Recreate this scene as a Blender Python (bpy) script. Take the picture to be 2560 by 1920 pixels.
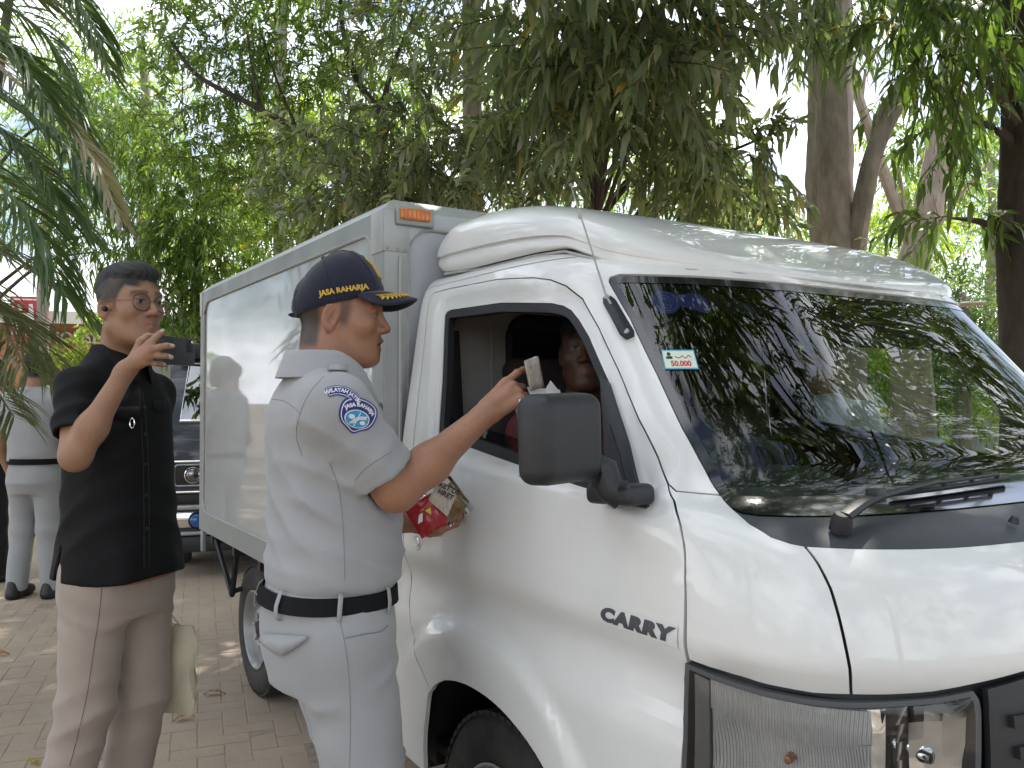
import bpy, bmesh, math, random
import numpy as np
from mathutils import Vector, Matrix, Quaternion
from mathutils.geometry import delaunay_2d_cdt
from mathutils.bvhtree import BVHTree
for o in list(bpy.data.objects): bpy.data.objects.remove(o)
sc = bpy.context.scene
R = math.radians
# ------------------------------------------------------------------ camera
cam_d = bpy.data.cameras.new('camera'); cam = bpy.data.objects.new('camera', cam_d); sc.collection.objects.link(cam)
FPX, HORIZON, CAM_H = 2141.0, 1004.0, 1.355
cam_d.sensor_width = 36.0; cam_d.lens = 36.0*FPX/2560.0; cam_d.clip_start = .02; cam_d.clip_end = 2000
PITCH = math.atan((HORIZON-960)/FPX)
cam.location = (0, 0, CAM_H); cam.rotation_euler = (math.pi/2+PITCH, 0, 0)
sc.camera = cam
sc.render.resolution_x, sc.render.resolution_y = 1024, 768
# ------------------------------------------------------------------ sky, sun, exposure
SUN_EL, SUN_AZ = R(58), R(24)          # azimuth measured from +Y towards +X
wd = bpy.data.worlds.new('World'); sc.world = wd; wd.use_nodes = True
nt = wd.node_tree; nt.nodes.clear()
wo = nt.nodes.new('ShaderNodeOutputWorld'); wb = nt.nodes.new('ShaderNodeBackground')
sky = nt.nodes.new('ShaderNodeTexSky'); sky.sky_type = 'NISHITA'; sky.sun_disc = False
sky.sun_elevation = SUN_EL; sky.sun_rotation = SUN_AZ; sky.air_density = 1.0; sky.dust_density = 2.0; sky.ozone_density = 1.0
tc = nt.nodes.new('ShaderNodeTexCoord'); mp = nt.nodes.new('ShaderNodeMapping'); mp.inputs['Scale'].default_value = (1, 1, 2.2)
ns = nt.nodes.new('ShaderNodeTexNoise'); ns.inputs['Scale'].default_value = 2.6; ns.inputs['Detail'].default_value = 7; ns.inputs['Roughness'].default_value = .58
rp = nt.nodes.new('ShaderNodeValToRGB'); rp.color_ramp.elements[0].position = .42; rp.color_ramp.elements[1].position = .60
mx = nt.nodes.new('ShaderNodeMixRGB'); mx.inputs[2].default_value = (13.0, 13.4, 14.2, 1)   # broken bright cloud
nt.links.new(tc.outputs['Generated'], mp.inputs[0]); nt.links.new(mp.outputs[0], ns.inputs['Vector']); nt.links.new(ns.outputs['Fac'], rp.inputs[0])
nt.links.new(rp.outputs[0], mx.inputs[0]); nt.links.new(sky.outputs[0], mx.inputs[1]); nt.links.new(mx.outputs[0], wb.inputs[0]); nt.links.new(wb.outputs[0], wo.inputs[0])
wb.inputs[1].default_value = 0.14
sun_d = bpy.data.lights.new('sun', 'SUN'); sun_d.energy = 5.0; sun_d.angle = R(.55); sun_d.color = (1.0, .95, .86)
sun = bpy.data.objects.new('sun', sun_d); sc.collection.objects.link(sun)
sdir = Vector((math.sin(SUN_AZ)*math.cos(SUN_EL), math.cos(SUN_AZ)*math.cos(SUN_EL), math.sin(SUN_EL)))
sun.rotation_euler = (-sdir).to_track_quat('-Z', 'Y').to_euler(); sun.location = (3, 6, 12)
vs = sc.view_settings; vs.view_transform = 'Standard'; vs.look = 'None'; vs.gamma = 1.0; vs.exposure = 0.62
sc.render.engine = 'CYCLES'; cy = sc.cycles; cy.use_denoising = True; cy.max_bounces = 7; cy.transparent_max_bounces = 12
cy.diffuse_bounces = 3; cy.glossy_bounces = 3; cy.transmission_bounces = 5; cy.caustics_reflective = False; cy.caustics_refractive = False
cy.sample_clamp_indirect = 6
# ------------------------------------------------------------------ helpers
COL = sc.collection
rng = np.random.default_rng(7); random.seed(7)
def at(px, py, depth):
    """world point seen at photo pixel (2560 wide) at a given distance along +Y"""
    a = (px-1280)/FPX; b = -(py-960)/FPX
    v = Vector((a, math.cos(PITCH)-b*math.sin(PITCH), b*math.cos(PITCH)+math.sin(PITCH)))
    return Vector((0, 0, CAM_H))+v*(depth/v.y)
def AD(x, y, depth): return at(x*1.15732, y*1.15732, depth)
def tag(o, label=None, cat=None, group=None, kind=None):
    if label: o['label'] = label
    if cat: o['category'] = cat
    if group: o['group'] = group
    if kind: o['kind'] = kind
    return o
def empty(name, loc=(0, 0, 0), rz=0, label=None, cat=None, group=None):
    o = bpy.data.objects.new(name, None); COL.objects.link(o); o.location = loc; o.rotation_euler = (0, 0, rz); o.empty_display_size = .1
    return tag(o, label, cat, group)
def link(name, me, mat=None, parent=None):
    o = bpy.data.objects.new(name, me); COL.objects.link(o)
    if mat is not None and len(me.materials) == 0: me.materials.append(mat)
    if parent is not None: o.parent = parent
    return o
def np_mesh(name, V, F3=None, F4=None, smooth=True, mats=None, midx=None):
    """fast mesh from numpy triangles and / or quads"""
    me = bpy.data.meshes.new(name); V = np.asarray(V, np.float32)
    loops = []; starts = []; n = 0
    if F4 is not None and len(F4): F4 = np.asarray(F4, np.int32); loops.append(F4.ravel()); starts.append(np.arange(len(F4))*4); n = len(F4)*4
    if F3 is not None and len(F3): F3 = np.asarray(F3, np.int32); loops.append(F3.ravel()); starts.append(n+np.arange(len(F3))*3)
    loops = np.concatenate(loops).astype(np.int32); starts = np.concatenate(starts).astype(np.int32)
    me.vertices.add(len(V)); me.vertices.foreach_set('co', V.ravel())
    me.loops.add(len(loops)); me.loops.foreach_set('vertex_index', loops)
    me.polygons.add(len(starts)); me.polygons.foreach_set('loop_start', starts)
    me.update(calc_edges=True); me.validate()
    me.polygons.foreach_set('use_smooth', np.full(len(me.polygons), smooth))
    if mats:
        for m in mats: me.materials.append(m)
    if midx is not None: me.polygons.foreach_set('material_index', np.asarray(midx, np.int32))
    me.update()
    return me
def set_col(me, C, name='col'):
    a = me.color_attributes.new(name, 'FLOAT_COLOR', 'POINT'); C = np.asarray(C, np.float32)
    if C.shape[1] == 3: C = np.concatenate([C, np.ones((len(C), 1), np.float32)], 1)
    a.data.foreach_set('color', C.ravel())
class MB:
    """collects shapes of one part"""
    def __init__(s): s.v = []; s.f = []; s.mi = []
    def add(s, vs, fs, m=0):
        k = len(s.v); s.v += [tuple(v) for v in vs]; s.f += [tuple(i+k for i in f) for f in fs]; s.mi += [m]*len(fs); return s
    def box(s, x0, x1, y0, y1, z0, z1, M=None, m=0):
        vs = [Vector((x, y, z)) for x in (x0, x1) for y in (y0, y1) for z in (z0, z1)]
        if M is not None: vs = [M @ v for v in vs]
        return s.add(vs, [(0, 1, 3, 2), (4, 6, 7, 5), (0, 4, 5, 1), (2, 3, 7, 6), (0, 2, 6, 4), (1, 5, 7, 3)], m)
    def tube(s, pts, rad, n=10, m=0, cap=True, closed=False, flat=1.0, up=(0, 0, 1)):
        pts = [Vector(p) for p in pts]; rs = rad if hasattr(rad, '__len__') else [rad]*len(pts); rings = []
        for i, p in enumerate(pts):
            if closed: t = pts[(i+1) % len(pts)]-pts[i-1]
            else: t = pts[min(i+1, len(pts)-1)]-pts[max(i-1, 0)]
            t = t.normalized() if t.length > 1e-9 else Vector((0, 0, 1))
            u = Vector(up); 
            if abs(t.dot(u)) > .96: u = Vector((1, 0, 0))
            a = t.cross(u).normalized(); b = a.cross(t)
            rings.append([p+(a*math.cos(2*math.pi*k/n)+b*math.sin(2*math.pi*k/n)*flat)*rs[i] for k in range(n)])
        vs = [v for r in rings for v in r]; fs = []; L = len(rings)
        for i in range(L if closed else L-1):
            j = (i+1) % L
            for k in range(n): fs.append((i*n+k, i*n+(k+1) % n, j*n+(k+1) % n, j*n+k))
        if cap and not closed: fs += [tuple(range(n-1, -1, -1)), tuple((L-1)*n+k for k in range(n))]
        return s.add(vs, fs, m)
    def lathe(s, prof, n=24, M=None, m=0, close=False, a0=0, a1=2*math.pi):
        """prof: (radius, height along local z)"""
        full = abs(a1-a0-2*math.pi) < 1e-6; nn = n if full else n+1; vs = []
        for r, h in prof:
            for k in range(nn):
                a = a0+(a1-a0)*k/n; v = Vector((r*math.cos(a), r*math.sin(a), h)); vs.append(M @ v if M is not None else v)
        fs = []; L = len(prof)
        for i in range(L if close else L-1):
            j = (i+1) % L
            for k in range(n if full else nn-1): fs.append((i*nn+k, i*nn+(k+1) % nn, j*nn+(k+1) % nn, j*nn+k))
        return s.add(vs, fs, m)
    def loft(s, rings, m=0, closed=True, cap0=False, cap1=False):
        n = len(rings[0]); vs = [v for r in rings for v in r]; fs = []
        for i in range(len(rings)-1):
            for k in range(n if closed else n-1): fs.append((i*n+k, i*n+(k+1) % n, (i+1)*n+(k+1) % n, (i+1)*n+k))
        if cap0: fs.append(tuple(range(n-1, -1, -1)))
        if cap1: fs.append(tuple((len(rings)-1)*n+k for k in range(n)))
        return s.add(vs, fs, m)
    def mesh(s, name, mats=None, smooth=True, sharp=None, bevel=0, seg=2):
        me = bpy.data.meshes.new(name); me.from_pydata(s.v, [], s.f)
        bm = bmesh.new(); bm.from_mesh(me); bmesh.ops.remove_doubles(bm, verts=bm.verts, dist=1e-5)
        bmesh.ops.recalc_face_normals(bm, faces=bm.faces) 
        if bevel > 0:
            es = [e for e in bm.edges if len(e.link_faces) == 2 and e.calc_face_angle(0) > R(30)]
            bmesh.ops.bevel(bm, geom=es, offset=bevel, segments=seg, affect='EDGES', profile=.5, clamp_overlap=True)
        for f in bm.faces: f.smooth = smooth
        if smooth:
            for e in bm.edges:
                if len(e.link_faces) == 2 and e.calc_face_angle(0) > R(sharp if sharp else 40): e.smooth = False
        bm.to_mesh(me); bm.free()
        if mats:
            for x in (mats if isinstance(mats, (list, tuple)) else [mats]): me.materials.append(x)
            if len(me.materials) > 1 and bevel == 0 and len(me.polygons) == len(s.mi): me.polygons.foreach_set('material_index', s.mi)
        me.update(); return me
    def build(s, name, mat, parent=None, **k):
        return link(name, s.mesh(name, mat, **k), None, parent)
# ------------------------------------------------------------------ materials
def mat(name, col=(.5, .5, .5), rough=.5, metal=0, spec=.5, coat=0, coat_rough=.05, noise=0, nscale=8, bump=0, bscale=60, detail=4, col2=None, trans=0, emit=None, estr=0, vcol=None, alpha=1, sheen=0, sub=0, stretch=(1, 1, 1), rvar=0):
    m = bpy.data.materials.new(name); m.use_nodes = True; n = m.node_tree.nodes; L = m.node_tree.links; p = n['Principled BSDF']
    p.inputs['Base Color'].default_value = (*col, 1); p.inputs['Roughness'].default_value = rough; p.inputs['Metallic'].default_value = metal
    p.inputs['Specular IOR Level'].default_value = spec; p.inputs['Coat Weight'].default_value = coat; p.inputs['Coat Roughness'].default_value = coat_rough
    p.inputs['Transmission Weight'].default_value = trans; p.inputs['Alpha'].default_value = alpha; p.inputs['Sheen Weight'].default_value = sheen
    if sub: p.inputs['Subsurface Weight'].default_value = sub; p.inputs['Subsurface Radius'].default_value = (.012, .005, .003); p.inputs['Subsurface Scale'].default_value = 1
    if emit: p.inputs['Emission Color'].default_value = (*emit, 1); p.inputs['Emission Strength'].default_value = estr
    src = None
    if noise or bump or rvar:
        t = n.new('ShaderNodeTexCoord'); mpn = n.new('ShaderNodeMapping'); mpn.inputs['Scale'].default_value = stretch; L.new(t.outputs['Object'], mpn.inputs[0])
    if vcol:
        a = n.new('ShaderNodeVertexColor'); a.layer_name = vcol; src = a.outputs['Color']
    if noise:
        x = n.new('ShaderNodeTexNoise'); x.inputs['Scale'].default_value = nscale; x.inputs['Detail'].default_value = detail; x.inputs['Roughness'].default_value = .6; L.new(mpn.outputs[0], x.inputs['Vector'])
        rr = n.new('ShaderNodeValToRGB'); rr.color_ramp.elements[0].position = .3; rr.color_ramp.elements[1].position = .7; L.new(x.outputs['Fac'], rr.inputs[0])
        mxx = n.new('ShaderNodeMixRGB'); c2 = col2 or tuple(c*(1-noise) for c in col)
        L.new(rr.outputs[0], mxx.inputs[0])
        if src is not None:
            mul = n.new('ShaderNodeMixRGB'); mul.blend_type = 'MULTIPLY'; mul.inputs[0].default_value = 1
            rr.color_ramp.elements[0].color = (1-noise, 1-noise, 1-noise, 1); L.new(src, mul.inputs[1]); L.new(rr.outputs[0], mul.inputs[2]); src = mul.outputs[0]
        else:
            mxx.inputs[1].default_value = (*col, 1); mxx.inputs[2].default_value = (*c2, 1); src = mxx.outputs[0]
    if src is not None: L.new(src, p.inputs['Base Color'])
    if rvar:
        y = n.new('ShaderNodeTexNoise'); y.inputs['Scale'].default_value = nscale*1.7; y.inputs['Detail'].default_value = 5; L.new(mpn.outputs[0], y.inputs['Vector'])
        mr = n.new('ShaderNodeMapRange'); mr.inputs[1].default_value = .35; mr.inputs[2].default_value = .65; mr.inputs[3].default_value = rough; mr.inputs[4].default_value = rough+rvar
        L.new(y.outputs['Fac'], mr.inputs[0]); L.new(mr.outputs[0], p.inputs['Roughness'])
    if bump:
        w = n.new('ShaderNodeTexNoise'); w.inputs['Scale'].default_value = bscale; w.inputs['Detail'].default_value = 3; L.new(mpn.outputs[0], w.inputs['Vector'])
        b = n.new('ShaderNodeBump'); b.inputs['Strength'].default_value = bump; b.inputs['Distance'].default_value = .01; L.new(w.outputs['Fac'], b.inputs['Height']); L.new(b.outputs[0], p.inputs['Normal'])
    return m
def glass_mat(name, tint=(.8, .9, .85), gloss=1.0, ior=1.5, rough=0.0):
    """thin pane: tinted see-through plus a Fresnel reflection"""
    m = bpy.data.materials.new(name); m.use_nodes = True; n = m.node_tree.nodes; L = m.node_tree.links; n.clear()
    out = n.new('ShaderNodeOutputMaterial'); mixs = n.new('ShaderNodeMixShader'); tr = n.new('ShaderNodeBsdfTransparent'); gl = n.new('ShaderNodeBsdfGlossy'); fr = n.new('ShaderNodeFresnel')
    tr.inputs[0].default_value = (*tint, 1); gl.inputs['Roughness'].default_value = rough; gl.inputs['Color'].default_value = (gloss, gloss, gloss, 1); fr.inputs[0].default_value = ior
    L.new(fr.outputs[0], mixs.inputs[0]); L.new(tr.outputs[0], mixs.inputs[1]); L.new(gl.outputs[0], mixs.inputs[2]); L.new(mixs.outputs[0], out.inputs[0])
    return m
def text_mesh(name, body, size, mat_, depth=.0008, bold=0.0, align='CENTER', spacing=1.0, shear=0.0):
    c = bpy.data.curves.new(name, 'FONT'); c.body = body; c.size = size; c.extrude = depth; c.offset = bold; c.align_x = align; c.align_y = 'CENTER'; c.space_character = spacing; c.shear = shear; c.resolution_u = 3
    o = bpy.data.objects.new(name+'_tmp', c); COL.objects.link(o); bpy.context.view_layer.update()
    me = bpy.data.meshes.new_from_object(o.evaluated_get(bpy.context.evaluated_depsgraph_get())); bpy.data.objects.remove(o); bpy.data.curves.remove(c)
    me.materials.clear(); me.materials.append(mat_); me.name = name
    return me
def sstep(a, b, x): t = np.clip((x-a)/(b-a), 0, 1); return t*t*(3-2*t)
def unit(v): return v/np.maximum(np.linalg.norm(v, axis=-1, keepdims=True), 1e-9)
def spline(pts, n=8):
    P = [np.array(p, float) for p in pts]; P = [2*P[0]-P[1]]+P+[2*P[-1]-P[-2]]; out = []
    for i in range(1, len(P)-2):
        for k in range(n):
            t = k/n; out.append(.5*((2*P[i])+(-P[i-1]+P[i+1])*t+(2*P[i-1]-5*P[i]+4*P[i+1]-P[i+2])*t*t+(-P[i-1]+3*P[i]-3*P[i+1]+P[i+2])*t**3))
    return out+[P[-2]]
def Wp(x, y, z_): return np.array(AD(x, y, z_))
# ================================================================== the box truck: cab surface
# ---- cab surface: plan superellipse swept over a meridian profile (truck-local metres) ----
CAB_REAR=-.52
PROF=np.array([ # z, nose x, corner centre x, half width
 (.36,1.09,.45,.832),(.55,1.13,.45,.846),(.75,1.13,.45,.851),(.93,1.11,.45,.850),(1.02,1.09,.45,.843),(1.08,1.062,.44,.835),
 (1.12,1.025,.43,.828),(1.145,.965,.40,.823),(1.162,.895,.36,.818),(1.18,.83,.30,.812),(1.30,.73,.20,.795),(1.45,.605,.07,.772),
 (1.60,.48,-.08,.75),(1.66,.425,-.12,.738),(1.70,.37,-.2,.718),(1.728,.29,-.25,.68),(1.738,.2,-.3,.62)])
NEXP=3.5
def pchip(x,y,q):
    h=np.diff(x); s=np.diff(y)/h; m=np.zeros_like(y)
    for i in range(1,len(x)-1):
        if s[i-1]*s[i]>0:
            w1=2*h[i]+h[i-1]; w2=h[i]+2*h[i-1]; m[i]=(w1+w2)/(w1/s[i-1]+w2/s[i])
    m[0]=s[0]; m[-1]=s[-1]
    k=np.clip(np.searchsorted(x,q)-1,0,len(x)-2); t=(q-x[k])/h[k]
    return (y[k]*(1+2*t)*(1-t)**2+h[k]*m[k]*t*(1-t)**2+y[k+1]*t*t*(3-2*t)+h[k]*m[k+1]*t*t*(t-1))
TL=np.concatenate([[0],np.cumsum(np.hypot(np.diff(PROF[:,0]),.6*np.diff(PROF[:,1])))])
NT,NU=420,420
TT=np.linspace(0,TL[-1],NT)
def smooth(a,n=9):
    p=np.pad(a,(n,n),mode='edge'); k=np.hanning(2*n+3)[1:-1]; k/=k.sum(); return np.convolve(p,k,mode='valid')
RR=[smooth(pchip(TL,PROF[:,i],TT)) for i in range(4)]
ph=np.linspace(0,np.pi/2,500); ph=ph
e_=2/NEXP
TAB=np.zeros((NT,NU,3))
US=np.linspace(0,1,NU)
for i in range(NT):
    z,xn,xc,b=RR[0][i],RR[1][i],RR[2][i],RR[3][i]
    xs=np.concatenate([np.linspace(CAB_REAR,xc,60)[:-1], xc+(xn-xc)*np.sin(ph)**e_])
    ys=np.concatenate([np.full(59,-b), -b*np.cos(ph)**e_])
    L=np.concatenate([[0],np.cumsum(np.hypot(np.diff(xs),np.diff(ys)))])
    q=US*L[-1]
    TAB[i,:,0]=np.interp(q,L,xs); TAB[i,:,1]=np.interp(q,L,ys); TAB[i,:,2]=z
ULEN=1.9
def S(U,T):
    """U in metres-ish 0..ULEN (near side rear -> nose centre), ULEN..2ULEN the far side mirrored; T profile length"""
    U=np.asarray(U,float); T=np.asarray(T,float)
    far=U>ULEN; u=np.where(far,2*ULEN-U,U)/ULEN
    a=np.clip(u,0,1)*(NU-1); b=np.clip(T/TL[-1],0,1)*(NT-1)
    i=np.minimum(a.astype(int),NU-2); j=np.minimum(b.astype(int),NT-2); fa=(a-i)[:,None]; fb=(b-j)[:,None]
    P=(TAB[j,i]*(1-fa)+TAB[j,i+1]*fa)*(1-fb)+(TAB[j+1,i]*(1-fa)+TAB[j+1,i+1]*fa)*fb
    P=P.copy(); P[:,1]=np.where(far,-P[:,1],P[:,1]); return P
def T_of_z(z): return np.interp(z,RR[0],TT)
def UT_xz(x,z):
    """near-side point from x,z"""
    T=T_of_z(z); j=int(round(T/TL[-1]*(NT-1))); row=TAB[j]; return float(np.interp(x,row[:,0],US)*ULEN),float(T)
def UT_yz(y,z):
    T=T_of_z(z); j=int(round(T/TL[-1]*(NT-1))); row=TAB[j]; k=row[:,1]; 
    return float(np.interp(-abs(y),k[-300:],US[-300:])*ULEN) if y<=0 else 2*ULEN-float(np.interp(-abs(y),k[-300:],US[-300:])*ULEN),float(T)
# ------------------------------------------------------------------ truck materials
M_WHITE = mat('white_car_paint', (.73, .728, .705), rough=.34, coat=.9, coat_rough=.03, noise=.06, nscale=5, detail=9, rvar=.12)
M_BLK = mat('black_plastic', (.019, .021, .024), rough=.48, bump=.05, bscale=400, noise=.25, nscale=14)
M_COWL = mat('grey_black_cowl_plastic', (.055, .06, .068), rough=.5, bump=.04, bscale=500, noise=.2, nscale=9)
M_RUB = mat('rubber_seal', (.012, .012, .014), rough=.6)
M_TYRE = mat('tyre_rubber', (.022, .022, .023), rough=.75, noise=.35, nscale=12, bump=.15, bscale=90, col2=(.05, .046, .04))
M_STEEL = mat('painted_steel_rim', (.42, .42, .41), rough=.35, metal=.55, noise=.25, nscale=14, rvar=.2)
M_DARKST = mat('black_chassis_steel', (.018, .018, .02), rough=.55, noise=.3, nscale=9)
M_CHROME = mat('chrome', (.82, .82, .83), rough=.08, metal=1)
M_BOXP = mat('box_panel_sheet', (.40, .42, .415), rough=.30, coat=.85, coat_rough=.035, noise=.10, nscale=1.6, detail=8, rvar=.25, stretch=(1, 1, 2.2))
M_BOXF = mat('box_front_sheet', (.52, .54, .58), rough=.38, noise=.10, nscale=4, rvar=.15)
M_ALU = mat('aluminium_trim', (.34, .36, .355), rough=.42, metal=.35, noise=.18, nscale=5, stretch=(1, 1, 1), rvar=.15)
M_ALU2 = mat('aluminium_corner_cap', (.42, .43, .42), rough=.40, metal=.3, noise=.15, nscale=9)
M_SEAL = mat('sealant_bead', (.46, .46, .44), rough=.6, noise=.3, nscale=30)
M_ORANGE = mat('orange_lamp_lens', (.72, .20, .015), rough=.25, coat=.6, noise=.25, nscale=30)
M_GLASS = glass_mat('windscreen_glass', (.78, .88, .83), 1.0, 1.62)
M_GLASSC = glass_mat('side_glass', (.40, .44, .43), 1.0, 1.5)
M_TINT = glass_mat('dark_sun_strip', (.05, .055, .085), .35, 1.3)
M_LENS = glass_mat('lamp_lens', (.95, .96, .96), 1.0, 1.5)
M_FRIT = mat('windscreen_black_border', (.006, .007, .012), rough=.12, coat=.6)
M_TRIMG = mat('cab_lining_beige', (.42, .40, .37), rough=.7, noise=.15, nscale=6)
M_TRIMD = mat('cab_trim_dark', (.05, .048, .05), rough=.6, noise=.2, nscale=9)
M_DASH = mat('dashboard_grey', (.42, .46, .44), rough=.6, noise=.12, nscale=8)
M_SEATF = mat('seat_fabric', (.07, .05, .05), rough=.85, noise=.3, nscale=20)
M_DECAL = mat('dark_grey_decal', (.06, .065, .075), rough=.35)
M_DECALB = mat('clear_decal_backing', (.69, .69, .67), rough=.3, coat=.3)
M_AMBER = mat('amber_bulb', (.30, .085, .015), rough=.2, coat=.6)
def flute_mat():
    m = mat('fluted_clear_plastic', (.74, .74, .73), rough=.20, metal=.30); n = m.node_tree.nodes; L = m.node_tree.links
    t = n.new('ShaderNodeTexCoord'); w = n.new('ShaderNodeTexWave'); w.wave_type = 'BANDS'; w.bands_direction = 'X'; w.inputs['Scale'].default_value = 70; w.inputs['Distortion'].default_value = 0
    b = n.new('ShaderNodeBump'); b.inputs['Strength'].default_value = .9; b.inputs['Distance'].default_value = .003
    L.new(t.outputs['Object'], w.inputs['Vector']); L.new(w.outputs['Fac'], b.inputs['Height']); L.new(b.outputs[0], n['Principled BSDF'].inputs['Normal']); return m
M_FLUTE = flute_mat()
TYAW = R(32.5)
truck = empty('box_truck', (.6332, 2.5137, 0), math.atan2(-math.cos(TYAW), math.sin(TYAW)), 'white light box truck with open driver window and grey cargo box, foremost in the picture', 'truck')
UMAX = 2*ULEN
# ------------------------------------------------------------------ panels cut from the cab surface
def inpoly(P, poly):
    x, y = P[:, 0], P[:, 1]; c = np.zeros(len(P), bool); q = np.asarray(poly); j = len(q)-1
    for i in range(len(q)):
        xi, yi = q[i]; xj, yj = q[j]
        if yi != yj: c ^= ((yi > y) != (yj > y)) & (x < (xj-xi)*(y-yi)/(yj-yi)+xi)
        j = i
    return c
def resample(poly, h):
    out = []
    for i in range(len(poly)):
        a = np.array(poly[i], float); b = np.array(poly[(i+1) % len(poly)], float); n = max(1, int(math.ceil(np.linalg.norm(b-a)/h)))
        out += [a+(b-a)*k/n for k in range(n)]
    return np.array(out)
def chaikin(poly, n=1, keep=()):
    for _ in range(n):
        out = []
        for i in range(len(poly)):
            a = np.array(poly[i], float); b = np.array(poly[(i+1) % len(poly)], float); out += [a*.75+b*.25, a*.25+b*.75]
        poly = out
    return [tuple(p) for p in poly]
def area(poly): q = np.asarray(poly); return .5*np.sum(q[:, 0]*np.roll(q[:, 1], -1)-np.roll(q[:, 0], -1)*q[:, 1])
def inset(poly, d):
    q = np.asarray(poly, float); s = 1 if area(q) > 0 else -1; a = np.roll(q, 1, 0); b = np.roll(q, -1, 0)
    e1 = q-a; e2 = b-q; e1 /= np.linalg.norm(e1, axis=1)[:, None]+1e-9; e2 /= np.linalg.norm(e2, axis=1)[:, None]+1e-9
    n1 = np.stack([-e1[:, 1], e1[:, 0]], 1)*s; n2 = np.stack([-e2[:, 1], e2[:, 0]], 1)*s; m = n1+n2; m /= (np.sum(m*m, 1)/2)[:, None].clip(.5)
    return q+m*d
def segdist(P, loop):
    a = np.asarray(loop); b = np.roll(a, -1, 0); best = np.full(len(P), 9.)
    for p, q in zip(a, b):
        v = q-p; t = np.clip(((P-p)@v)/(v@v+1e-12), 0, 1); best = np.minimum(best, np.linalg.norm(P-p-t[:, None]*v, axis=1))
    return best
def cut(poly, holes, h):
    loops = [resample(poly, h)]+[resample(q, h) for q in holes]
    lo = loops[0].min(0); hi = loops[0].max(0)
    gx, gy = np.meshgrid(np.arange(lo[0], hi[0], h), np.arange(lo[1], hi[1], h)); gx[1::2] += h/2
    G = np.stack([gx.ravel(), gy.ravel()], 1); k = inpoly(G, loops[0])
    for q in loops[1:]: k &= ~inpoly(G, q)
    G = G[k]; dist = np.full(len(G), 9.)
    for q in loops: dist = np.minimum(dist, segdist(G, q))
    G = G[dist > .45*h]
    pts = np.concatenate(loops+[G]); edges = []; o = 0
    for q in loops: n = len(q); edges += [(o+i, o+(i+1) % n) for i in range(n)]; o += n
    r = delaunay_2d_cdt([Vector(p) for p in pts], edges, [], 0, 1e-7)
    P = np.array([tuple(v) for v in r[0]]); Tm = np.array([f for f in r[2]])
    c = P[Tm].mean(1); k = inpoly(c, loops[0])
    for q in loops[1:]: k &= ~inpoly(c, q)
    return P, Tm[k]
WIN_XZ = None
def sdf_poly_xz(x, z, poly):
    P = np.stack([x, z], 1); d = segdist(P, poly); return np.where(inpoly(P, poly), -d, d)
WINUT = [(.177, 1.374), (.190, 1.384), (.218, 1.388), (.54, 1.381), (.80, 1.357), (.845, 1.347), (.873, 1.333), (.897, 1.305), (.923, 1.261), (.966, 1.145), (.993, 1.005), (1.003, .917), (1.0, .87), (.99, .853), (.965, .856), (.857, .899), (.634, .94), (.225, .998), (.205, 1.008), (.198, 1.165)]
def disp(U, T, P):
    """relief of the door side: waist crease, wheel-arch flare, window step"""
    Un = np.where(U > ULEN, UMAX-U, U); x, z = P[:, 0], P[:, 2]; d = np.zeros(len(U))
    side = sstep(.83, .60, x)
    d -= .022*sstep(.946, .872, z)*sstep(.74, .868, z)*(.25+.75*sstep(1.0, .6, x))
    r = np.hypot((x+.0)/1.06, (z-.31)/1.02); d += .014*sstep(.505, .478, r)*side*(z > .25); d -= .012*sstep(.945, .905, z)*sstep(.70, .80, x)*(z > .80)
    w = segdist(np.stack([Un, T], 1), WINUT); d -= .010*sstep(.052, .030, w)*(Un < 1.09)
    d += .010*np.exp(-((x-.60)/.10)**2-((z-1.13)/.05)**2)
    d += .004*sstep(.40, .62, T)*0
    return d
def surf_pts(U, T, off=0., relief=True):
    e = 2e-3; P = S(U, T); 
    Pu = S(np.clip(U+e, 0, UMAX), T)-S(np.clip(U-e, 0, UMAX), T); Pt = S(U, np.clip(T+e, 0, TL[-1]))-S(U, np.clip(T-e, 0, TL[-1]))
    N = np.cross(Pu, Pt); N /= np.linalg.norm(N, axis=1)[:, None]+1e-12
    if relief: off = off+disp(U, T, P)
    return P+N*(off[:, None] if np.ndim(off) else off), N
def panel(name, poly, mt, parent=truck, holes=(), h=.02, off=0., gap=.0021, skirt=.012, soft=.0012, relief=True, far=False, thick=0):
    poly = inset(poly, gap) if gap else np.asarray(poly); hs = [inset(q, -gap) for q in holes]
    if far: poly = np.array([(UMAX-a, b) for a, b in poly]); hs = [np.array([(UMAX-a, b) for a, b in q]) for q in hs]
    P, Tm = cut(poly, hs, h); U, T = P[:, 0], P[:, 1]
    V, N = surf_pts(U, T, off, relief)
    e = np.concatenate([Tm[:, [0, 1]], Tm[:, [1, 2]], Tm[:, [2, 0]]]); key = np.sort(e, 1); uq, idx, cnt = np.unique(key, axis=0, return_index=True, return_counts=True)
    be = e[idx[cnt == 1]]; bv = np.unique(be)
    if soft: V[bv] -= N[bv]*soft
    F4 = None
    if skirt:
        mp_ = -np.ones(len(V), int); mp_[bv] = len(V)+np.arange(len(bv)); V2 = V[bv]-N[bv]*skirt; V = np.concatenate([V, V2])
        F4 = np.stack([be[:, 1], be[:, 0], mp_[be[:, 0]], mp_[be[:, 1]]], 1)
    me = np_mesh(name, V, Tm, F4, True)
    bm = bmesh.new(); bm.from_mesh(me)
    for ed in bm.edges:
        if len(ed.link_faces) == 2 and ed.calc_face_angle(0) > R(50): ed.smooth = False
    bm.to_mesh(me); bm.free()
    return link(name, me, mt, parent)
def xz(x, z): return UT_xz(x, z)
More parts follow.
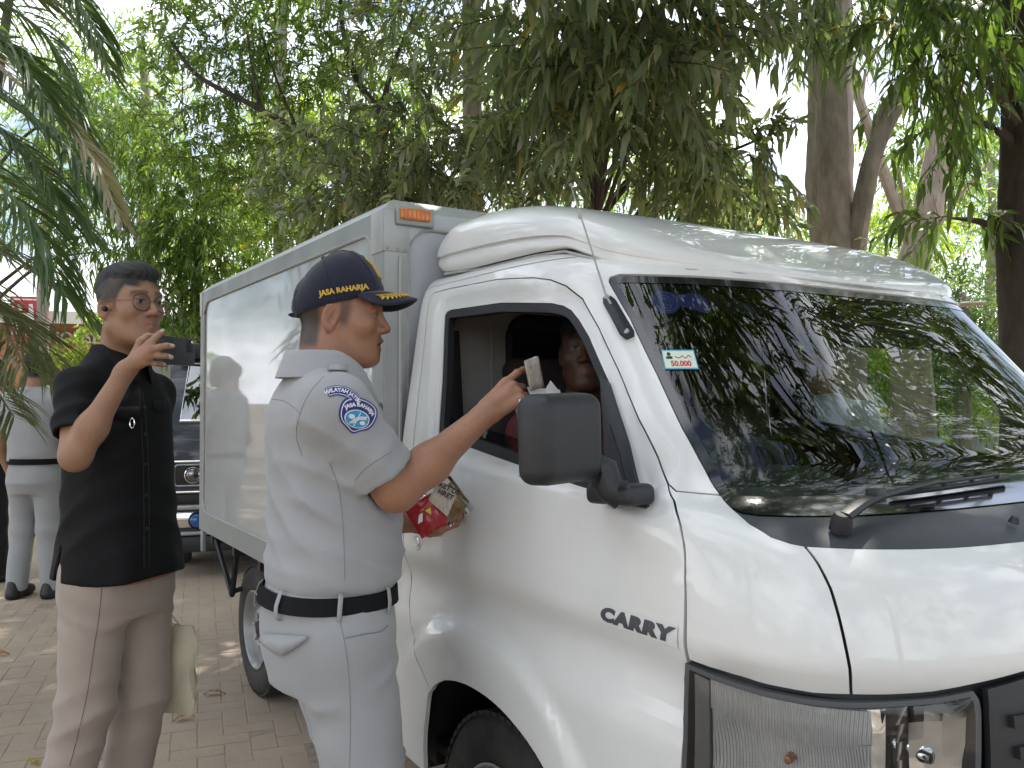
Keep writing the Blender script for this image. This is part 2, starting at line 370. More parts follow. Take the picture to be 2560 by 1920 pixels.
DOOR_REAR = [xz(-.218, .604), xz(-.300, .668), xz(-.352, .730), xz(-.39, .80), xz(-.408, .88), xz(-.42, 1.0), xz(-.442, 1.2), xz(-.455, 1.40), xz(-.462, 1.55), (.058, 1.420)]
DOOR_TOP = [(.062, 1.443), (.080, 1.458), (.19, 1.461), (.537, 1.454), (.74, 1.434), (.815, 1.419), (.872, 1.396), (.923, 1.357), (.961, 1.28), (1.001, 1.172), (1.033, 1.06), (1.062, .985), (1.0735, .932), (1.070, .881), (1.052, .83), (1.038, .78), (1.022, .693), (1.011, .557)]
ARCH = [xz(-.285, .37), (.205, .096), (.222, .17), (.242, .240), (.289, .28), (.335, .301), (.406, .314), (.487, .312), (.555, .297), (.624, .267), (.677, .229), xz(.352, .53), xz(.395, .46), xz(.415, .38)]
ARCH = [tuple(q[:2]) for q in spline([(a, b, 0) for a, b in ARCH], 4)]
ARCH_F = [q for q in ARCH if q[0] > .2520]
DOOR = DOOR_REAR+DOOR_TOP+[(1.006, .48), (1.001, .369), xz(.688, .55), xz(.688, .38)]+ARCH_F[::-1]
SEALR = inset(WINUT, .024)
WS_NEAR = [(1.9, 1.405), (1.6, 1.407), (1.351, 1.409), (1.141, 1.413), (1.04, 1.417), (1.012, 1.410), (1.008, 1.398), (1.052, 1.296), (1.093, 1.158), (1.122, 1.041), (1.150, .963), (1.163, .911)]
WS_LOW = [(1.168, .885), (1.178, .868), (1.20, .862), (1.344, .860), (1.503, .861), (1.9, .865)]
def sym(near):   # centre-to-rear half outline -> closed symmetric outline
    return list(near)+[(UMAX-a, b) for a, b in near[::-1]]
assert True
frame_near = WS_NEAR+[(1.085, .915), (1.0735, .932)]+DOOR_TOP[::-1][6:]+DOOR_REAR[::-1]+[q for q in ARCH if q[0] < .2500][::-1]+[(0.0, xz(-.5, .38)[1]), (0.0, 1.49), (.6, 1.49), (1.0, 1.49), (1.9, 1.49)]
# symmetric cab frame: outline runs out along the near side and back along the far side; windscreen opening closes it at the centre
fn = frame_near[1:-1]
frame_poly = fn+[(UMAX-a, b) for a, b in fn[::-1]]
panel('cab_frame', frame_poly, M_WHITE, h=.022)
for far in (False, True):
    door = panel('door', DOOR, M_WHITE, holes=[WINUT], far=far, h=.018)
    if not far: door_near = door
    panel('window_seal', inset(WINUT, -.002), M_RUB, parent=door, holes=[SEALR], off=-.012, gap=0, skirt=.02, far=far, relief=False)
    panel('fender', [(1.085, .915), (1.163, .910), (1.1655, .862), (1.168, .821), (1.184, .790), (1.205, .779), (1.222, .775), (1.230, .743), (1.237, .706), (1.242, .649), (1.247, .589), (1.247, .546), (1.199, .541), (1.133, .541), (1.072, .546), (1.014, .553), (1.022, .693), (1.038, .78), (1.052, .83), (1.070, .881), (1.0735, .932)], M_WHITE, far=far, h=.014)
HOOD = [(1.247, .546), (1.247, .589), (1.242, .649), (1.237, .706), (1.230, .743), (1.222, .775), (1.308, .773), (1.425, .771), (1.584, .771), (1.9, .771)]
HOODL = [(1.9, .583), (1.7, .582), (1.483, .576), (1.404, .564), (1.351, .555), (1.298, .55)]
hb = [p for p in HOOD[:-1]]+[(UMAX-a, b) for a, b in HOOD[:-1][::-1]]+[(UMAX-a, b) for a, b in HOODL[1:][::-1]]+[HOODL[0]]+HOODL[1:]
panel('hood', hb, M_WHITE, h=.02)
cowl_n = [(1.163, .908), (1.1655, .862), (1.168, .821), (1.184, .790), (1.205, .779), (1.222, .775), (1.308, .773), (1.425, .771), (1.584, .771), (1.9, .771)]
wl = WS_LOW[:-1]
cowl = cowl_n[:-1]+[(UMAX-a, b) for a, b in cowl_n[:-1][::-1]]+[(UMAX-a, b) for a, b in wl]+wl[::-1]
panel('cowl', cowl, M_COWL, off=-.006, gap=.001, h=.02, relief=False)
ws_near = WS_NEAR[1:]+WS_LOW[:-1]
ws = ws_near[::-1]+[(UMAX-a, b) for a, b in ws_near]
shield = panel('windscreen', ws, M_GLASS, off=-.006, gap=.001, skirt=0, soft=0, relief=False, h=.03)
wsi = np.array(inset(ws, .020)); wsi[:, 1] = np.maximum(wsi[:, 1], .915)
panel('windscreen_border', inset(ws, .0005), M_FRIT, parent=shield, holes=[wsi], off=-.0048, gap=0, skirt=0, soft=0, relief=False, h=.03)
tw = [(a, max(b, 1.235)) for a, b in inset(ws, .012) if b > 1.15]
tw = [(1.085, 1.235)]+[t for t in tw if t[1] > 1.236 and t[0] < 1.9][::1]
tq = [(1.072, 1.245), (1.10, 1.17+.06), (1.5, 1.24), (1.9, 1.245), (UMAX-1.5, 1.24), (UMAX-1.10, 1.23), (UMAX-1.072, 1.245), (UMAX-1.03, 1.39), (UMAX-1.06, 1.402), (UMAX-1.4, 1.396), (1.9, 1.392), (1.4, 1.396), (1.06, 1.402), (1.03, 1.39)]
panel('sun_strip', tq, M_TINT, parent=shield, off=-.010, gap=0, skirt=0, soft=0, relief=False, h=.03)
# inner shell that closes the panel gaps
shell_n = [(1.9, 1.40), (1.141, 1.405), (1.035, 1.41), (1.03, 1.398), (1.08, 1.296), (1.12, 1.158), (1.15, 1.041), (1.18, .963), (1.2, .90), (1.25, .85), (1.9, .85)]
sh = [(.01, 1.49), (.01, .02)]+[(.205, .02)]+[ARCH[i] for i in range(1, len(ARCH))]+[(.80, .02), (UMAX-.80, .02)]+[(UMAX-a, b) for a, b in ARCH[1:][::-1]]+[(UMAX-.205, .02), (UMAX-.01, .02), (UMAX-.01, 1.49)]
wsh = shell_n[1:-1][::-1]+[(UMAX-a, b) for a, b in shell_n[1:-1]]
lampn = [(1.03, .535), (1.40, .54), (1.40, .28), (1.02, .28)]
panel('inner_shell', sh, M_DARKST, holes=[wsh, inset(WINUT, .004), np.array([(UMAX-a, b) for a, b in inset(WINUT, .004)]), lampn, [(UMAX-a, b) for a, b in lampn]], off=-.024, gap=0, skirt=0, soft=0, relief=False, h=.05)
# side glass: wound down on the near door (its upper edge still shows), shut on the far door
mt_ = [(.966, 1.145), (.993, 1.005), (1.003, .917), (1.0, .87), (.99, .853), (.965, .856), (.90, .884), (.925, .92), (.944, 1.03)]
panel('window_glass', [(.20, 1.005), (.21, 1.055), (.55, 1.01), (.86, .965), (.90, .955), (.88, .893), (.634, .935), (.225, .99)], M_GLASSC, parent=door_near, off=-.030, gap=0, skirt=0, soft=0, relief=False, h=.04)
panel('window_glass', inset(WINUT, .01), M_GLASSC, parent=door, off=-.026, gap=0, skirt=0, soft=0, relief=False, far=True, h=.04)
for far in (False, True):
    panel('mirror_base', [(.952, 1.16), (.970, 1.145), (.998, 1.005), (1.009, .917), (1.006, .862), (.99, .846), (.962, .850), (.868, .888), (.862, .905), (.925, .925), (.940, 1.03)], M_BLK, parent=door_near if not far else door, off=.004, gap=0, skirt=.02, soft=.002, relief=False, far=far, h=.015)
    panel('mirror_base_inset', [(.963, 1.045), (.978, .985), (.987, .915), (.985, .895), (.955, .905), (.948, .93), (.952, 1.0)], M_RUB, parent=door_near if not far else door, off=.0065, gap=0, skirt=.004, soft=.001, relief=False, far=far, h=.015)
# front below the hood: lamps, grille, bumper
def cnt(n): return [(UMAX-a, b) for a, b in n]
GR = [(1.418, .561), (1.483, .571), (1.7, .577), (1.9, .578)]
grl = GR[:-1]+cnt(GR[:-1])[::-1]+cnt([(1.40, .30)])+[(1.40, .30)]
grille = panel('grille', grl, M_BLK, off=.004, h=.02, relief=False)
for k, tt in enumerate((.52, .475, .43, .385, .34)):
    panel('grille_bar', [(1.445+k*.004, tt), (1.445+k*.004, tt-.018), (UMAX-1.445-k*.004, tt-.018), (UMAX-1.445-k*.004, tt)], M_DARKST, parent=grille, off=.016, gap=0, skirt=.014, soft=.002, relief=False, h=.03)
bmp = [(1.0, .275), (1.4, .28), (1.9, .285), (UMAX-1.4, .28), (UMAX-1.0, .275), (UMAX-1.0, .03), (UMAX-1.5, .005), (1.5, .005), (1.0, .03)]
panel('bumper', bmp, M_WHITE, off=.02, h=.03, skirt=.04, soft=.01, relief=False)
M_LRIM = mat('lamp_rim_grey', (.075, .078, .082), rough=.4)
def bowl(name, poly, uc, tc, w, h, d0, d1, mt, parent, far, step, sm):
    P, Tm = cut(np.array(poly), [], step); q = np.clip(1-((P[:, 0]-uc)/w)**2-((P[:, 1]-tc)/h)**2, 0, 1); U = UMAX-P[:, 0] if far else P[:, 0]
    V, N = surf_pts(U, P[:, 1], d0+(d1-d0)*q**.8, False); return link(name, np_mesh(name, V, Tm, None, sm), mt, parent)
def facets(parent, far):
    nu, nt_ = 5, 8; us = np.linspace(1.284, 1.398, nu+1); ts = np.linspace(.30, .532, nt_+1); V = []; F = []
    for a in range(nu):
        for c in range(nt_):
            uu = np.array([us[a], us[a+1], us[a+1], us[a]]); tt_ = np.array([ts[c], ts[c], ts[c+1], ts[c+1]])+.006*(uu-1.34)/.06; q = np.clip(1-((uu-1.341)/.075)**2-((tt_-.42)/.19)**2, 0, 1)
            P, N = surf_pts(UMAX-uu if far else uu, tt_, -.010-.052*q, False); k = len(V); V += list(P); F.append((k, k+1, k+2, k+3))
    link('reflector', np_mesh('reflector', V, None, F, False), M_CHROME, parent)
LAMP = [(1.010, .549), (1.072, .541), (1.133, .536), (1.199, .536), (1.245, .539), (1.298, .545), (1.351, .550), (1.404, .558), (1.411, .545), (1.412, .523), (1.404, .447), (1.393, .29), (1.0, .285), (.998, .37), (1.004, .48)]
for far in (False, True):
    lamp = panel('headlamp', LAMP, M_LRIM, off=-.003, holes=[inset(LAMP, .010)], gap=.001, h=.014, far=far, relief=False, skirt=.03)
    li = inset(LAMP, .009)
    panel('lens', li, M_LENS, parent=lamp, off=.001, gap=0, skirt=0, soft=.002, h=.02, far=far, relief=False)
    panel('lamp_housing', inset(LAMP, .006), mat('lamp_housing_grey', (.66, .66, .65), rough=.35, metal=.15, noise=.15, nscale=12), parent=lamp, off=-.075, gap=0, skirt=-.07, soft=0, h=.03, far=far, relief=False)
    panel('fluted_side', [(1.021, .532), (1.046, .527), (1.040, .30), (1.014, .30)], mat('smoked_lamp_edge', (.17, .17, .172), rough=.3, metal=.2), parent=lamp, off=-.012, gap=0, skirt=.05, soft=.001, h=.02, far=far, relief=False)
    panel('fluted_band', [(1.047, .529), (1.133, .523), (1.199, .522), (1.27, .524), (1.27, .475), (1.20, .463), (1.133, .468), (1.045, .482)], M_FLUTE, parent=lamp, off=-.016, gap=0, skirt=.05, soft=.001, h=.02, far=far, relief=False)
    bowl('indicator_bowl', [(1.046, .482), (1.133, .466), (1.20, .461), (1.268, .473), (1.262, .30), (1.042, .30)], 1.158, .40, .115, .12, -.020, -.055, M_FLUTE, lamp, far, .012, True)
    facets(lamp, far)
    # amber bulb and chrome bowl facing forward
    sg = -1 if not far else 1
    pb, nb = surf_pts(np.array([1.155 if not far else UMAX-1.155]), np.array([.425]), -.035, False)
    b = MB(); b.lathe([(0, .006), (.006, .004), (.008, -.004), (.008, -.03)], 14, Matrix.Translation(pb[0]) @ Vector(nb[0]).to_track_quat('Z', 'Y').to_matrix().to_4x4()); b.build('bulb', M_AMBER, lamp)
    pb, nb = surf_pts(np.array([1.337 if not far else UMAX-1.337]), np.array([.450]), -.085, False)
    Mx = Matrix.Translation(pb[0]) @ Vector((1, 0, 0)).to_track_quat('Z', 'Y').to_matrix().to_4x4()
    b = MB(); b.lathe([(0, .045), (.009, .043), (.011, .030), (.011, -.01)], 12, Mx); b.build('bulb', M_CHROME, lamp)
    panel('lamp_divider', [(1.266, .525), (1.290, .528), (1.275, .30), (1.255, .30)], M_CHROME, parent=lamp, off=-.02, gap=0, skirt=.06, soft=.002, h=.02, far=far, relief=False)
# ------------------------------------------------------------------ roof and roof fairing
def roof():
    U = np.linspace(0, UMAX, 121); V = []; Ts = list(np.linspace(1.488, TL[-1], 10))
    for t in Ts: V.append(S(U, np.full(len(U), t)))
    ring = V[-1]; c = np.array([-.16, 0, 1.742])
    for k in (.66, .33, 0.02):
        q = ring*k+c*(1-k); q[:, 2] = ring[:, 2]+(1.742-ring[:, 2])*(1-k*k); V.append(q)
    b = MB(); b.loft([[tuple(p) for p in r] for r in V], closed=False); b.build('roof', M_WHITE, truck)
roof()
def fairing():
    xs = np.concatenate([[-.505, -.500, -.49], np.linspace(-.475, .40, 50), [.41, .42, .43, .438]])
    def prof(tab, x): a = np.array(tab); return float(pchip(a[:, 0], a[:, 1], np.array([x]))[0])
    top = [(-.505, 1.862), (-.49, 1.884), (-.46, 1.899), (-.42, 1.906), (-.3, 1.905), (-.1, 1.885), (.05, 1.850), (.15, 1.815), (.25, 1.768), (.35, 1.712), (.40, 1.685), (.438, 1.658)]
    wid = [(-.505, .690), (-.40, .705), (-.2, .708), (0, .70), (.12, .685), (.20, .668), (.26, .645), (.32, .60), (.37, .53), (.405, .43), (.425, .30), (.438, .10)]
    bot = [(-.505, 1.758), (-.48, 1.742), (-.42, 1.734), (-.2, 1.727), (0, 1.727), (.12, 1.722), (.20, 1.694), (.26, 1.670), (.32, 1.658), (.40, 1.650), (.438, 1.645)]
    rings = []
    for x in xs:
        w, zt, zb = prof(wid, x), prof(top, x), prof(bot, x); h = zt-zb; r = []
        led = .009*float(sstep(.30, .05, np.array(x)))
        lip = [q[:2] for q in spline([(.982, .0, 0), (.999, .05, 0), (1.0, .18, 0), (1.0-led*.9, .285, 0)], 3)]; cr = []
        upp = [q[:2] for q in spline([(1.004+led*.3, .30, 0), (1.005, .45, 0), (.998, .58, 0), (.983, .71, 0), (.955, .82, 0), (.908, .905, 0), (.84, .955, 0), (.73, .980, 0), (.5, .995, 0), (.25, 1.0, 0), (0, 1.0, 0)], 3)]
        half = [tuple(q) for q in lip]+cr+[tuple(q) for q in upp]
        for a, c in half: r.append((x, -w*a, zb+h*c))
        for a, c in half[:-1][::-1]: r.append((x, w*a, zb+h*c))
        rings.append(r)
    b = MB(); b.loft(rings, closed=False, cap0=True, cap1=True); return b.build('roof_fairing', M_WHITE, truck, sharp=32)
fair = fairing()
# thin dark joint below the fairing
b = MB(); b.tube([(-.46, -.694, 1.733), (-.25, -.690, 1.722), (0, -.684, 1.722), (.12, -.676, 1.716), (.20, -.668, 1.690), (.26, -.650, 1.668), (.32, -.612, 1.656), (.38, -.52, 1.650), (.415, -.40, 1.647), (.435, -.2, 1.645), (.445, 0, 1.645), (.435, .2, 1.645), (.415, .40, 1.647), (.38, .52, 1.650), (.32, .61, 1.656)], .0035, 6); b.build('fairing_joint', M_SEAL, fair)
# ------------------------------------------------------------------ mirrors, handle, wipers, aerial
def rbox(name, cx, cy, cz, sx, sy, sz, mt, parent, bev=.02, seg=4, M=None, taper=None):
    b = MB(); b.box(-sx/2, sx/2, -sy/2, sy/2, -sz/2, sz/2)
    if taper: b.v = [(x*(taper(x, y, z)[0]), y*taper(x, y, z)[1], z*taper(x, y, z)[2]) for x, y, z in b.v]
    MM = Matrix.Translation((cx, cy, cz)) @ (M if M is not None else Matrix.Identity(4)); me = b.mesh(name, mt, bevel=bev, seg=seg, sharp=60)
    me.transform(MM); return link(name, me, None, parent)
for s_ in (-1, 1):
    dr = door_near if s_ < 0 else door
    mr = rbox('wing_mirror', .505, s_*.966, 1.288, .085, .166, .168, M_BLK, dr, .028, 5, Matrix.Rotation(s_*R(-8), 4, 'Z') @ Matrix.Rotation(R(2), 4, 'X'), taper=lambda x, y, z: (1-.25*(abs(y) > .05)*(x > 0)*0, 1-.06*(x > 0), 1-.05*(x > 0)))
    rbox('mirror_glass', .4605, s_*.966, 1.288, .004, .140, .142, M_CHROME, mr, .0015, 1, Matrix.Rotation(s_*R(-8), 4, 'Z'))
    b = MB(); b.tube([(.50, s_*.885, 1.225), (.505, s_*.868, 1.222), (.52, s_*.862, 1.19), (.53, s_*.845, 1.180)], [.034, .032, .028, .030], 12); b.build('mirror_arm', M_BLK, mr)
    rbox('mirror_foot', .512, s_*.834, 1.180, .135, .070, .040, M_BLK, mr, .014, 4, Matrix.Rotation(R(-3), 4, 'Y'))
# door handle recess with paddle, and the lock
pp, nn_ = surf_pts(np.array(xz(-.255, 1.045)[0:1]), np.array(xz(-.255, 1.045)[1:2]))
rbox('door_handle', -.255, pp[0][1]-.004, 1.035, .135, .02, .062, M_WHITE, door_near, .012, 4)
b = MB(); b.lathe([(0, .004), (.011, .004), (.012, .002), (.0125, -.01)], 20, Matrix.Translation((-.322, -.849, .975)) @ Matrix.Rotation(R(90), 4, 'X')); b.build('door_lock', M_CHROME, door_near)
b = MB(); b.lathe([(.012, .0), (.0195, .003), (.021, .001), (.021, -.01)], 20, Matrix.Translation((-.322, -.849, .975)) @ Matrix.Rotation(R(90), 4, 'X')); b.build('lock_surround', M_WHITE, door_near)
b = MB(); b.box(-.0012, .0012, -.001, .0035, -.006, .006, Matrix.Translation((-.322, -.852, .975))); b.build('key_slot', M_RUB, door_near)
def on_surf(u, t, off=0): p, n = surf_pts(np.array([u]), np.array([t]), off, False); return Vector(p[0]), Vector(n[0])
def wiper(u0, t0, u1, t1, ub, tb):
    p0, n0 = on_surf(u0, t0, .010); p1, n1 = on_surf(u1, t1, .018); p2, n2 = on_surf(ub, tb, .008)
    b = MB(); b.lathe([(0, .022), (.012, .020), (.017, .012), (.019, -.01)], 18, Matrix.Translation(p0) @ n0.to_track_quat('Z', 'Y').to_matrix().to_4x4()); w = b.build('wiper', M_RUB, truck)
    mid = p0.lerp(p1, .32)+Vector((0, 0, .012))
    b = MB(); b.tube([p0+n0*.014, p0.lerp(mid, .5)+n0*.018, mid+n0*.012, mid.lerp(p1, .5)+n1*.010, p1+n1*.004], [.017, .016, .013, .008, .006], 8, flat=.55); b.build('wiper_arm', M_BLK, w)
    b = MB(); b.box(-.012, .012, -.014, .014, -.004, .02, Matrix.Translation(mid+n0*.006)); b.build('arm_hinge', M_BLK, w, bevel=.003)
    a = p1.lerp(p2, -.32); c = p1.lerp(p2, 1.0); pts = []
    for k in range(9):
        uu = u1+(ub-u1)*(-.45+1.45*k/8); t_ = t1+(tb-t1)*(-.45+1.45*k/8); p, n = on_surf(uu, t_, .006); pts.append(p)
    b = MB(); b.tube(pts, .0055, 6); b.build('wiper_blade', M_RUB, w)
    b = MB(); b.tube([p+Vector((.004, 0, .012)) for p in pts[1:-1]], .004, 6)
    for k in (1, 3, 5, 7): b.tube([pts[k], pts[k]+Vector((.004, 0, .012))], .0045, 6)
    b.build('blade_bridge', M_BLK, w)
wiper(1.293, .812, 1.60, .905, 1.86, .917)
wiper(1.95, .812, 2.46, .905, 2.66, .917)
p, n = on_surf(1.62, .806, 0); b = MB(); b.tube([p, p+n*.012], [.010, .006], 8); b.build('washer_nozzle', M_BLK, truck)
p0, n0 = on_surf(1.000, 1.348, .006); p1, n1 = on_surf(1.043, 1.247, .006)
b = MB(); b.tube([p0, p0.lerp(p1, .1), p0.lerp(p1, .5), p0.lerp(p1, .9), p1], [.012, .0165, .0165, .0175, .012], 12, flat=.7); ae = b.build('aerial_base', M_BLK, truck)
b = MB(); b.tube([p0.lerp(p1, .25)+n0*.012, p0+n0*.014, Vector((.238, -.72, 1.779)), Vector((.20, -.718, 1.852))], [.0030, .0022, .0018, .0011], 8); b.lathe([(0, .004), (.003, .003), (.0042, 0), (.003, -.003), (0, -.004)], 10, Matrix.Translation((.20, -.718, 1.853))); b.lathe([(.0045, -.01), (.0045, .01)], 10, Matrix.Translation((.238, -.72, 1.779))); b.build('aerial_mast', M_STEEL, ae)
for q in (.04, .93):
    b = MB(); c_ = p0.lerp(p1, q)+n0*.010; b.lathe([(0, .004), (.006, .003), (.0065, 0)], 12, Matrix.Translation(c_) @ n0.to_track_quat('Z', 'Y').to_matrix().to_4x4()); b.build('screw', M_STEEL, ae)
# ------------------------------------------------------------------ writing: door name, windscreen stickers
def drape(me, place, off):
    """lay a flat mesh (x right, y up, z out) onto the cab surface through place(x, y) -> U, T"""
    for v in me.vertices:
        u, t = place(v.co.x, v.co.y); P, N = surf_pts(np.array([u]), np.array([t]), off, True); v.co = Vector(P[0])+Vector(N[0])*v.co.z
    me.update(); return me
def flat_panel(name, w, h, mt, nx=8, ny=3, r=0):
    V = [(-w/2+w*i/nx, -h/2+h*j/ny, 0) for j in range(ny+1) for i in range(nx+1)]; F4 = [(j*(nx+1)+i, j*(nx+1)+i+1, (j+1)*(nx+1)+i+1, (j+1)*(nx+1)+i) for j in range(ny) for i in range(nx)]
    me = np_mesh(name, V, None, F4, True); me.materials.append(mt); return me
def dpl(x, y): u, t = xz(.570+x, .9475+y); return u, t
nm = text_mesh('door_lettering', 'CARRY', .050, M_DECAL, depth=.0006, bold=.0034, spacing=1.16)
wX = max(v.co.x for v in nm.vertices)-min(v.co.x for v in nm.vertices); hY = max(v.co.y for v in nm.vertices)-min(v.co.y for v in nm.vertices)
for v in nm.vertices: v.co.x *= .196/wX; v.co.y *= .0285/hY; v.co.x += .25*v.co.y
bm = bmesh.new(); bm.from_mesh(nm); bmesh.ops.triangulate(bm, faces=bm.faces); bmesh.ops.subdivide_edges(bm, edges=[e for e in bm.edges if e.calc_length() > .012], cuts=2); bm.to_mesh(nm); bm.free()
link('door_lettering', drape(nm, dpl, .0022), None, door_near)
link('lettering_backing', drape(flat_panel('lettering_backing', .216, .038, M_DECALB, 12, 3), dpl, .0014), None, door_near)
M_STK = mat('pale_green_sticker', (.62, .72, .60), rough=.4); M_STKB = mat('sky_blue_print', (.10, .35, .50), rough=.4); M_RED = mat('red_print', (.55, .03, .03), rough=.4); M_INK = mat('black_print', (.02, .02, .025), rough=.4); M_YEL = mat('yellow_print', (.75, .55, .05), rough=.4); M_STKV = mat('violet_blue_sticker', (.03, .03, .20), rough=.4); M_STKV2 = mat('light_violet_print', (.10, .11, .42), rough=.4)
su, st = 1.148, 1.197
def wpl(x, y): return su+x, st+y*1.04
def stick(name, me, off, parent): return link(name, drape(me, wpl, off), None, parent)
stk = stick('windscreen_sticker', flat_panel('s', .074, .044, M_STKB, 4, 3), -.0035, shield); stk.name = 'windscreen_sticker'
stick('sticker_face', flat_panel('s', .070, .038, M_STK, 4, 3), -.0032, stk)
def shift(me, dx, dy):
    for v in me.vertices: v.co.x += dx; v.co.y += dy
    return me
stick('sticker_price', shift(text_mesh('price', '50.000', .0165, M_RED, .0002, .0006), .001, -.010), -.0030, stk)
b = MB(); b.lathe([(0, 0), (.0045, 0)], 14, Matrix.Translation((-.022, .012, 0)), m=0); b.box(-.029, -.015, .001, .007, -.0001, .0001); stick('sticker_figure', b.mesh('s', M_INK), -.0030, stk)
b = MB(); b.tube([(-.010, .006, 0), (.0, .003, 0), (.008, .008, 0), (.014, .002, 0), (.021, .009, 0), (.027, .005, 0)], .0012, 4); stick('sticker_scribble', b.mesh('s', M_RED), -.0030, stk)
b = MB(); b.box(-.032, .03, -.0022, -.0012, -.0001, .0001); stick('sticker_line', b.mesh('s', M_YEL), -.0030, stk)
su, st = 1.178, 1.345
def oval(a, c, n=22, cx=0, cy=0): return [(cx+a*math.cos(2*math.pi*k/n), cy+c*math.sin(2*math.pi*k/n), 0) for k in range(n)]
b = MB(); b.add(oval(.038, .030, cx=-.030), [tuple(range(22))]); b.add([(.004, .016, 0), (.06, .026, 0), (.085, .010, 0), (.086, -.016, 0), (.066, -.028, 0), (.004, -.010, 0)], [(0, 1, 2, 3, 4, 5)])
sb = stick('windscreen_emblem', b.mesh('s', M_STKV), -.0080, shield)
b = MB()
for rr in (.030, .020, .012): b.tube([(x*1, y*.8, 0) for x, y, _ in oval(rr, rr)], .0011, 4, closed=True)
b.v = [(x-.030, y, z) for x, y, z in b.v]; stick('emblem_ring', b.mesh('s', M_STKV2), -.0074, sb)
# ------------------------------------------------------------------ wheels
def wheel(x, y, s, dish):
    """s = -1 near side, +1 far side"""
    Mx = Matrix.Translation((x, y, .297)) @ Matrix.Rotation(R(90)*(1 if s < 0 else -1), 4, 'X')
    b = MB(); b.lathe([(.172, -.02), (.178, -.006), (.205, .004), (.245, .006), (.275, 0), (.290, -.014), (.296, -.03), (.297, -.08), (.296, -.13), (.290, -.146), (.245, -.166), (.178, -.154)], 56, Mx)
    w = b.build('wheel', M_TYRE, truck)
    b = MB()   # tread blocks
    for k in range(56):
        a = 2*math.pi*k/56
        for off, dz in ((0, -.022), (.5, -.062), (0, -.1), (.5, -.138)):
            aa = a+off*2*math.pi/56; Mr = Mx @ Matrix.Rotation(aa, 4, 'Z'); b.box(.290, .300, -.012, .012, dz-.015, dz+.015, Mr)
    tr = b.build('tread', M_TYRE, w, smooth=False)
    b = MB(); b.lathe([(.178, -.006), (.180, .001), (.174, .003), (.168, -.004), (.160, -.030), (.157, -dish*.5), (.140, -dish*.9), (.118, -dish*.72), (.095, -dish*.35), (.075, -dish*.25), (.058, -dish*.35), (.040, -dish*.35), (0, -dish*.35)], 48, Mx); rim = b.build('rim', M_STEEL, w)
    for k in range(12):
        a = 2*math.pi*k/12; Mr = Mx @ Matrix.Rotation(a, 4, 'Z') @ Matrix.Translation((.134, 0, -dish*.86+.003)) @ Matrix.Diagonal((.010, .014, 1, 1)); b = MB(); b.lathe([(0, .0), (1, 0), (1.0, -.004)], 12, Mr); b.build('vent_hole', M_RUB, rim)
    b = MB(); hc = .008 if dish < .05 else -.014; b.lathe([(.040, -dish*.4), (.040, hc-.008), (.034, hc), (.018, hc+.002), (0, hc+.002)], 20, Mx); b.build('hub_cap', M_DARKST if dish > .05 else M_STEEL, rim)
    for k in range(5):
        Mr = Mx @ Matrix.Rotation(2*math.pi*(k+.3)/5, 4, 'Z') @ Matrix.Translation((.057, 0, -dish*.32)); b = MB(); b.lathe([(.009, -.01), (.009, .012), (.005, .016), (0, .016)], 6, Mr); b.build('wheel_nut', M_STEEL, rim, smooth=False)
    return w
for s_ in (-1, 1):
    wheel(0.01, s_*.795, s_, .035); wheel(-2.235, s_*.745, s_, .075)
# wheel housing, chassis, axles
for s_ in (-1, 1):
    b = MB(); Mx = Matrix.Translation((.0, s_*.84 if s_ < 0 else .52, .33)) @ Matrix.Rotation(R(-90), 4, 'X'); b.lathe([(.385, .03), (.385, .32)], 24, Mx, a0=R(180), a1=R(360)); b.build('wheel_housing', M_DARKST, truck)
    b = MB(); b.box(-2.85, .95, s_*.34-.03, s_*.34+.03, .44, .58); b.build('chassis_rail', M_DARKST, truck)
b = MB(); b.tube([(-2.235, -.68, .297), (-2.235, -.1, .297), (-2.235, .1, .297), (-2.235, .68, .297)], [.045, .045, .045, .045], 12); b.lathe([(0, -.13), (.10, -.10), (.13, 0), (.10, .10), (0, .13)], 16, Matrix.Translation((-2.235, 0, .297)) @ Matrix.Rotation(R(90), 4, 'X')); b.build('rear_axle', M_DARKST, truck)
b = MB(); b.box(-.05, .05, -.7, .7, .25, .33); b.build('front_axle', M_DARKST, truck, bevel=.01)
b = MB(); b.box(-.5, .95, -.78, .78, .395, .42); b.build('cab_floor', M_DARKST, truck)
# lower sill step pressings behind the arch
for k in range(3):
    b = MB(); z0 = .50-.035*k; b.tube([(-.50, -.8465+.002*k, z0), (-.33, -.8465+.002*k, z0)], .004, 6); b.build('sill_pressing', M_WHITE, truck)
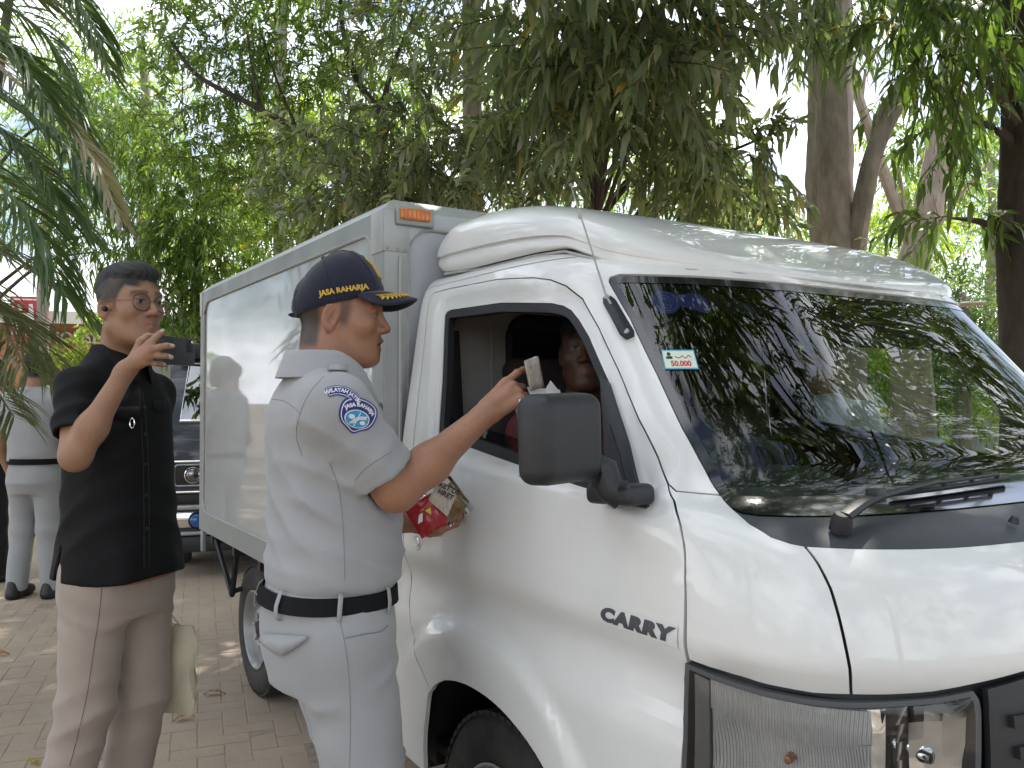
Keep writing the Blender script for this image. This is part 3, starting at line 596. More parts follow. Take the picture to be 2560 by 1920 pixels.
# ------------------------------------------------------------------ cargo box
BX0, BX1, BY, BZ0, BZ1 = -2.895, -.545, .85, .69, 1.945
def rrect(w0, w1, h0, h1, r, n=6):
    pts = []
    for cx, cy, a0 in ((w1-r, h1-r, 0), (w0+r, h1-r, 90), (w0+r, h0+r, 180), (w1-r, h0+r, 270)):
        for k in range(n+1): a = R(a0+90*k/n); pts.append((cx+r*math.cos(a), cy+r*math.sin(a)))
    return pts
cargo = MB().box(BX0+.02, BX1-.02, -BY+.014, BY-.014, BZ0+.02, BZ1-.01).build('cargo_box', M_BOXF, truck)
def slab(outline, holes, f, depth, name, mt, parent, h=.3, sm=False):
    """extruded flat plate: outline in 2-D, f(a, b, d) -> point"""
    loops = [np.array(outline)]+[np.array(q) for q in holes]; pts = np.concatenate(loops); edges = []; o = 0
    for q in loops: n = len(q); edges += [(o+i, o+(i+1) % n) for i in range(n)]; o += n
    r = delaunay_2d_cdt([Vector(p) for p in pts], edges, [], 0, 1e-7); P = np.array([tuple(v) for v in r[0]]); Tm = np.array([t for t in r[2]]); c = P[Tm].mean(1); k = inpoly(c, loops[0])
    for q in loops[1:]: k &= ~inpoly(c, q)
    Tm = Tm[k]; b = MB(); n = len(P); vs_ = [f(a, c_, 0) for a, c_ in P]+[f(a, c_, depth) for a, c_ in P]; fs = [tuple(t) for t in Tm]+[tuple(i+n for i in t[::-1]) for t in Tm]
    e = np.concatenate([Tm[:, [0, 1]], Tm[:, [1, 2]], Tm[:, [2, 0]]]); uq, idx, cn = np.unique(np.sort(e, 1), axis=0, return_index=True, return_counts=True)
    fs += [(int(a), int(c_), int(c_)+n, int(a)+n) for a, c_ in e[idx[cn == 1]]]
    b.add(vs_, fs); return b.build(name, mt, parent, smooth=sm, sharp=35)
for s_ in (-1, 1):
    f = lambda a, c_, d_: (a, s_*(BY-d_), c_)
    inn = rrect(BX0+.075, BX1-.085, BZ0+.095, BZ1-.075, .085)
    slab([(BX0+.004, BZ0+.001), (BX1-.004, BZ0+.001), (BX1-.004, BZ1-.02), (BX0+.004, BZ1-.02)], [inn], f, .02, 'side_frame', M_ALU, cargo)
    slab(rrect(BX0+.07, BX1-.08, BZ0+.09, BZ1-.07, .085), [], lambda a, c_, d_: (a, s_*(BY-.008-d_), c_), .006, 'side_panel', M_BOXP, cargo)
    b = MB(); b.tube([(a, s_*(BY-.004), c_) for a, c_ in inn], .0055, 6, closed=True); b.build('panel_bead', M_SEAL, cargo)
# front face
fx = lambda a, c_, d_: (BX1+.002-d_, a, c_)
inn = rrect(-.772, .772, BZ0+.05, 1.878, .075)
slab([(-BY+.001, BZ0), (BY-.001, BZ0), (BY-.001, BZ1-.02), (-BY+.001, BZ1-.02)], [inn], fx, .02, 'front_frame', M_ALU2, cargo)
b = MB(); b.tube([(BX1-.002, a, c_) for a, c_ in inn], .006, 6, closed=True); b.build('panel_bead', M_SEAL, cargo)
slab(rrect(-.78, .78, BZ0+.04, 1.885, .075), [], lambda a, c_, d_: (BX1-.008-d_, a, c_), .006, 'front_panel', M_BOXF, cargo)
slab([(-BY+.001, BZ0), (BY-.001, BZ0), (BY-.001, BZ1-.02), (-BY+.001, BZ1-.02)], [], lambda a, c_, d_: (BX0+d_, a, c_), .02, 'rear_frame', M_ALU, cargo)
# roof: chamfered rim rising to a flat sheet
ring = lambda o_, z: [(BX0+o_, -BY+o_, z), (BX1-o_, -BY+o_, z), (BX1-o_, BY-o_, z), (BX0+o_, BY-o_, z)]
b = MB(); b.loft([ring(0, BZ1-.02), ring(.012, BZ1-.006), ring(.05, BZ1+.022), ring(.06, BZ1+.024)], cap1=True); b.build('box_roof', M_ALU2, cargo, sharp=20)
# corner cap pieces with rivets (upper near front corner shows a lap joint)
for s_ in (-1, 1):
    for (x0, x1) in ((BX1-.095, BX1+.0045), (BX0-.0025, BX0+.05)):
        b = MB(); b.box(x0, x1, s_*BY-.003, s_*BY+.003, BZ1-.145, BZ1-.018); b.build('corner_cap', M_ALU2, cargo, bevel=.0015)
    b = MB(); b.box(BX1-.003, BX1+.005, s_*.853 if s_ < 0 else .772, -.772 if s_ < 0 else .853, BZ1-.145, BZ1-.018); b.build('corner_cap', M_ALU2, cargo, bevel=.0015)
    for q in (-.842, -.81, -.785):
        b = MB(); b.lathe([(0, .003), (.004, .002), (.005, 0)], 10, Matrix.Translation((BX1+.005, q*-s_, BZ1-.137)) @ Matrix.Rotation(R(90), 4, 'Y')); b.build('rivet', M_ALU, cargo)
    b = MB(); b.tube([(BX1+.006, s_*.80, BZ1-.16), (BX1+.006, s_*.80, .72)], .006, 6); b.build('post_rib', M_ALU2, cargo)
# orange marker lamp in a grey holder on the box front
for s_ in (-1, 1):
    mk = rbox('marker_lamp', BX1+.010, s_*.755, 1.908, .014, .125, .055, M_ALU, cargo, .004, 2)
    rbox('marker_lens', BX1+.020, s_*.758, 1.912, .018, .100, .034, M_ORANGE, mk, .006, 3)
    for k in range(7):
        b = MB(); b.tube([(BX1+.0295, s_*(.758)-.043+.0143*k, 1.899), (BX1+.0295, s_*.758-.043+.0143*k, 1.925)], .0022, 5); b.build('lens_rib', M_ORANGE, mk)
# mud flap, V bracket and cross members under the box
for s_ in (-1, 1):
    b = MB(); b.tube([(-2.772, s_*.80, .68), (-2.417, s_*.80, .43), (-2.330, s_*.80, .68)], .014, 6); b.build('under_bracket', M_DARKST, truck)
    b = MB(); b.tube([(-2.43, s_*.80, .44), (-2.43, s_*.35, .55)], .012, 6); b.build('under_bracket', M_DARKST, truck)
    b = MB(); b.box(-2.86, -2.82, s_*.84-.01, s_*.84+.01, .58, .69); b.build('corner_plate', M_ALU, truck, bevel=.003)
for k in range(6):
    x = -2.75+.42*k; b = MB(); b.box(x-.02, x+.02, -.82, .82, .63, .69); b.build('cross_member', M_DARKST, truck)
# ------------------------------------------------------------------ cab interior
inner = MB().box(-.505, -.485, -.76, .76, .42, 1.20).build('cab_back_wall', M_TRIMG, truck)
slab([(-.73, 1.20), (.73, 1.20), (.70, 1.69), (-.70, 1.69)], [rrect(-.45, .45, 1.30, 1.615, .06)], lambda a, c_, d_: (-.485-d_, a, c_), .02, 'back_wall_upper', M_TRIMG, inner)
b = MB(); b.tube([(-.483, a, c_) for a, c_ in rrect(-.455, .455, 1.295, 1.62, .065)], .012, 8, closed=True); b.build('rear_window_seal', M_RUB, inner)
slab(rrect(-.45, .45, 1.30, 1.615, .06), [], lambda a, c_, d_: (-.495-d_, a, c_), .004, 'rear_window', M_GLASSC, inner)
b = MB(); b.tube([(-.478, a, c_) for a, c_ in rrect(-.715, -.52, 1.28, 1.62, .05)], .006, 6, closed=True); b.build('wall_pressing', M_TRIMG, inner)
U_ = np.linspace(.0, UMAX, 41)
V_ = [S(U_, np.full(41, 1.44))*np.array([.93, .95, 1]), S(U_, np.full(41, 1.49))*np.array([.8, .88, 1])]; c_ = np.array([-.1, 0, 1.705])
V_.append(V_[1]*.5+c_*.5); V_.append(V_[1]*.02+c_*.98)
b = MB(); b.loft([[tuple(p) for p in r] for r in V_], closed=False); b.build('headliner', M_TRIMG, truck)
U_ = np.linspace(.62, UMAX-.62, 33); prof_ = []
Pd = S(U_, np.full(33, .90)); 
rows = [Pd*np.array([.965, .94, 1])+np.array([0, 0, -.012]), np.stack([np.full(33, .52), Pd[:, 1]*.93, np.full(33, 1.155)], 1), np.stack([np.full(33, .44), Pd[:, 1]*.93, np.full(33, 1.14)], 1), np.stack([np.full(33, .40), Pd[:, 1]*.93, np.full(33, 1.08)], 1), np.stack([np.full(33, .46), Pd[:, 1]*.92, np.full(33, .85)], 1), np.stack([np.full(33, .60), Pd[:, 1]*.9, np.full(33, .5)], 1)]
b = MB(); b.loft([[tuple(p) for p in r] for r in rows], closed=False); dash = b.build('dashboard', M_DASH, truck)
b = MB(); b.lathe([(0, .09), (.12, .085), (.20, .05), (.22, 0)], 20, Matrix.Translation((.47, -.38, 1.14)) @ Matrix.Diagonal((.7, 1, .8, 1))); b.build('instrument_hood', M_TRIMD, dash)
b = MB(); b.lathe([(0, .075), (.10, .07), (.16, .04), (.18, 0)], 20, Matrix.Translation((.49, .10, 1.145)) @ Matrix.Diagonal((.7, 1, .8, 1))); b.build('radio_hood', M_TRIMD, dash)
Ms = Matrix.Translation((.33, -.37, 1.10)) @ Matrix.Rotation(R(-62), 4, 'Y')
b = MB(); b.tube([Ms @ Vector((.185*math.cos(2*math.pi*k/28), .185*math.sin(2*math.pi*k/28), 0)) for k in range(28)], .015, 8, closed=True)
for a in (R(0), R(120), R(240)): b.tube([Ms @ Vector((0, 0, -.03)), Ms @ Vector((.185*math.cos(a), .185*math.sin(a), 0))], .014, 6)
b.lathe([(0, .0), (.055, -.005), (.06, -.03), (.04, -.06)], 16, Ms); b.tube([Ms @ Vector((0, 0, -.03)), (.52, -.37, 1.0)], .03, 8); b.build('steering_wheel', M_TRIMD, truck)
for y in (-.37, .37):
    st_ = rbox('seat', -.12, y, .80, .50, .50, .16, M_SEATF, truck, .05, 4)
    rbox('backrest', -.37, y, 1.08, .14, .48, .52, M_SEATF, st_, .05, 4, Matrix.Rotation(R(-14), 4, 'Y'))
    rbox('headrest', -.425, y, 1.415, .09, .26, .15, M_SEATF, st_, .04, 4, Matrix.Rotation(R(-14), 4, 'Y'))
b = MB(); b.tube([(-.40, -.70, 1.56), (-.39, -.69, 1.30), (-.37, -.67, 1.10), (-.36, -.66, .75)], .022, 6, flat=.15); b.build('seat_belt', M_RUB, truck)
b = MB(); b.box(-.385, -.375, -.70, -.66, 1.24, 1.30); b.build('belt_tongue', M_CHROME, truck, bevel=.003)
# ================================================================== ground and paving
def leaf_mat(name, trans=.38, rough=.42, gloss=.5, tcol=(1.15, 1.22, .50)):
    m = bpy.data.materials.new(name); m.use_nodes = True; n = m.node_tree.nodes; L = m.node_tree.links; p = n['Principled BSDF']
    a = n.new('ShaderNodeVertexColor'); a.layer_name = 'col'; L.new(a.outputs['Color'], p.inputs['Base Color']); p.inputs['Roughness'].default_value = rough; p.inputs['Specular IOR Level'].default_value = gloss
    t = n.new('ShaderNodeBsdfTranslucent'); mu = n.new('ShaderNodeMixRGB'); mu.blend_type = 'MULTIPLY'; mu.inputs[0].default_value = 1; mu.inputs[2].default_value = (*[min(c*1.9, 4) for c in tcol], 1)
    L.new(a.outputs['Color'], mu.inputs[1]); L.new(mu.outputs[0], t.inputs[0]); ms = n.new('ShaderNodeMixShader'); ms.inputs[0].default_value = trans
    L.new(p.outputs[0], ms.inputs[1]); L.new(t.outputs[0], ms.inputs[2]); L.new(ms.outputs[0], n['Material Output'].inputs[0]); return m
M_LEAF = leaf_mat('broad_leaf', .48); M_LEAFN = leaf_mat('near_leaf', .42, .34, .6); M_PALM = leaf_mat('palm_leaf', .25, .40, .5)
def bark(name, c1, c2, sc_=9, bump=1.0):
    return mat(name, c1, rough=.9, noise=1, col2=c2, nscale=sc_, detail=10, bump=bump, bscale=16, stretch=(1, 1, .34))
M_BARKD = bark('dark_bark', (.085, .068, .055), (.035, .028, .024)); M_BARK = bark('grey_brown_bark', (.42, .365, .32), (.20, .17, .145)); M_BARKP = bark('pale_bark', (.46, .39, .33), (.26, .21, .175)); M_TWIG = mat('twig_bark', (.07, .055, .035), rough=.9)
M_GROUND = mat('sandy_ground', (.20, .155, .11), rough=.95, noise=1, col2=(.13, .10, .072), nscale=1.2, detail=9, bump=.5, bscale=40)
def ground():
    V = []; n = 60; xs = np.concatenate([[-400, -120], np.linspace(-40, 40, n), [120, 400]]); ys = np.concatenate([[-200, -60], np.linspace(-20, 60, n), [160, 600]])
    gx, gy = np.meshgrid(xs, ys); gz = np.full(gx.shape, -.022); k = len(xs)
    F4 = [(j*k+i, j*k+i+1, (j+1)*k+i+1, (j+1)*k+i) for j in range(len(ys)-1) for i in range(k-1)]
    g = link('ground', np_mesh('ground', np.stack([gx.ravel(), gy.ravel(), gz.ravel()], 1), None, F4, True), M_GROUND); return tag(g, kind='structure')
ground_o = ground()
def paver_mat(name, c1, c2):
    m = mat(name, c1, rough=.92, noise=1, col2=c2, nscale=14, detail=8, bump=.35, bscale=120); n = m.node_tree.nodes; L = m.node_tree.links; p = n['Principled BSDF']; old = p.inputs['Base Color'].links[0].from_socket
    g = n.new('ShaderNodeNewGeometry'); x = n.new('ShaderNodeTexNoise'); x.inputs['Scale'].default_value = 1.1; x.inputs['Detail'].default_value = 6; L.new(g.outputs['Position'], x.inputs['Vector'])
    r_ = n.new('ShaderNodeValToRGB'); r_.color_ramp.elements[0].position = .35; r_.color_ramp.elements[1].position = .68; r_.color_ramp.elements[0].color = (.80, .79, .79, 1); r_.color_ramp.elements[1].color = (1.10, 1.04, .98, 1); L.new(x.outputs['Fac'], r_.inputs[0])
    mu = n.new('ShaderNodeMixRGB'); mu.blend_type = 'MULTIPLY'; mu.inputs[0].default_value = 1; L.new(old, mu.inputs[1]); L.new(r_.outputs[0], mu.inputs[2]); L.new(mu.outputs[0], p.inputs['Base Color']); return m
M_PAVE = [paver_mat('paver_concrete', (.43, .350, .268), (.40, .325, .25)), paver_mat('paver_concrete_grey', (.425, .348, .268), (.395, .322, .25)), paver_mat('paver_concrete_warm', (.435, .352, .268), (.405, .326, .25))]
def paving():
    road = tag(MB().box(-9, 16, -6, 26, -.019, -.0014).build('pavement', mat('joint_sand', (.38, .31, .24), rough=1, noise=.4, nscale=30)), kind='structure')
    a, b_ = .1, .2; g = .0022; V0 = []
    # one block: chamfered top
    def block(l, w, z=0):
        x, y = l/2-g, w/2-g; c = .003
        return [(-x, -y, -.012), (x, -y, -.012), (x, y, -.012), (-x, y, -.012), (-x, -y, -.0010+z), (x, -y, -.0010+z), (x, y, -.0010+z), (-x, y, -.0010+z), (-x+c, -y+c, z), (x-c, -y+c, z), (x-c, y-c, z), (-x+c, y-c, z)]
    fs = [(0, 1, 5, 4), (1, 2, 6, 5), (2, 3, 7, 6), (3, 0, 4, 7), (4, 5, 9, 8), (5, 6, 10, 9), (6, 7, 11, 10), (7, 4, 8, 11), (8, 9, 10, 11)]
    # herringbone lattice turned by 45 degrees
    th = R(20); c, s = math.cos(th), math.sin(th); spots = []
    for i in range(-150, 260):
        for j in range(-180, 180):
            k = (i+j) 
    # bricks: horizontal at (i,j) when (i - j) mod 4 == 0, vertical when (i - j) mod 4 == 3 of cell grid a x a
    for j in range(-60, 330):
        for i in range(-200, 220):
            m4 = (i-j) % 4
            if m4 == 0: spots.append(((i+1)*a, (j+.5)*a, 0))
            elif m4 == 3: spots.append(((i+.5)*a, (j+1)*a, 1))
    Q = np.array(spots); X = Q[:, 0]*c-Q[:, 1]*s; Y = Q[:, 0]*s+Q[:, 1]*c
    px = 1280+FPX*X/np.maximum(Y, .01); py = HORIZON+FPX*CAM_H/np.maximum(Y, .01)
    keep = (Y > 2.6) & (Y < 17) & (px > -120) & (px < 1500) & (py < 1990)
    X, Y, O_, px, py = X[keep], Y[keep], Q[keep, 2], px[keep], py[keep]
    # visible first: open floor in the photograph, nearest first
    vis = (py < 1925) & (px > -15) & (px < 760) & ~((px > 120) & (px < 400) & (py > 1480)) & ~((px > 660) & (py > 1500)) & ~((px > 590) & (px < 700) & (py < 1700))
    order = np.lexsort((Y, ~vis)); me = {}
    for v in range(6):
        l, w = b_, a; z = [-.0, -.0005, .0006, .0003, -.0003, .0009][v]; b = MB(); b.add(block(l, w, z), fs); me[v] = b.mesh('paver', M_PAVE[v % 3], smooth=False)
    for k in order[:300]:
        o = bpy.data.objects.new('paver', me[int(rng.integers(0, 6))]); COL.objects.link(o); o.parent = road; o.location = (X[k], Y[k], 0); o.rotation_euler = (float(rng.normal(0, .004)), float(rng.normal(0, .004)), th+(math.pi/2 if O_[k] else 0)+float(rng.normal(0, .012)))
    rest = order[300:]; B = np.array(block(b_, a)); Vs = []; n = len(rest)
    ang = th+np.where(O_[rest] > 0, math.pi/2, 0)+rng.normal(0, .01, n); ca, sa = np.cos(ang)[:, None], np.sin(ang)[:, None]
    VX = B[None, :, 0]*ca-B[None, :, 1]*sa+X[rest][:, None]; VY = B[None, :, 0]*sa+B[None, :, 1]*ca+Y[rest][:, None]; tl = rng.normal(0, .006, (n, 2)); VZ = B[None, :, 2]+rng.normal(0, .0008, n)[:, None]+(VX-X[rest][:, None])*tl[:, :1]+(VY-Y[rest][:, None])*tl[:, 1:]
    V = np.stack([VX, VY, VZ], 2).reshape(-1, 3); F4 = (np.array(fs)[None]+(np.arange(n)*12)[:, None, None]).reshape(-1, 4)
    m_ = np_mesh('paver_field', V, None, F4, False, mats=M_PAVE, midx=np.repeat(rng.integers(0, 3, n), len(fs))); o = link('paver_field', m_, None, road); tag(o, kind='stuff')
    return road
paving()
# ================================================================== foliage
def leaves_geo(B, Dv, L, W, curl, roll, nseg=4, wave=.10):
    n = len(B); Dv = Dv/np.linalg.norm(Dv, axis=1)[:, None]; up = np.tile([0, 0, 1.], (n, 1)); s = np.cross(Dv, up); ln = np.linalg.norm(s, axis=1)[:, None]; s = np.where(ln < .05, [1., 0, 0], s/np.maximum(ln, 1e-6)); nn = np.cross(s, Dv)
    c, q = np.cos(roll)[:, None], np.sin(roll)[:, None]; s, nn = s*c+nn*q, nn*c-s*q
    T = np.linspace(0, 1, nseg+1); prof = np.interp(T, [0, .12, .35, .6, .85, 1], [.10, .62, 1, .86, .38, .02]); out = np.zeros((n, nseg+1, 2, 3))
    for i, t in enumerate(T):
        ctr = B+Dv*(L*t)[:, None]; ctr[:, 2] -= curl*L*t*t; ctr = ctr+nn*(.10*L*np.sin(math.pi*t))[:, None]
        wv = nn*(W*wave*(1 if i % 2 else -1))[:, None]
        out[:, i, 0] = ctr-s*(W*.5*prof[i])[:, None]+wv; out[:, i, 1] = ctr+s*(W*.5*prof[i])[:, None]-wv
    V = out.reshape(-1, 3); k = (nseg+1)*2; f = np.array([(2*i, 2*i+1, 2*i+3, 2*i+2) for i in range(nseg)]); F4 = (f[None]+(np.arange(n)*k)[:, None, None]).reshape(-1, 4)
    return V, F4, k
def foliage(name, clusters, mt, parent, leafL=.15, leafW=.036, nleaf=16, twigL=.5, droop=.6, cols=((.05, .11, .025), (.09, .16, .03)), nseg=4, seed=1, hang=.55, dusty=.0, twigs=True, spread=1.0, curl=(.25, .35)):
    """clusters: (centre xyz, radii xyz, number of twigs)"""
    r = np.random.default_rng(seed); P = []; Dr = []
    for c, rad, n in clusters:
        q = unit(r.normal(size=(n, 3)))*(r.random((n, 1))**.45); P.append(np.array(c)+q*np.array(rad)); d = unit(q*np.array([1, 1, .5])+r.normal(size=(n, 3))*.55*spread+np.array([0, 0, -droop])); Dr.append(d)
    P = np.concatenate(P); Dr = np.concatenate(Dr); N = len(P); tl = twigL*(.6+.7*r.random(N)); m = nleaf
    t = (np.arange(m)+.6)/m; TB = P[:, None]+Dr[:, None]*(tl[:, None]*t[None])[..., None]; TB[..., 2] -= (tl[:, None]*.35*droop*t[None]**2)
    side = unit(np.cross(Dr, r.normal(size=(N, 3)))); alt = np.where(np.arange(m) % 2, 1, -1)[None, :, None]
    ld = Dr[:, None]*.55+side[:, None]*alt*.75+r.normal(size=(N, m, 3))*.30; ld[..., 2] -= hang*(.5+r.random((N, m))); ld = unit(ld).reshape(-1, 3)
    B = TB.reshape(-1, 3); n = len(B); L = leafL*(.65+.6*r.random(n)); W = leafW*(.7+.6*r.random(n))
    V, F4, k = leaves_geo(B, ld, L, W, curl[0]+curl[1]*r.random(n), r.normal(0, .7, n), nseg, .09)
    c0, c1 = np.array(cols[0]), np.array(cols[1]); tw = np.repeat(r.random(N), m)[:, None]; f = np.clip(tw*.7+r.random((n, 1))*.5-.1, 0, 1); C = c0*(1-f)+c1*f
    C *= (.75+.5*r.random((n, 1)))
    if dusty: g = (r.random((n, 1)) < dusty)*(.4+.6*r.random((n, 1))); C = C*(1-g)+np.array([.30, .29, .25])*g
    old = r.random((n, 1)) < .012; C = np.where(old, np.array([.30, .22, .05]), C)
    me = np_mesh(name, V, None, F4, True, mats=[mt]); set_col(me, np.repeat(C, k, 0)); o = link(name, me, None, parent)
    if twigs:
        E = P+Dr*tl[:, None]; E[:, 2] -= tl*.35*droop; Mi = P+Dr*(tl*.5)[:, None]; Mi[:, 2] -= tl*.09*droop; a = side*.0042; b2 = unit(np.cross(Dr, side))*.0042
        ring = lambda C_, s_: np.stack([C_+a*s_, C_-a*.5*s_+b2*.86*s_, C_-a*.5*s_-b2*.86*s_], 1)
        Vt = np.concatenate([ring(P, 1.3), ring(Mi, 1.), ring(E, .5)], 1).reshape(-1, 3); ft = np.array([(i*3+j, i*3+(j+1) % 3, (i+1)*3+(j+1) % 3, (i+1)*3+j) for i in range(2) for j in range(3)]); Ft = (ft[None]+(np.arange(N)*9)[:, None, None]).reshape(-1, 4)
        link('twigs', np_mesh('twigs', Vt, None, Ft, True), M_TWIG, parent)['kind'] = 'stuff'
    return o
def limb(name, pts, r0, r1, mt, parent, n=10, lump=.12, seed=0, fl=0, sides=14):
    r = np.random.default_rng(seed); c = spline(pts, n); m = len(c); b = MB(); rings = []; ph_ = r.random(4)*6.28
    for i, p in enumerate(c):
        t = unit(c[min(i+1, m-1)]-c[max(i-1, 0)]); u = np.array([1., 0, 0]) if abs(t[0]) < .9 else np.array([0, 1., 0]); a = unit(np.cross(t, u)); b2 = np.cross(a, t); f = i/(m-1); rad = r0+(r1-r0)*f
        if fl and f < .25: rad *= 1+fl*(1-f/.25)**2
        ring = []
        for k in range(sides):
            an = 2*math.pi*k/sides; q = rad*(1+lump*(math.sin(3*an+ph_[0]+f*2)+.6*math.sin(5*an+ph_[1]-f*5)+.5*math.sin(f*23+an+ph_[2]))*.5+r.normal()*lump*.10); ring.append(tuple(p+(a*math.cos(an)+b2*math.sin(an))*q))
        rings.append(ring)
    b.loft(rings, cap0=True, cap1=True); return b.build(name, mt, parent)
G_DARK = ((.045, .078, .034), (.075, .120, .046)); G_NEAR = ((.105, .138, .092), (.165, .205, .130)); G_MID2 = ((.095, .145, .046), (.165, .225, .064)); G_MID = ((.075, .128, .036), (.135, .195, .050)); G_YEL = ((.155, .225, .038), (.26, .32, .055)); G_FAR = ((.110, .175, .055), (.185, .255, .078))
def tree(name, label, base, trunk, r0, r1, mt, clusters, limbs=(), group='shade trees around the truck', lump=.12, fl=.5, seed=1, limb_to=True, **fk):
    t = empty(name, (base[0], base[1], 0), 0, label, 'tree', group); t.location = (0, 0, 0)
    pts = [(base[0], base[1], -.05)]+[tuple(p) for p in trunk]; limb('trunk', pts, r0, r1, mt, t, lump=lump, fl=fl, seed=seed, sides=18)
    tp = spline(pts, 10)
    for i, (lp, a, b_) in enumerate(limbs): limb('branch', lp, a, b_, mt, t, lump=.10, seed=seed+i+5, sides=10)
    if limb_to:
        for i, (c, rad, n) in enumerate(clusters):
            c = np.array(c); hz = np.array([p[2] for p in tp]); want = c[2]-.35*np.linalg.norm(c[:2]-np.array(base[:2])); k = int(np.argmin(abs(hz-want))); s = tp[k]; mid = (s+c)/2+np.array([0, 0, .12*np.linalg.norm(c-s)])
            rr = max(.018, .05*min(1, r0/.2)); limb('branch', [tuple(s), tuple(mid), tuple(c)], rr, .010, mt, t, n=6, seed=seed+40+i, sides=7)
    foliage('crown', clusters, fk.pop('leafm', M_LEAF), t, seed=seed, **fk)
    return t
def added_shade_crown(parent, cs, seed): foliage('added_shade_crown', cs, M_LEAF, parent, leafL=.34, leafW=.11, nleaf=12, twigL=.8, droop=.2, hang=.15, cols=G_MID, nseg=2, seed=seed, twigs=False)  # outsized leaves above the view, added to block the sun and close the sky
def cl(x, y, z_, rx, ry, rz, n): return (Wp(x, y, z_), (rx, ry, rz), n)
# --- dark straight tree right behind the cab: long drooping leaves hang in front of it
b1 = Wp(1284, 868, 8.0)
tree('drooping_leaf_tree', 'tree with long drooping wavy leaves whose dark straight trunk stands right behind the cab roof', b1, [(b1[0]+.01, b1[1], 1.5), (b1[0]-.02, b1[1], 3.2), (b1[0]+.05, b1[1], 6.5), (b1[0], b1[1], 9.0)], .105, .06, M_BARKD,
     [cl(1210, 40, 5.2, .5, .7, .45, 30), cl(1390, 30, 5.0, .45, .6, .40, 32), cl(1350, 160, 5.7, .45, .6, .4, 26), cl(1460, 190, 6.0, .30, .5, .4, 18), cl(1200, 210, 6.4, .6, .6, .45, 26), cl(1470, 320, 6.9, .36, .5, .35, 24), cl(1150, 310, 7.3, .38, .5, .3, 18), cl(1340, 180, 6.7, .5, .5, .25, 20), cl(1540, 420, 7.7, .5, .5, .3, 28), cl(1530, 40, 5.4, .25, .5, .3, 12), cl(1540, 300, 6.7, .28, .4, .35, 18), cl(1600, 420, 7.8, .4, .4, .28, 20), cl(1640, 300, 6.4, .12, .3, .25, 4), cl(1270, 130, 6.0, .5, .5, .35, 22), cl(1330, -200, 5.6, 1.2, 1.1, .5, 45), cl(1300, -480, 5.2, 1.6, 1.4, .8, 80), cl(900, -440, 4.6, 1.4, 1.4, .7, 60)],
     leafm=M_LEAFN, leafL=.18, leafW=.042, nleaf=19, twigL=.42, droop=.40, hang=.28, curl=(.10, .40), cols=G_NEAR, nseg=6, seed=11, dusty=.16, lump=.06)
b2 = Wp(1026, 868, 9.0)
tree('mast_tree', 'tree with broad dusty trunk and drooping grey-green leaves behind the front of the cargo box', b2, [(b2[0], b2[1], 2.0), (b2[0]-.03, b2[1], 4.0), (b2[0]-.05, b2[1], 7.5), (b2[0], b2[1], 9.5)], .14, .07, M_BARK,
     [cl(1040, 60, 8.0, 1.2, .8, .9, 80), cl(900, 330, 7.6, .9, .7, .6, 64), cl(1020, 300, 7.4, .8, .7, .7, 62), cl(800, 430, 8.4, 1.0, .5, .4, 50), cl(1110, 380, 9.6, .5, .5, .4, 26), cl(760, 360, 8.2, .7, .6, .5, 44), cl(930, 420, 8.2, .8, .5, .35, 36), cl(980, -250, 7.6, 2.0, 1.6, 1.0, 90), (np.array([.2, 9.2, 8.6]), (2.2, 2.2, .8), 130), (np.array([-1.6, 7.2, 7.8]), (1.8, 1.8, .7), 100)],  # last two clusters, above the view, added to keep sun off the paving
     leafm=M_LEAFN, leafL=.15, leafW=.036, nleaf=18, twigL=.40, droop=.35, hang=.20, curl=(.08, .35), cols=((.105, .135, .088), (.165, .200, .122)), nseg=4, seed=12, dusty=.28)
added_shade_crown(bpy.data.objects['mast_tree'], [(np.array([.2, 9.4, 8.8]), (2.0, 2.0, .6), 90), (np.array([-1.6, 7.6, 8.0]), (1.6, 1.8, .5), 70), (np.array([1.6, 7.2, 7.8]), (1.6, 1.6, .5), 60)], 91)
b3 = Wp(822, 868, 10.0)
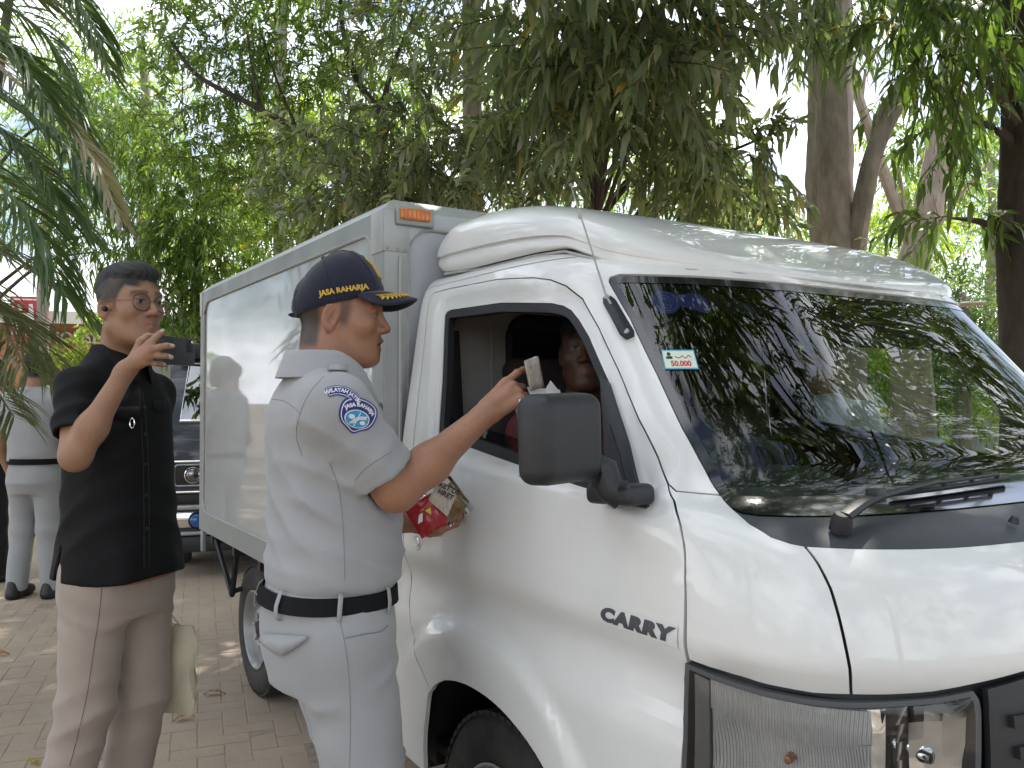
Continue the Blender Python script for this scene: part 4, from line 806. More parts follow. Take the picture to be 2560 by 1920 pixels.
tree('forked_tree', 'slim dark forked tree with a long bare branch slanting left above the cargo box', b3, [Wp(818, 440, 10), Wp(824, 300, 10), Wp(822, 230, 10)], .085, .055, M_BARKD,
     [cl(520, 90, 10.2, 1.3, 1.0, 1.0, 120), cl(700, 130, 10.2, 1.1, .9, .9, 100), cl(450, 250, 10.6, 1.0, .8, .8, 90), cl(600, 270, 10.8, 1.1, .8, .8, 100), cl(880, 110, 10.4, 1.0, .8, .9, 90), cl(500, 420, 11.5, 1.1, .8, .7, 80), cl(640, 420, 11.5, 1.1, .8, .6, 70), cl(560, -130, 9.5, 2.0, 1.6, 1.0, 130), cl(850, -150, 9.5, 1.5, 1.5, 1.0, 100), cl(360, 60, 10, .5, .8, .6, 30), (np.array([-1.2, 12.0, 9.2]), (2.6, 2.4, .9), 150), (np.array([-3.6, 10.0, 8.4]), (2.0, 2.0, .8), 110), (np.array([1.0, 13.0, 9.0]), (2.2, 2.2, .9), 110)],  # last three high clusters are added to shade the paving
     limbs=[([Wp(824, 245, 10), Wp(770, 170, 10), Wp(740, 60, 9.9), Wp(735, -60, 9.9)], .045, .02), ([Wp(824, 240, 10), Wp(850, 140, 10.1), Wp(900, 20, 10.2)], .04, .016), ([Wp(818, 420, 10), Wp(700, 315, 9.8), Wp(560, 235, 9.6), Wp(430, 165, 9.5), Wp(370, 90, 9.5)], .048, .018), ([Wp(560, 235, 9.6), Wp(545, 150, 9.6), Wp(530, 40, 9.7)], .022, .01), ([Wp(640, 275, 9.7), Wp(600, 180, 9.7), Wp(560, 60, 9.7)], .02, .009)],
     limb_to=False, leafL=.115, leafW=.027, nleaf=22, twigL=.42, droop=.15, hang=.0, curl=(.05, .3), cols=G_MID2, nseg=3, seed=13, lump=.08)
added_shade_crown(bpy.data.objects['forked_tree'], [(np.array([-1.2, 12.4, 9.6]), (2.4, 2.2, .6), 90), (np.array([-3.0, 10.4, 8.8]), (1.6, 1.6, .5), 60), (np.array([1.4, 13.4, 9.6]), (2.0, 2.0, .6), 70), (np.array([-3.6, 14.5, 9.4]), (2.2, 2.0, .6), 70)], 92)
b4 = Wp(606, 868, 15.5)
tree('slender_pale_tree', 'slender pale grey trunk rising behind leaves above the rear of the cargo box', b4, [Wp(604, 500, 15.5), Wp(606, 200, 15.5), Wp(610, -40, 15.5), Wp(612, -300, 15.5)], .12, .10, mat('pale_grey_bark', (.46, .45, .43), rough=.85, noise=.35, nscale=10, bump=.3, bscale=14, stretch=(.4, .4, 2)),
     [cl(610, -320, 15.5, 1.8, 1.6, 1.0, 50), cl(560, 500, 16.5, 1.8, 1.0, .9, 90), cl(760, 250, 16, 1.6, 1, 1.2, 90), cl(450, 470, 15.5, 1.2, .9, 1.0, 80)], leafL=.17, leafW=.045, nleaf=18, twigL=.6, droop=.4, hang=.4, cols=G_YEL, nseg=3, seed=14, lump=.04, fl=.2, limb_to=False)
b8 = Wp(426, 868, 12.5)
tree('bushy_tree', 'dark green bushy tree right behind the man with the phone', b8, [Wp(425, 640, 12.5), Wp(430, 520, 12.5), Wp(424, 350, 12.5)], .10, .05, M_BARKD,
     [cl(395, 600, 12.3, .8, .7, .8, 95), cl(420, 680, 12.4, .7, .6, .45, 60), cl(480, 560, 12.6, .8, .7, .8, 80), cl(390, 440, 12.4, .8, .7, .8, 85), cl(340, 330, 12.2, .6, .7, .6, 50)], leafL=.14, leafW=.034, nleaf=18, twigL=.45, droop=.4, hang=.4, cols=G_MID, nseg=3, seed=15)
# --- big trunks at right
b5 = Wp(1815, 868, 9.0)
tree('stout_tree', 'stout grey fluted trunk with an upright fork, right of the windscreen top', b5, [Wp(1812, 620, 9.0), Wp(1800, 450, 9.0), Wp(1795, 250, 9.0), Wp(1800, 60, 9.0), Wp(1800, -200, 9.0), Wp(1790, -500, 9)], .265, .17, M_BARK,
     [cl(1800, -10, 7.4, .4, .5, .25, 26), cl(1720, 60, 7.0, .2, .3, .2, 7), cl(1690, -10, 6.6, .25, .5, .2, 10), cl(1650, -420, 7.5, 1.6, 1.8, .8, 90), cl(2050, -480, 7.0, 1.8, 1.8, .8, 90), cl(1930, 20, 7.2, .4, .5, .25, 12), cl(1660, 520, 9.6, .5, .4, .25, 14)],
     limbs=[([Wp(1835, 640, 8.85), Wp(1858, 480, 8.8), Wp(1890, 330, 8.75), Wp(1955, 190, 8.7), Wp(2010, 60, 8.7), Wp(2060, -150, 8.7)], .115, .06), ([Wp(1884, 340, 8.75), Wp(1898, 250, 8.75), Wp(1940, 180, 8.7), Wp(1990, 60, 8.7)], .05, .03)],
     leafm=M_LEAFN, leafL=.19, leafW=.042, nleaf=13, twigL=.45, droop=.6, hang=.7, cols=G_NEAR, nseg=5, seed=16, lump=.20, fl=.35, limb_to=False)
b6 = Wp(1975, 868, 12.5)
tree('pale_bark_tree', 'leaning pale barked tree with bare forked limbs between the two dark trunks at right', b6, [Wp(1970, 640, 12.5), Wp(2000, 480, 12.5), Wp(2035, 300, 12.5), Wp(2060, 100, 12.5), Wp(2090, -150, 12.5)], .27, .13, M_BARKP,
     [cl(2080, -150, 12.5, 2.2, 1.6, 1.0, 90), cl(1990, 330, 14.5, 1.0, .7, .8, 60), cl(2100, 250, 13.5, .8, .7, .6, 50)],
     limbs=[([Wp(1975, 540, 12.45), Wp(1930, 430, 12.4), Wp(1880, 290, 12.3), Wp(1840, 150, 12.3), Wp(1830, 20, 12.3)], .10, .05), ([Wp(1955, 500, 12.4), Wp(1950, 420, 12.3), Wp(1940, 350, 12.2)], .03, .012), ([Wp(1985, 560, 12.3), Wp(2040, 470, 12.0), Wp(2100, 390, 11.8), Wp(2160, 330, 11.7)], .035, .012), ([Wp(2040, 470, 12.0), Wp(2090, 400, 11.7), Wp(2120, 370, 11.5)], .018, .008), ([Wp(1880, 290, 12.3), Wp(1862, 230, 12.3), Wp(1870, 150, 12.3)], .04, .02), ([Wp(2035, 500, 12.2), Wp(2010, 400, 12.1), Wp(1985, 330, 12.0)], .015, .006), ([Wp(1975, 690, 12.3), Wp(2010, 690, 12.0), Wp(2070, 660, 11.6), Wp(2130, 655, 11.4)], .05, .03), ([Wp(1990, 640, 12.4), Wp(1930, 620, 12.0), Wp(1880, 640, 11.8)], .025, .01)],
     leafL=.16, leafW=.05, nleaf=16, twigL=.5, droop=.4, hang=.4, cols=G_FAR, nseg=3, seed=17, lump=.22, fl=.3, limb_to=False)
b7 = Wp(2222, 868, 6.8)
tree('dark_trunk_tree', 'dark knotted trunk at the right edge of the picture, past the windscreen', b7, [Wp(2216, 760, 6.8), Wp(2206, 470, 6.8), Wp(2218, 300, 6.8), Wp(2212, 100, 6.8), Wp(2220, -300, 6.8)], .20, .15, M_BARKD,
     [cl(2080, 10, 5.9, .30, .5, .22, 22), cl(2030, 120, 6.2, .28, .4, .25, 14), cl(2070, 260, 6.6, .22, .3, .22, 6), cl(1960, 0, 6.0, .30, .5, .20, 10), cl(2050, 470, 6.7, .32, .3, .08, 8), cl(2110, 170, 6.9, .15, .3, .2, 5), cl(2250, -480, 5.6, 1.6, 1.6, .8, 70), (np.array([5.6, 5.2, 4.6]), (1.3, 1.3, .9), 75), (np.array([4.4, 4.6, 5.2]), (1.3, 1.1, .7), 60), (np.array([6.6, 6.6, 4.2]), (1.2, 1.4, 1.1), 70)],
     leafm=M_LEAFN, leafL=.17, leafW=.040, nleaf=13, twigL=.5, droop=.6, hang=.6, cols=((.060, .10, .036), (.11, .165, .05)), nseg=5, seed=18, lump=.16, fl=.2)
b = MB(); kn = Wp(2160, 480, 6.75); b.lathe([(0, .10), (.05, .09), (.085, .05), (.11, -.02), (.12, -.1)], 14, Matrix.Translation(kn) @ Vector((-1, -.6, .1)).to_track_quat('Z', 'Y').to_matrix().to_4x4())
b.build('knot', M_BARKD, bpy.data.objects['dark_trunk_tree'])
# a tree beside the lane, right of the frame: its crown is what the windscreen mirrors
tree('roadside_tree', 'broad leafy tree standing beside the lane, mirrored in the windscreen', (9.2, 6.0), [(9.2, 6.0, 2), (9.1, 5.9, 4.5), (9.0, 5.8, 8)], .2, .1, M_BARK,
     [((7.6, 4.6, 5.2), (1.5, 1.5, 1.3), 60), ((8.6, 6.6, 6.4), (1.8, 1.5, 1.2), 60), ((7.2, 6.0, 7.2), (1.6, 1.6, 1.1), 50), ((9.8, 4.2, 3.6), (1.4, 1.4, 1.4), 60), ((8.0, 3.0, 6.6), (1.6, 1.5, 1.0), 50), ((9.0, 7.5, 3.8), (1.5, 1.4, 1.2), 60)], leafL=.17, leafW=.04, nleaf=16, twigL=.55, droop=.8, hang=.8, cols=G_DARK, nseg=4, seed=19)
tree('leaning_tree', 'tree right of the hood whose branches hang over the cab, mirrored in the windscreen', (5.2, 1.2), [(5.1, 1.25, 2.0), (4.7, 1.4, 3.6), (4.2, 1.6, 5.4), (3.9, 1.8, 7.0)], .17, .08, M_BARKD,
     [((1.2, 2.3, 4.5), (.8, .8, .45), 54), ((2.4, 2.7, 4.7), (.8, .8, .5), 46), ((3.3, 1.7, 4.2), (.8, .8, .5), 44), ((2.0, .9, 4.9), (.9, .8, .5), 50), ((.7, 1.2, 5.2), (.9, .9, .5), 56), ((3.8, 3.4, 4.2), (.8, .8, .6), 34), ((2.6, 3.8, 5.4), (1.0, .9, .5), 36), ((4.6, 2.6, 3.6), (.8, .8, .6), 30), ((1.6, -.3, 5.4), (1.0, .9, .5), 34), ((3.4, .2, 5.2), (1.0, .9, .6), 34)], leafm=M_LEAFN, leafL=.19, leafW=.038, nleaf=15, twigL=.5, droop=.6, hang=.7, cols=G_NEAR, nseg=4, seed=20)
added_shade_crown(bpy.data.objects['leaning_tree'], [(np.array([1.0, 1.6, 6.6]), (1.8, 1.8, .5), 80), (np.array([3.2, 1.2, 6.4]), (1.6, 1.6, .5), 60), (np.array([2.6, 3.6, 6.8]), (1.6, 1.4, .5), 60), (np.array([2.8, 5.0, 6.9]), (1.6, 1.5, .5), 80), (np.array([1.0, 5.6, 6.9]), (1.6, 1.4, .5), 80), (np.array([-.8, 5.6, 6.9]), (1.5, 1.4, .5), 60), (np.array([1.6, 7.0, 8.0]), (1.8, 1.4, .5), 60)], 93)
# trees on the near side of the lane, behind and left of the viewer: they close the sky there and show in the glossy panels
def near_tree(label, x, y, cs, seed, cols): tree('shade_tree', label, (x, y), [(x, y, 2.0), (x+.1, y, 4.2), (x, y+.1, 7.0)], .2, .1, M_BARK, cs, group='trees behind the viewer', leafL=.26, leafW=.07, nleaf=14, twigL=.7, droop=.5, hang=.5, cols=cols, nseg=2, seed=seed, twigs=False, limb_to=False)
near_tree('broad tree left of the lane, mirrored in the cargo box side', -9.0, 7.5, [((-8.2, 6.8, 4.0), (2.2, 2.4, 1.8), 90), ((-9.5, 9.0, 5.8), (2.4, 2.4, 1.6), 90), ((-7.4, 8.6, 6.6), (2.2, 2.2, 1.3), 90), ((-9.4, 5.0, 3.2), (1.8, 2.0, 1.6), 80)], 51, G_DARK)
near_tree('broad tree behind the viewer at left, mirrored in the door paint', -6.5, -2.5, [((-6.0, -1.5, 4.6), (2.6, 2.6, 1.5), 100), ((-5.0, -3.5, 6.0), (2.6, 2.4, 1.2), 100), ((-7.6, .8, 4.2), (2.0, 2.2, 1.6), 90), ((-3.6, -2.2, 6.6), (2.2, 2.2, 1.0), 80)], 52, G_DARK)
near_tree('broad tree behind the viewer at right, mirrored in the hood', 2.6, -5.0, [((1.6, -4.6, 4.6), (2.6, 2.2, 1.5), 100), ((3.8, -3.6, 5.6), (2.4, 2.2, 1.2), 100), ((.2, -3.4, 6.6), (2.6, 2.2, 1.0), 100), ((5.6, -4.2, 4.0), (2.0, 2.0, 1.6), 80)], 53, G_DARK)
# background trees filling the gaps
def bg(x, yb, dep, h, w, label, cols, seed, n=9, r=.16, m=M_BARK, base_h=.25, lf=.2, tw=48):
    q = Wp(x, 868, dep); r_ = np.random.default_rng(seed); cs = []
    for k in range(n):
        a = r_.random()*6.28; rr = w*math.sqrt(r_.random())*.75; z = h*(base_h+(.95-base_h)*(k+.5)/n); cs.append((np.array([q[0]+rr*math.cos(a), q[1]+rr*.6*math.sin(a), z]), (w*.5, w*.45, h*.13), tw))
    tree('background_tree', label, q, [(q[0], q[1], h*.4), (q[0]+.1, q[1], h*.75), (q[0], q[1], h*.95)], r, r*.4, m, cs, group='trees farther back', leafL=lf, leafW=lf*.27, nleaf=16, twigL=.8, droop=.25, hang=.15, curl=(.1, .3), cols=cols, nseg=2, seed=seed, limb_to=False, twigs=False)
bg(650, 0, 19, 8.5, 2.0, 'yellow-green tree glowing against the light above the dark van', G_YEL, 31)
bg(900, 0, 18, 9.0, 3.2, 'tall sunlit tree far behind the cargo box front corner', G_YEL, 32, n=10)
bg(1180, 0, 17, 8.0, 3.0, 'sunlit tree far behind the roof fairing', G_FAR, 33, n=9)
bg(1490, 0, 16, 5.0, 2.6, 'low leafy tree behind the cab roof, left of the open sky', G_FAR, 34, n=9, base_h=.2)
bg(1700, 0, 21, 5.3, 2.8, 'distant rounded tree below the open patch of sky', G_FAR, 35, n=8, base_h=.15)
bg(1960, 0, 18, 6.2, 2.4, 'bright green tree behind the pale barked trunk', G_YEL, 36, n=9, base_h=.12)
bg(2140, 0, 22, 8.5, 3.0, 'tall green tree behind the dark trunk at the right edge', G_FAR, 37, n=9)
bg(2080, 0, 14, 3.3, 1.1, 'low dark tree in front of the pale wall at far right', G_DARK, 38, n=6, base_h=.55, tw=40, lf=.16)
bg(90, 0, 20, 9.5, 3.2, 'hazy green tree behind the palm fronds at upper left', G_FAR, 39, n=6, base_h=.70)
bg(300, 0, 17, 9.0, 1.5, 'tall sparse tree between the palm and the slanting branch', G_FAR, 40, n=5, base_h=.68, tw=36)
# small hanging sprays over the bright gap above the man's head
q = Wp(210, 868, 13)
tree('overhanging_tree', 'tree hanging fine leaf sprays against the white sky above the man with the phone', (q[0]-2.2, q[1]+.5), [(q[0]-2.1, q[1]+.5, 3), (q[0]-1.9, q[1]+.4, 5.6), (q[0]-1.6, q[1]+.4, 8)], .13, .06, M_BARKD,
     [cl(130, 470, 12.6, .9, .5, .35, 34), cl(240, 540, 12.8, .7, .5, .28, 26), cl(60, 400, 12.6, 1.0, .6, .5, 50), cl(190, 380, 12.8, .9, .6, .5, 50), cl(150, 250, 12.8, 1.0, .6, .6, 60), cl(320, 500, 13, .4, .4, .3, 12)], leafL=.16, leafW=.032, nleaf=14, twigL=.5, droop=.6, hang=.7, cols=G_MID, nseg=3, seed=41)
# ================================================================== palm at the left edge
def palm():
    P0 = Wp(-420, 330, 3.5); root = empty('palm_tree', (0, 0, 0), 0, 'palm with arching feathery fronds reaching in at the left edge', 'palm')
    limb('trunk', [(P0[0]-.05, P0[1]+.05, -.05), (P0[0]-.03, P0[1], 1.2), tuple(P0)], .11, .085, M_BARK, root, seed=3)
    G = ((.055, .105, .040), (.095, .155, .060)); DRY = ((.30, .265, .20), (.40, .36, .28)); OL = ((.095, .120, .052), (.15, .165, .080))
    fr = [ # control points, leaflet length, colours
        ([P0, Wp(-180, 40, 3.4), Wp(40, 180, 3.3), Wp(190, 330, 3.3), Wp(262, 480, 3.3)], .24, DRY, .5), ([P0, Wp(-150, 150, 3.7), Wp(60, 250, 3.8), Wp(180, 360, 3.8), Wp(240, 450, 3.8)], .34, G, .9),
        ([P0, Wp(-200, -160, 3.5), Wp(0, -120, 3.5), Wp(130, -40, 3.5), Wp(215, 80, 3.5)], .40, G, 1.3), ([P0, Wp(-200, 250, 3.2), Wp(0, 400, 3.1), Wp(90, 520, 3.1), Wp(140, 640, 3.1)], .36, G, .8),
        ([P0, Wp(-200, 380, 3.9), Wp(-20, 520, 4.0), Wp(120, 620, 4.1), Wp(240, 740, 4.2)], .36, OL, .5), ([P0, Wp(-230, 480, 3.7), Wp(-60, 620, 3.7), Wp(70, 720, 3.7), Wp(150, 850, 3.7)], .34, OL, .6),
        ([P0, Wp(-250, 450, 3.3), Wp(-120, 600, 3.3), Wp(-10, 690, 3.25), Wp(60, 800, 3.2)], .34, OL, 1.5), ([P0, Wp(-260, -50, 4.2), Wp(-60, -20, 4.5), Wp(80, 60, 4.7), Wp(170, 190, 4.8)], .38, G, 1.0), 
        ([P0, Wp(-260, 520, 3.5), Wp(-140, 700, 3.4), Wp(-40, 800, 3.4), Wp(30, 900, 3.35)], .32, OL, 1.6), ([P0, Wp(-200, 60, 3.9), Wp(20, 120, 4.1), Wp(140, 220, 4.2), Wp(200, 330, 4.2)], .38, G, .9),
        ([P0, Wp(-260, 60, 3.2), Wp(-100, 60, 3.1), Wp(30, 120, 3.1), Wp(110, 240, 3.1)], .34, G, .7), ([P0, Wp(-240, 180, 3.6), Wp(-40, 260, 3.7), Wp(80, 360, 3.7), Wp(150, 480, 3.7)], .36, G, .6), ([P0, Wp(-220, 300, 4.2), Wp(0, 380, 4.4), Wp(120, 430, 4.5), Wp(210, 520, 4.6)], .34, G, .5), ([P0, Wp(-200, -60, 3.9), Wp(20, -40, 4.1), Wp(150, 30, 4.2), Wp(235, 150, 4.2)], .36, OL, .7),
        ([P0, Wp(-320, -200, 3.0), Wp(-200, -300, 2.9), Wp(-60, -250, 2.9), Wp(60, -120, 2.9)], .36, ((.10, .085, .045), (.16, .13, .08)), 1.0)]
    for i, (pts, ll, cols, dr) in enumerate(fr):
        r = np.random.default_rng(60+i); c = np.array(spline(pts, 14)); m = len(c); b = MB(); b.tube([tuple(p) for p in c], list(np.linspace(.014, .003, m)), 6)
        fo = b.build('frond', mat('frond_rib', tuple(np.array(cols[1])*1.3), rough=.6), root)
        n = 78; t = np.linspace(.12, 1, n); idx = t*(m-1); k = np.minimum(idx.astype(int), m-2); f = (idx-k)[:, None]; B = c[k]*(1-f)+c[k+1]*f; tg = unit(c[k+1]-c[k])
        sd = unit(np.cross(tg, np.tile([0, 0, 1.], (n, 1))))
        Bs, Ds, Ls = [], [], []
        for s in (-1, 1):
            d = tg*.85+sd*s*.80+r.normal(size=(n, 3))*.09; d[:, 2] += .02; Bs.append(B); Ds.append(d); Ls.append(ll*np.interp(t, [.16, .3, .7, 1], [.7, 1, .9, .45])*(.9+.2*r.random(n)))
        B2, D2, L2 = np.concatenate(Bs), np.concatenate(Ds), np.concatenate(Ls); N = len(B2)
        V, F4, kk = leaves_geo(B2, unit(D2), L2, np.full(N, .0125)*(.8+.4*r.random(N)), .04+dr*.16*(.4+1.1*r.random(N)), r.normal(0, .5, N), 6, .02)
        f2 = r.random((N, 1)); C = np.array(cols[0])*(1-f2)+np.array(cols[1])*f2; me = np_mesh('leaflets', V, None, F4, True, mats=[M_PALM]); set_col(me, np.repeat(C, kk, 0)); link('leaflets', me, None, fo)
palm()
# ================================================================== far building, wall, shrubs
M_ORW = mat('orange_wall', (.55, .27, .14), rough=.85, noise=.15, nscale=2); M_ROOFW = mat('pale_roof_sheet', (.62, .62, .62), rough=.5, noise=.12, nscale=3); M_GREYW = mat('grey_wall', (.30, .31, .32), rough=.9, noise=.2, nscale=2)
M_SIGNR = mat('red_sign_face', (.50, .03, .035), rough=.4); M_SIGNW = mat('white_sign_paint', (.75, .75, .74), rough=.45)
def house():
    o = Wp(190, 868, 24); h = empty('shop_building', (o[0], o[1], 0), R(14), 'low orange shop front with pale roof and red signs beyond the palm', 'building')
    MB().box(-6, 5.5, 0, 7, 0, 3.55).build('wall', M_ORW, h)
    MB().box(-6.1, 5.6, -.05, .0, 0, .9).build('plinth', M_GREYW, h)
    MB().box(1.2, 5.6, -.08, 0, .9, 3.55).build('grey_panel', M_GREYW, h)
    b = MB(); b.add([(-6.5, -.9, 3.72), (6.2, -.9, 3.72), (6.2, 7.5, 6.4), (-6.5, 7.5, 6.4), (-6.5, -.9, 3.56), (6.2, -.9, 3.56), (6.2, 7.5, 6.24), (-6.5, 7.5, 6.24)], [(0, 1, 2, 3), (4, 7, 6, 5), (0, 4, 5, 1), (1, 5, 6, 2), (2, 6, 7, 3), (3, 7, 4, 0)]); rf = b.build('roof', M_ROOFW, h, smooth=False)
    MB().box(-6.5, 6.2, -.98, -.9, 3.45, 3.78).build('fascia', M_SIGNW, rf)
    for k in range(30): MB().tube([(-6.3+.42*k, -.9, 3.732), (-6.3+.42*k, 7.5, 6.412)], .02, 4).build('roof_seam', M_ROOFW, rf)
    for x in (-3.5, -1.2, 3.6):
        MB().box(x-.5, x+.5, -.04, .05, .95, 2.1).build('window', mat('dark_shop_glass', (.03, .035, .04), rough=.1), h)
    # red sign box with white mark, and the name on the wall
    s = MB().box(-1.62, -.78, -1.25, -1.0, 3.05, 4.12).build('sign_box', M_SIGNR, h)
    b = MB()
    for x0, x1, z0, z1 in ((-1.57, -1.53, 3.12, 4.06), (-.98, -.94, 3.12, 4.06), (-1.53, -.98, 4.02, 4.06), (-1.53, -.98, 3.12, 3.16)): b.box(x0, x1, -1.27, -1.24, z0, z1)
    b.build('sign_border', M_SIGNW, s, smooth=False)
    b = MB()
    def quad(p): b.add([(x, -1.275, z) for x, z in p]+[(x, -1.245, z) for x, z in p], [(0, 1, 2, 3), (7, 6, 5, 4), (0, 4, 5, 1), (1, 5, 6, 2), (2, 6, 7, 3), (3, 7, 4, 0)])
    quad([(-1.49, 3.26), (-1.38, 3.26), (-1.33, 3.92), (-1.43, 3.92)]); quad([(-1.13, 3.26), (-1.02, 3.26), (-1.08, 3.92), (-1.18, 3.92)]); quad([(-1.355, 3.54), (-1.155, 3.54), (-1.165, 3.68), (-1.345, 3.68)]); b.build('sign_mark', M_SIGNW, s, smooth=False)
    tm = text_mesh('wall_lettering', 'HOUSE', .42, M_SIGNW, .02, .012, align='LEFT'); o2 = link('wall_lettering', tm, None, h); o2.location = (-1.02, -.10, 3.12); o2.rotation_euler = (R(90), 0, 0)
house()
def shrub(x, y, dep, w, hgt, label, cols, seed, n=4):
    q = Wp(x, 868, dep); zc = Wp(x, y, dep)[2]; r_ = np.random.default_rng(seed); root = empty('leafy_shrub', (0, 0, 0), 0, label, 'shrub', 'shrubs before the shop')
    for k in range(3): limb('stem', [(q[0]+.05*k, q[1], 0), (q[0]+.1*(k-1), q[1], zc*.5), (q[0]+.3*(k-1), q[1], zc)], .035, .01, M_TWIG, root, n=4, seed=seed+k, sides=6)
    foliage('crown', [(np.array([q[0]+r_.normal()*w*.5, q[1]+r_.normal()*.2, zc+r_.normal()*hgt*.35]), (w*.4, .3, hgt*.3), 12) for _ in range(n)], M_LEAF, root, leafL=.13, leafW=.06, nleaf=10, twigL=.22, droop=.1, hang=.1, cols=cols, nseg=2, seed=seed, twigs=False)
shrub(222, 690, 17, .35, .25, 'yellow-green shrub right of the palm tips, below the pale roof', G_YEL, 71); shrub(255, 715, 16, .5, .35, 'yellow-green shrub beside the shoulder of the man with the phone', G_YEL, 72); shrub(165, 758, 15, .6, .25, 'low shrub showing between the palm leaflets', G_YEL, 73)
def wall():
    w = empty('boundary_wall', (0, 0, 0), 0, 'long pale wall with ribbed metal sheets at far right', 'wall'); x0, y0, x1, y1 = 6.0, 21.0, 24.0, 17.0
    L = math.hypot(x1-x0, y1-y0); a = math.atan2(y1-y0, x1-x0); M = Matrix.Translation((x0, y0, 0)) @ Matrix.Rotation(a, 4, 'Z')
    MB().box(0, L, 0, .2, 0, 1.5, M).build('masonry', mat('pale_plaster', (.62, .56, .57), rough=.9, noise=.25, nscale=1.5), w)
    MB().box(0, L, -.03, .23, 1.5, 1.62, M).build('coping', mat('grey_coping', (.35, .34, .33), rough=.9), w)
    ms = mat('ribbed_sheet', (.56, .56, .58), rough=.55, noise=.15, nscale=3)
    for k in range(int(L/1.05)):
        b = MB(); n = 14; pts = [(k*1.05+1.0*i/n, .06+(.02 if i % 2 else -.02)) for i in range(n+1)]
        b.loft([[tuple(M @ Vector((x, y, z))) for x, y in pts] for z in (1.62, 2.75)], closed=False); b.build('metal_sheet', ms, w, smooth=False)
wall()
# low leaf belt far off so that no bare horizon shows
def belt():
    r_ = np.random.default_rng(5); cs = [(np.array([x, 34+r_.normal()*2, 1.2+2.2*r_.random()]), (2.2, 1.2, 1.8), 60) for x in np.arange(-28, 34, 2.4) if not (-27 < x < -10)]
    o = foliage('distant_greenery', cs, M_LEAF, None, leafL=.34, leafW=.12, nleaf=12, twigL=1.0, droop=.3, hang=.3, cols=G_FAR, nseg=2, seed=77, twigs=False); tag(o, 'distant belt of green shrubs and trees', 'greenery', kind='stuff')
belt()
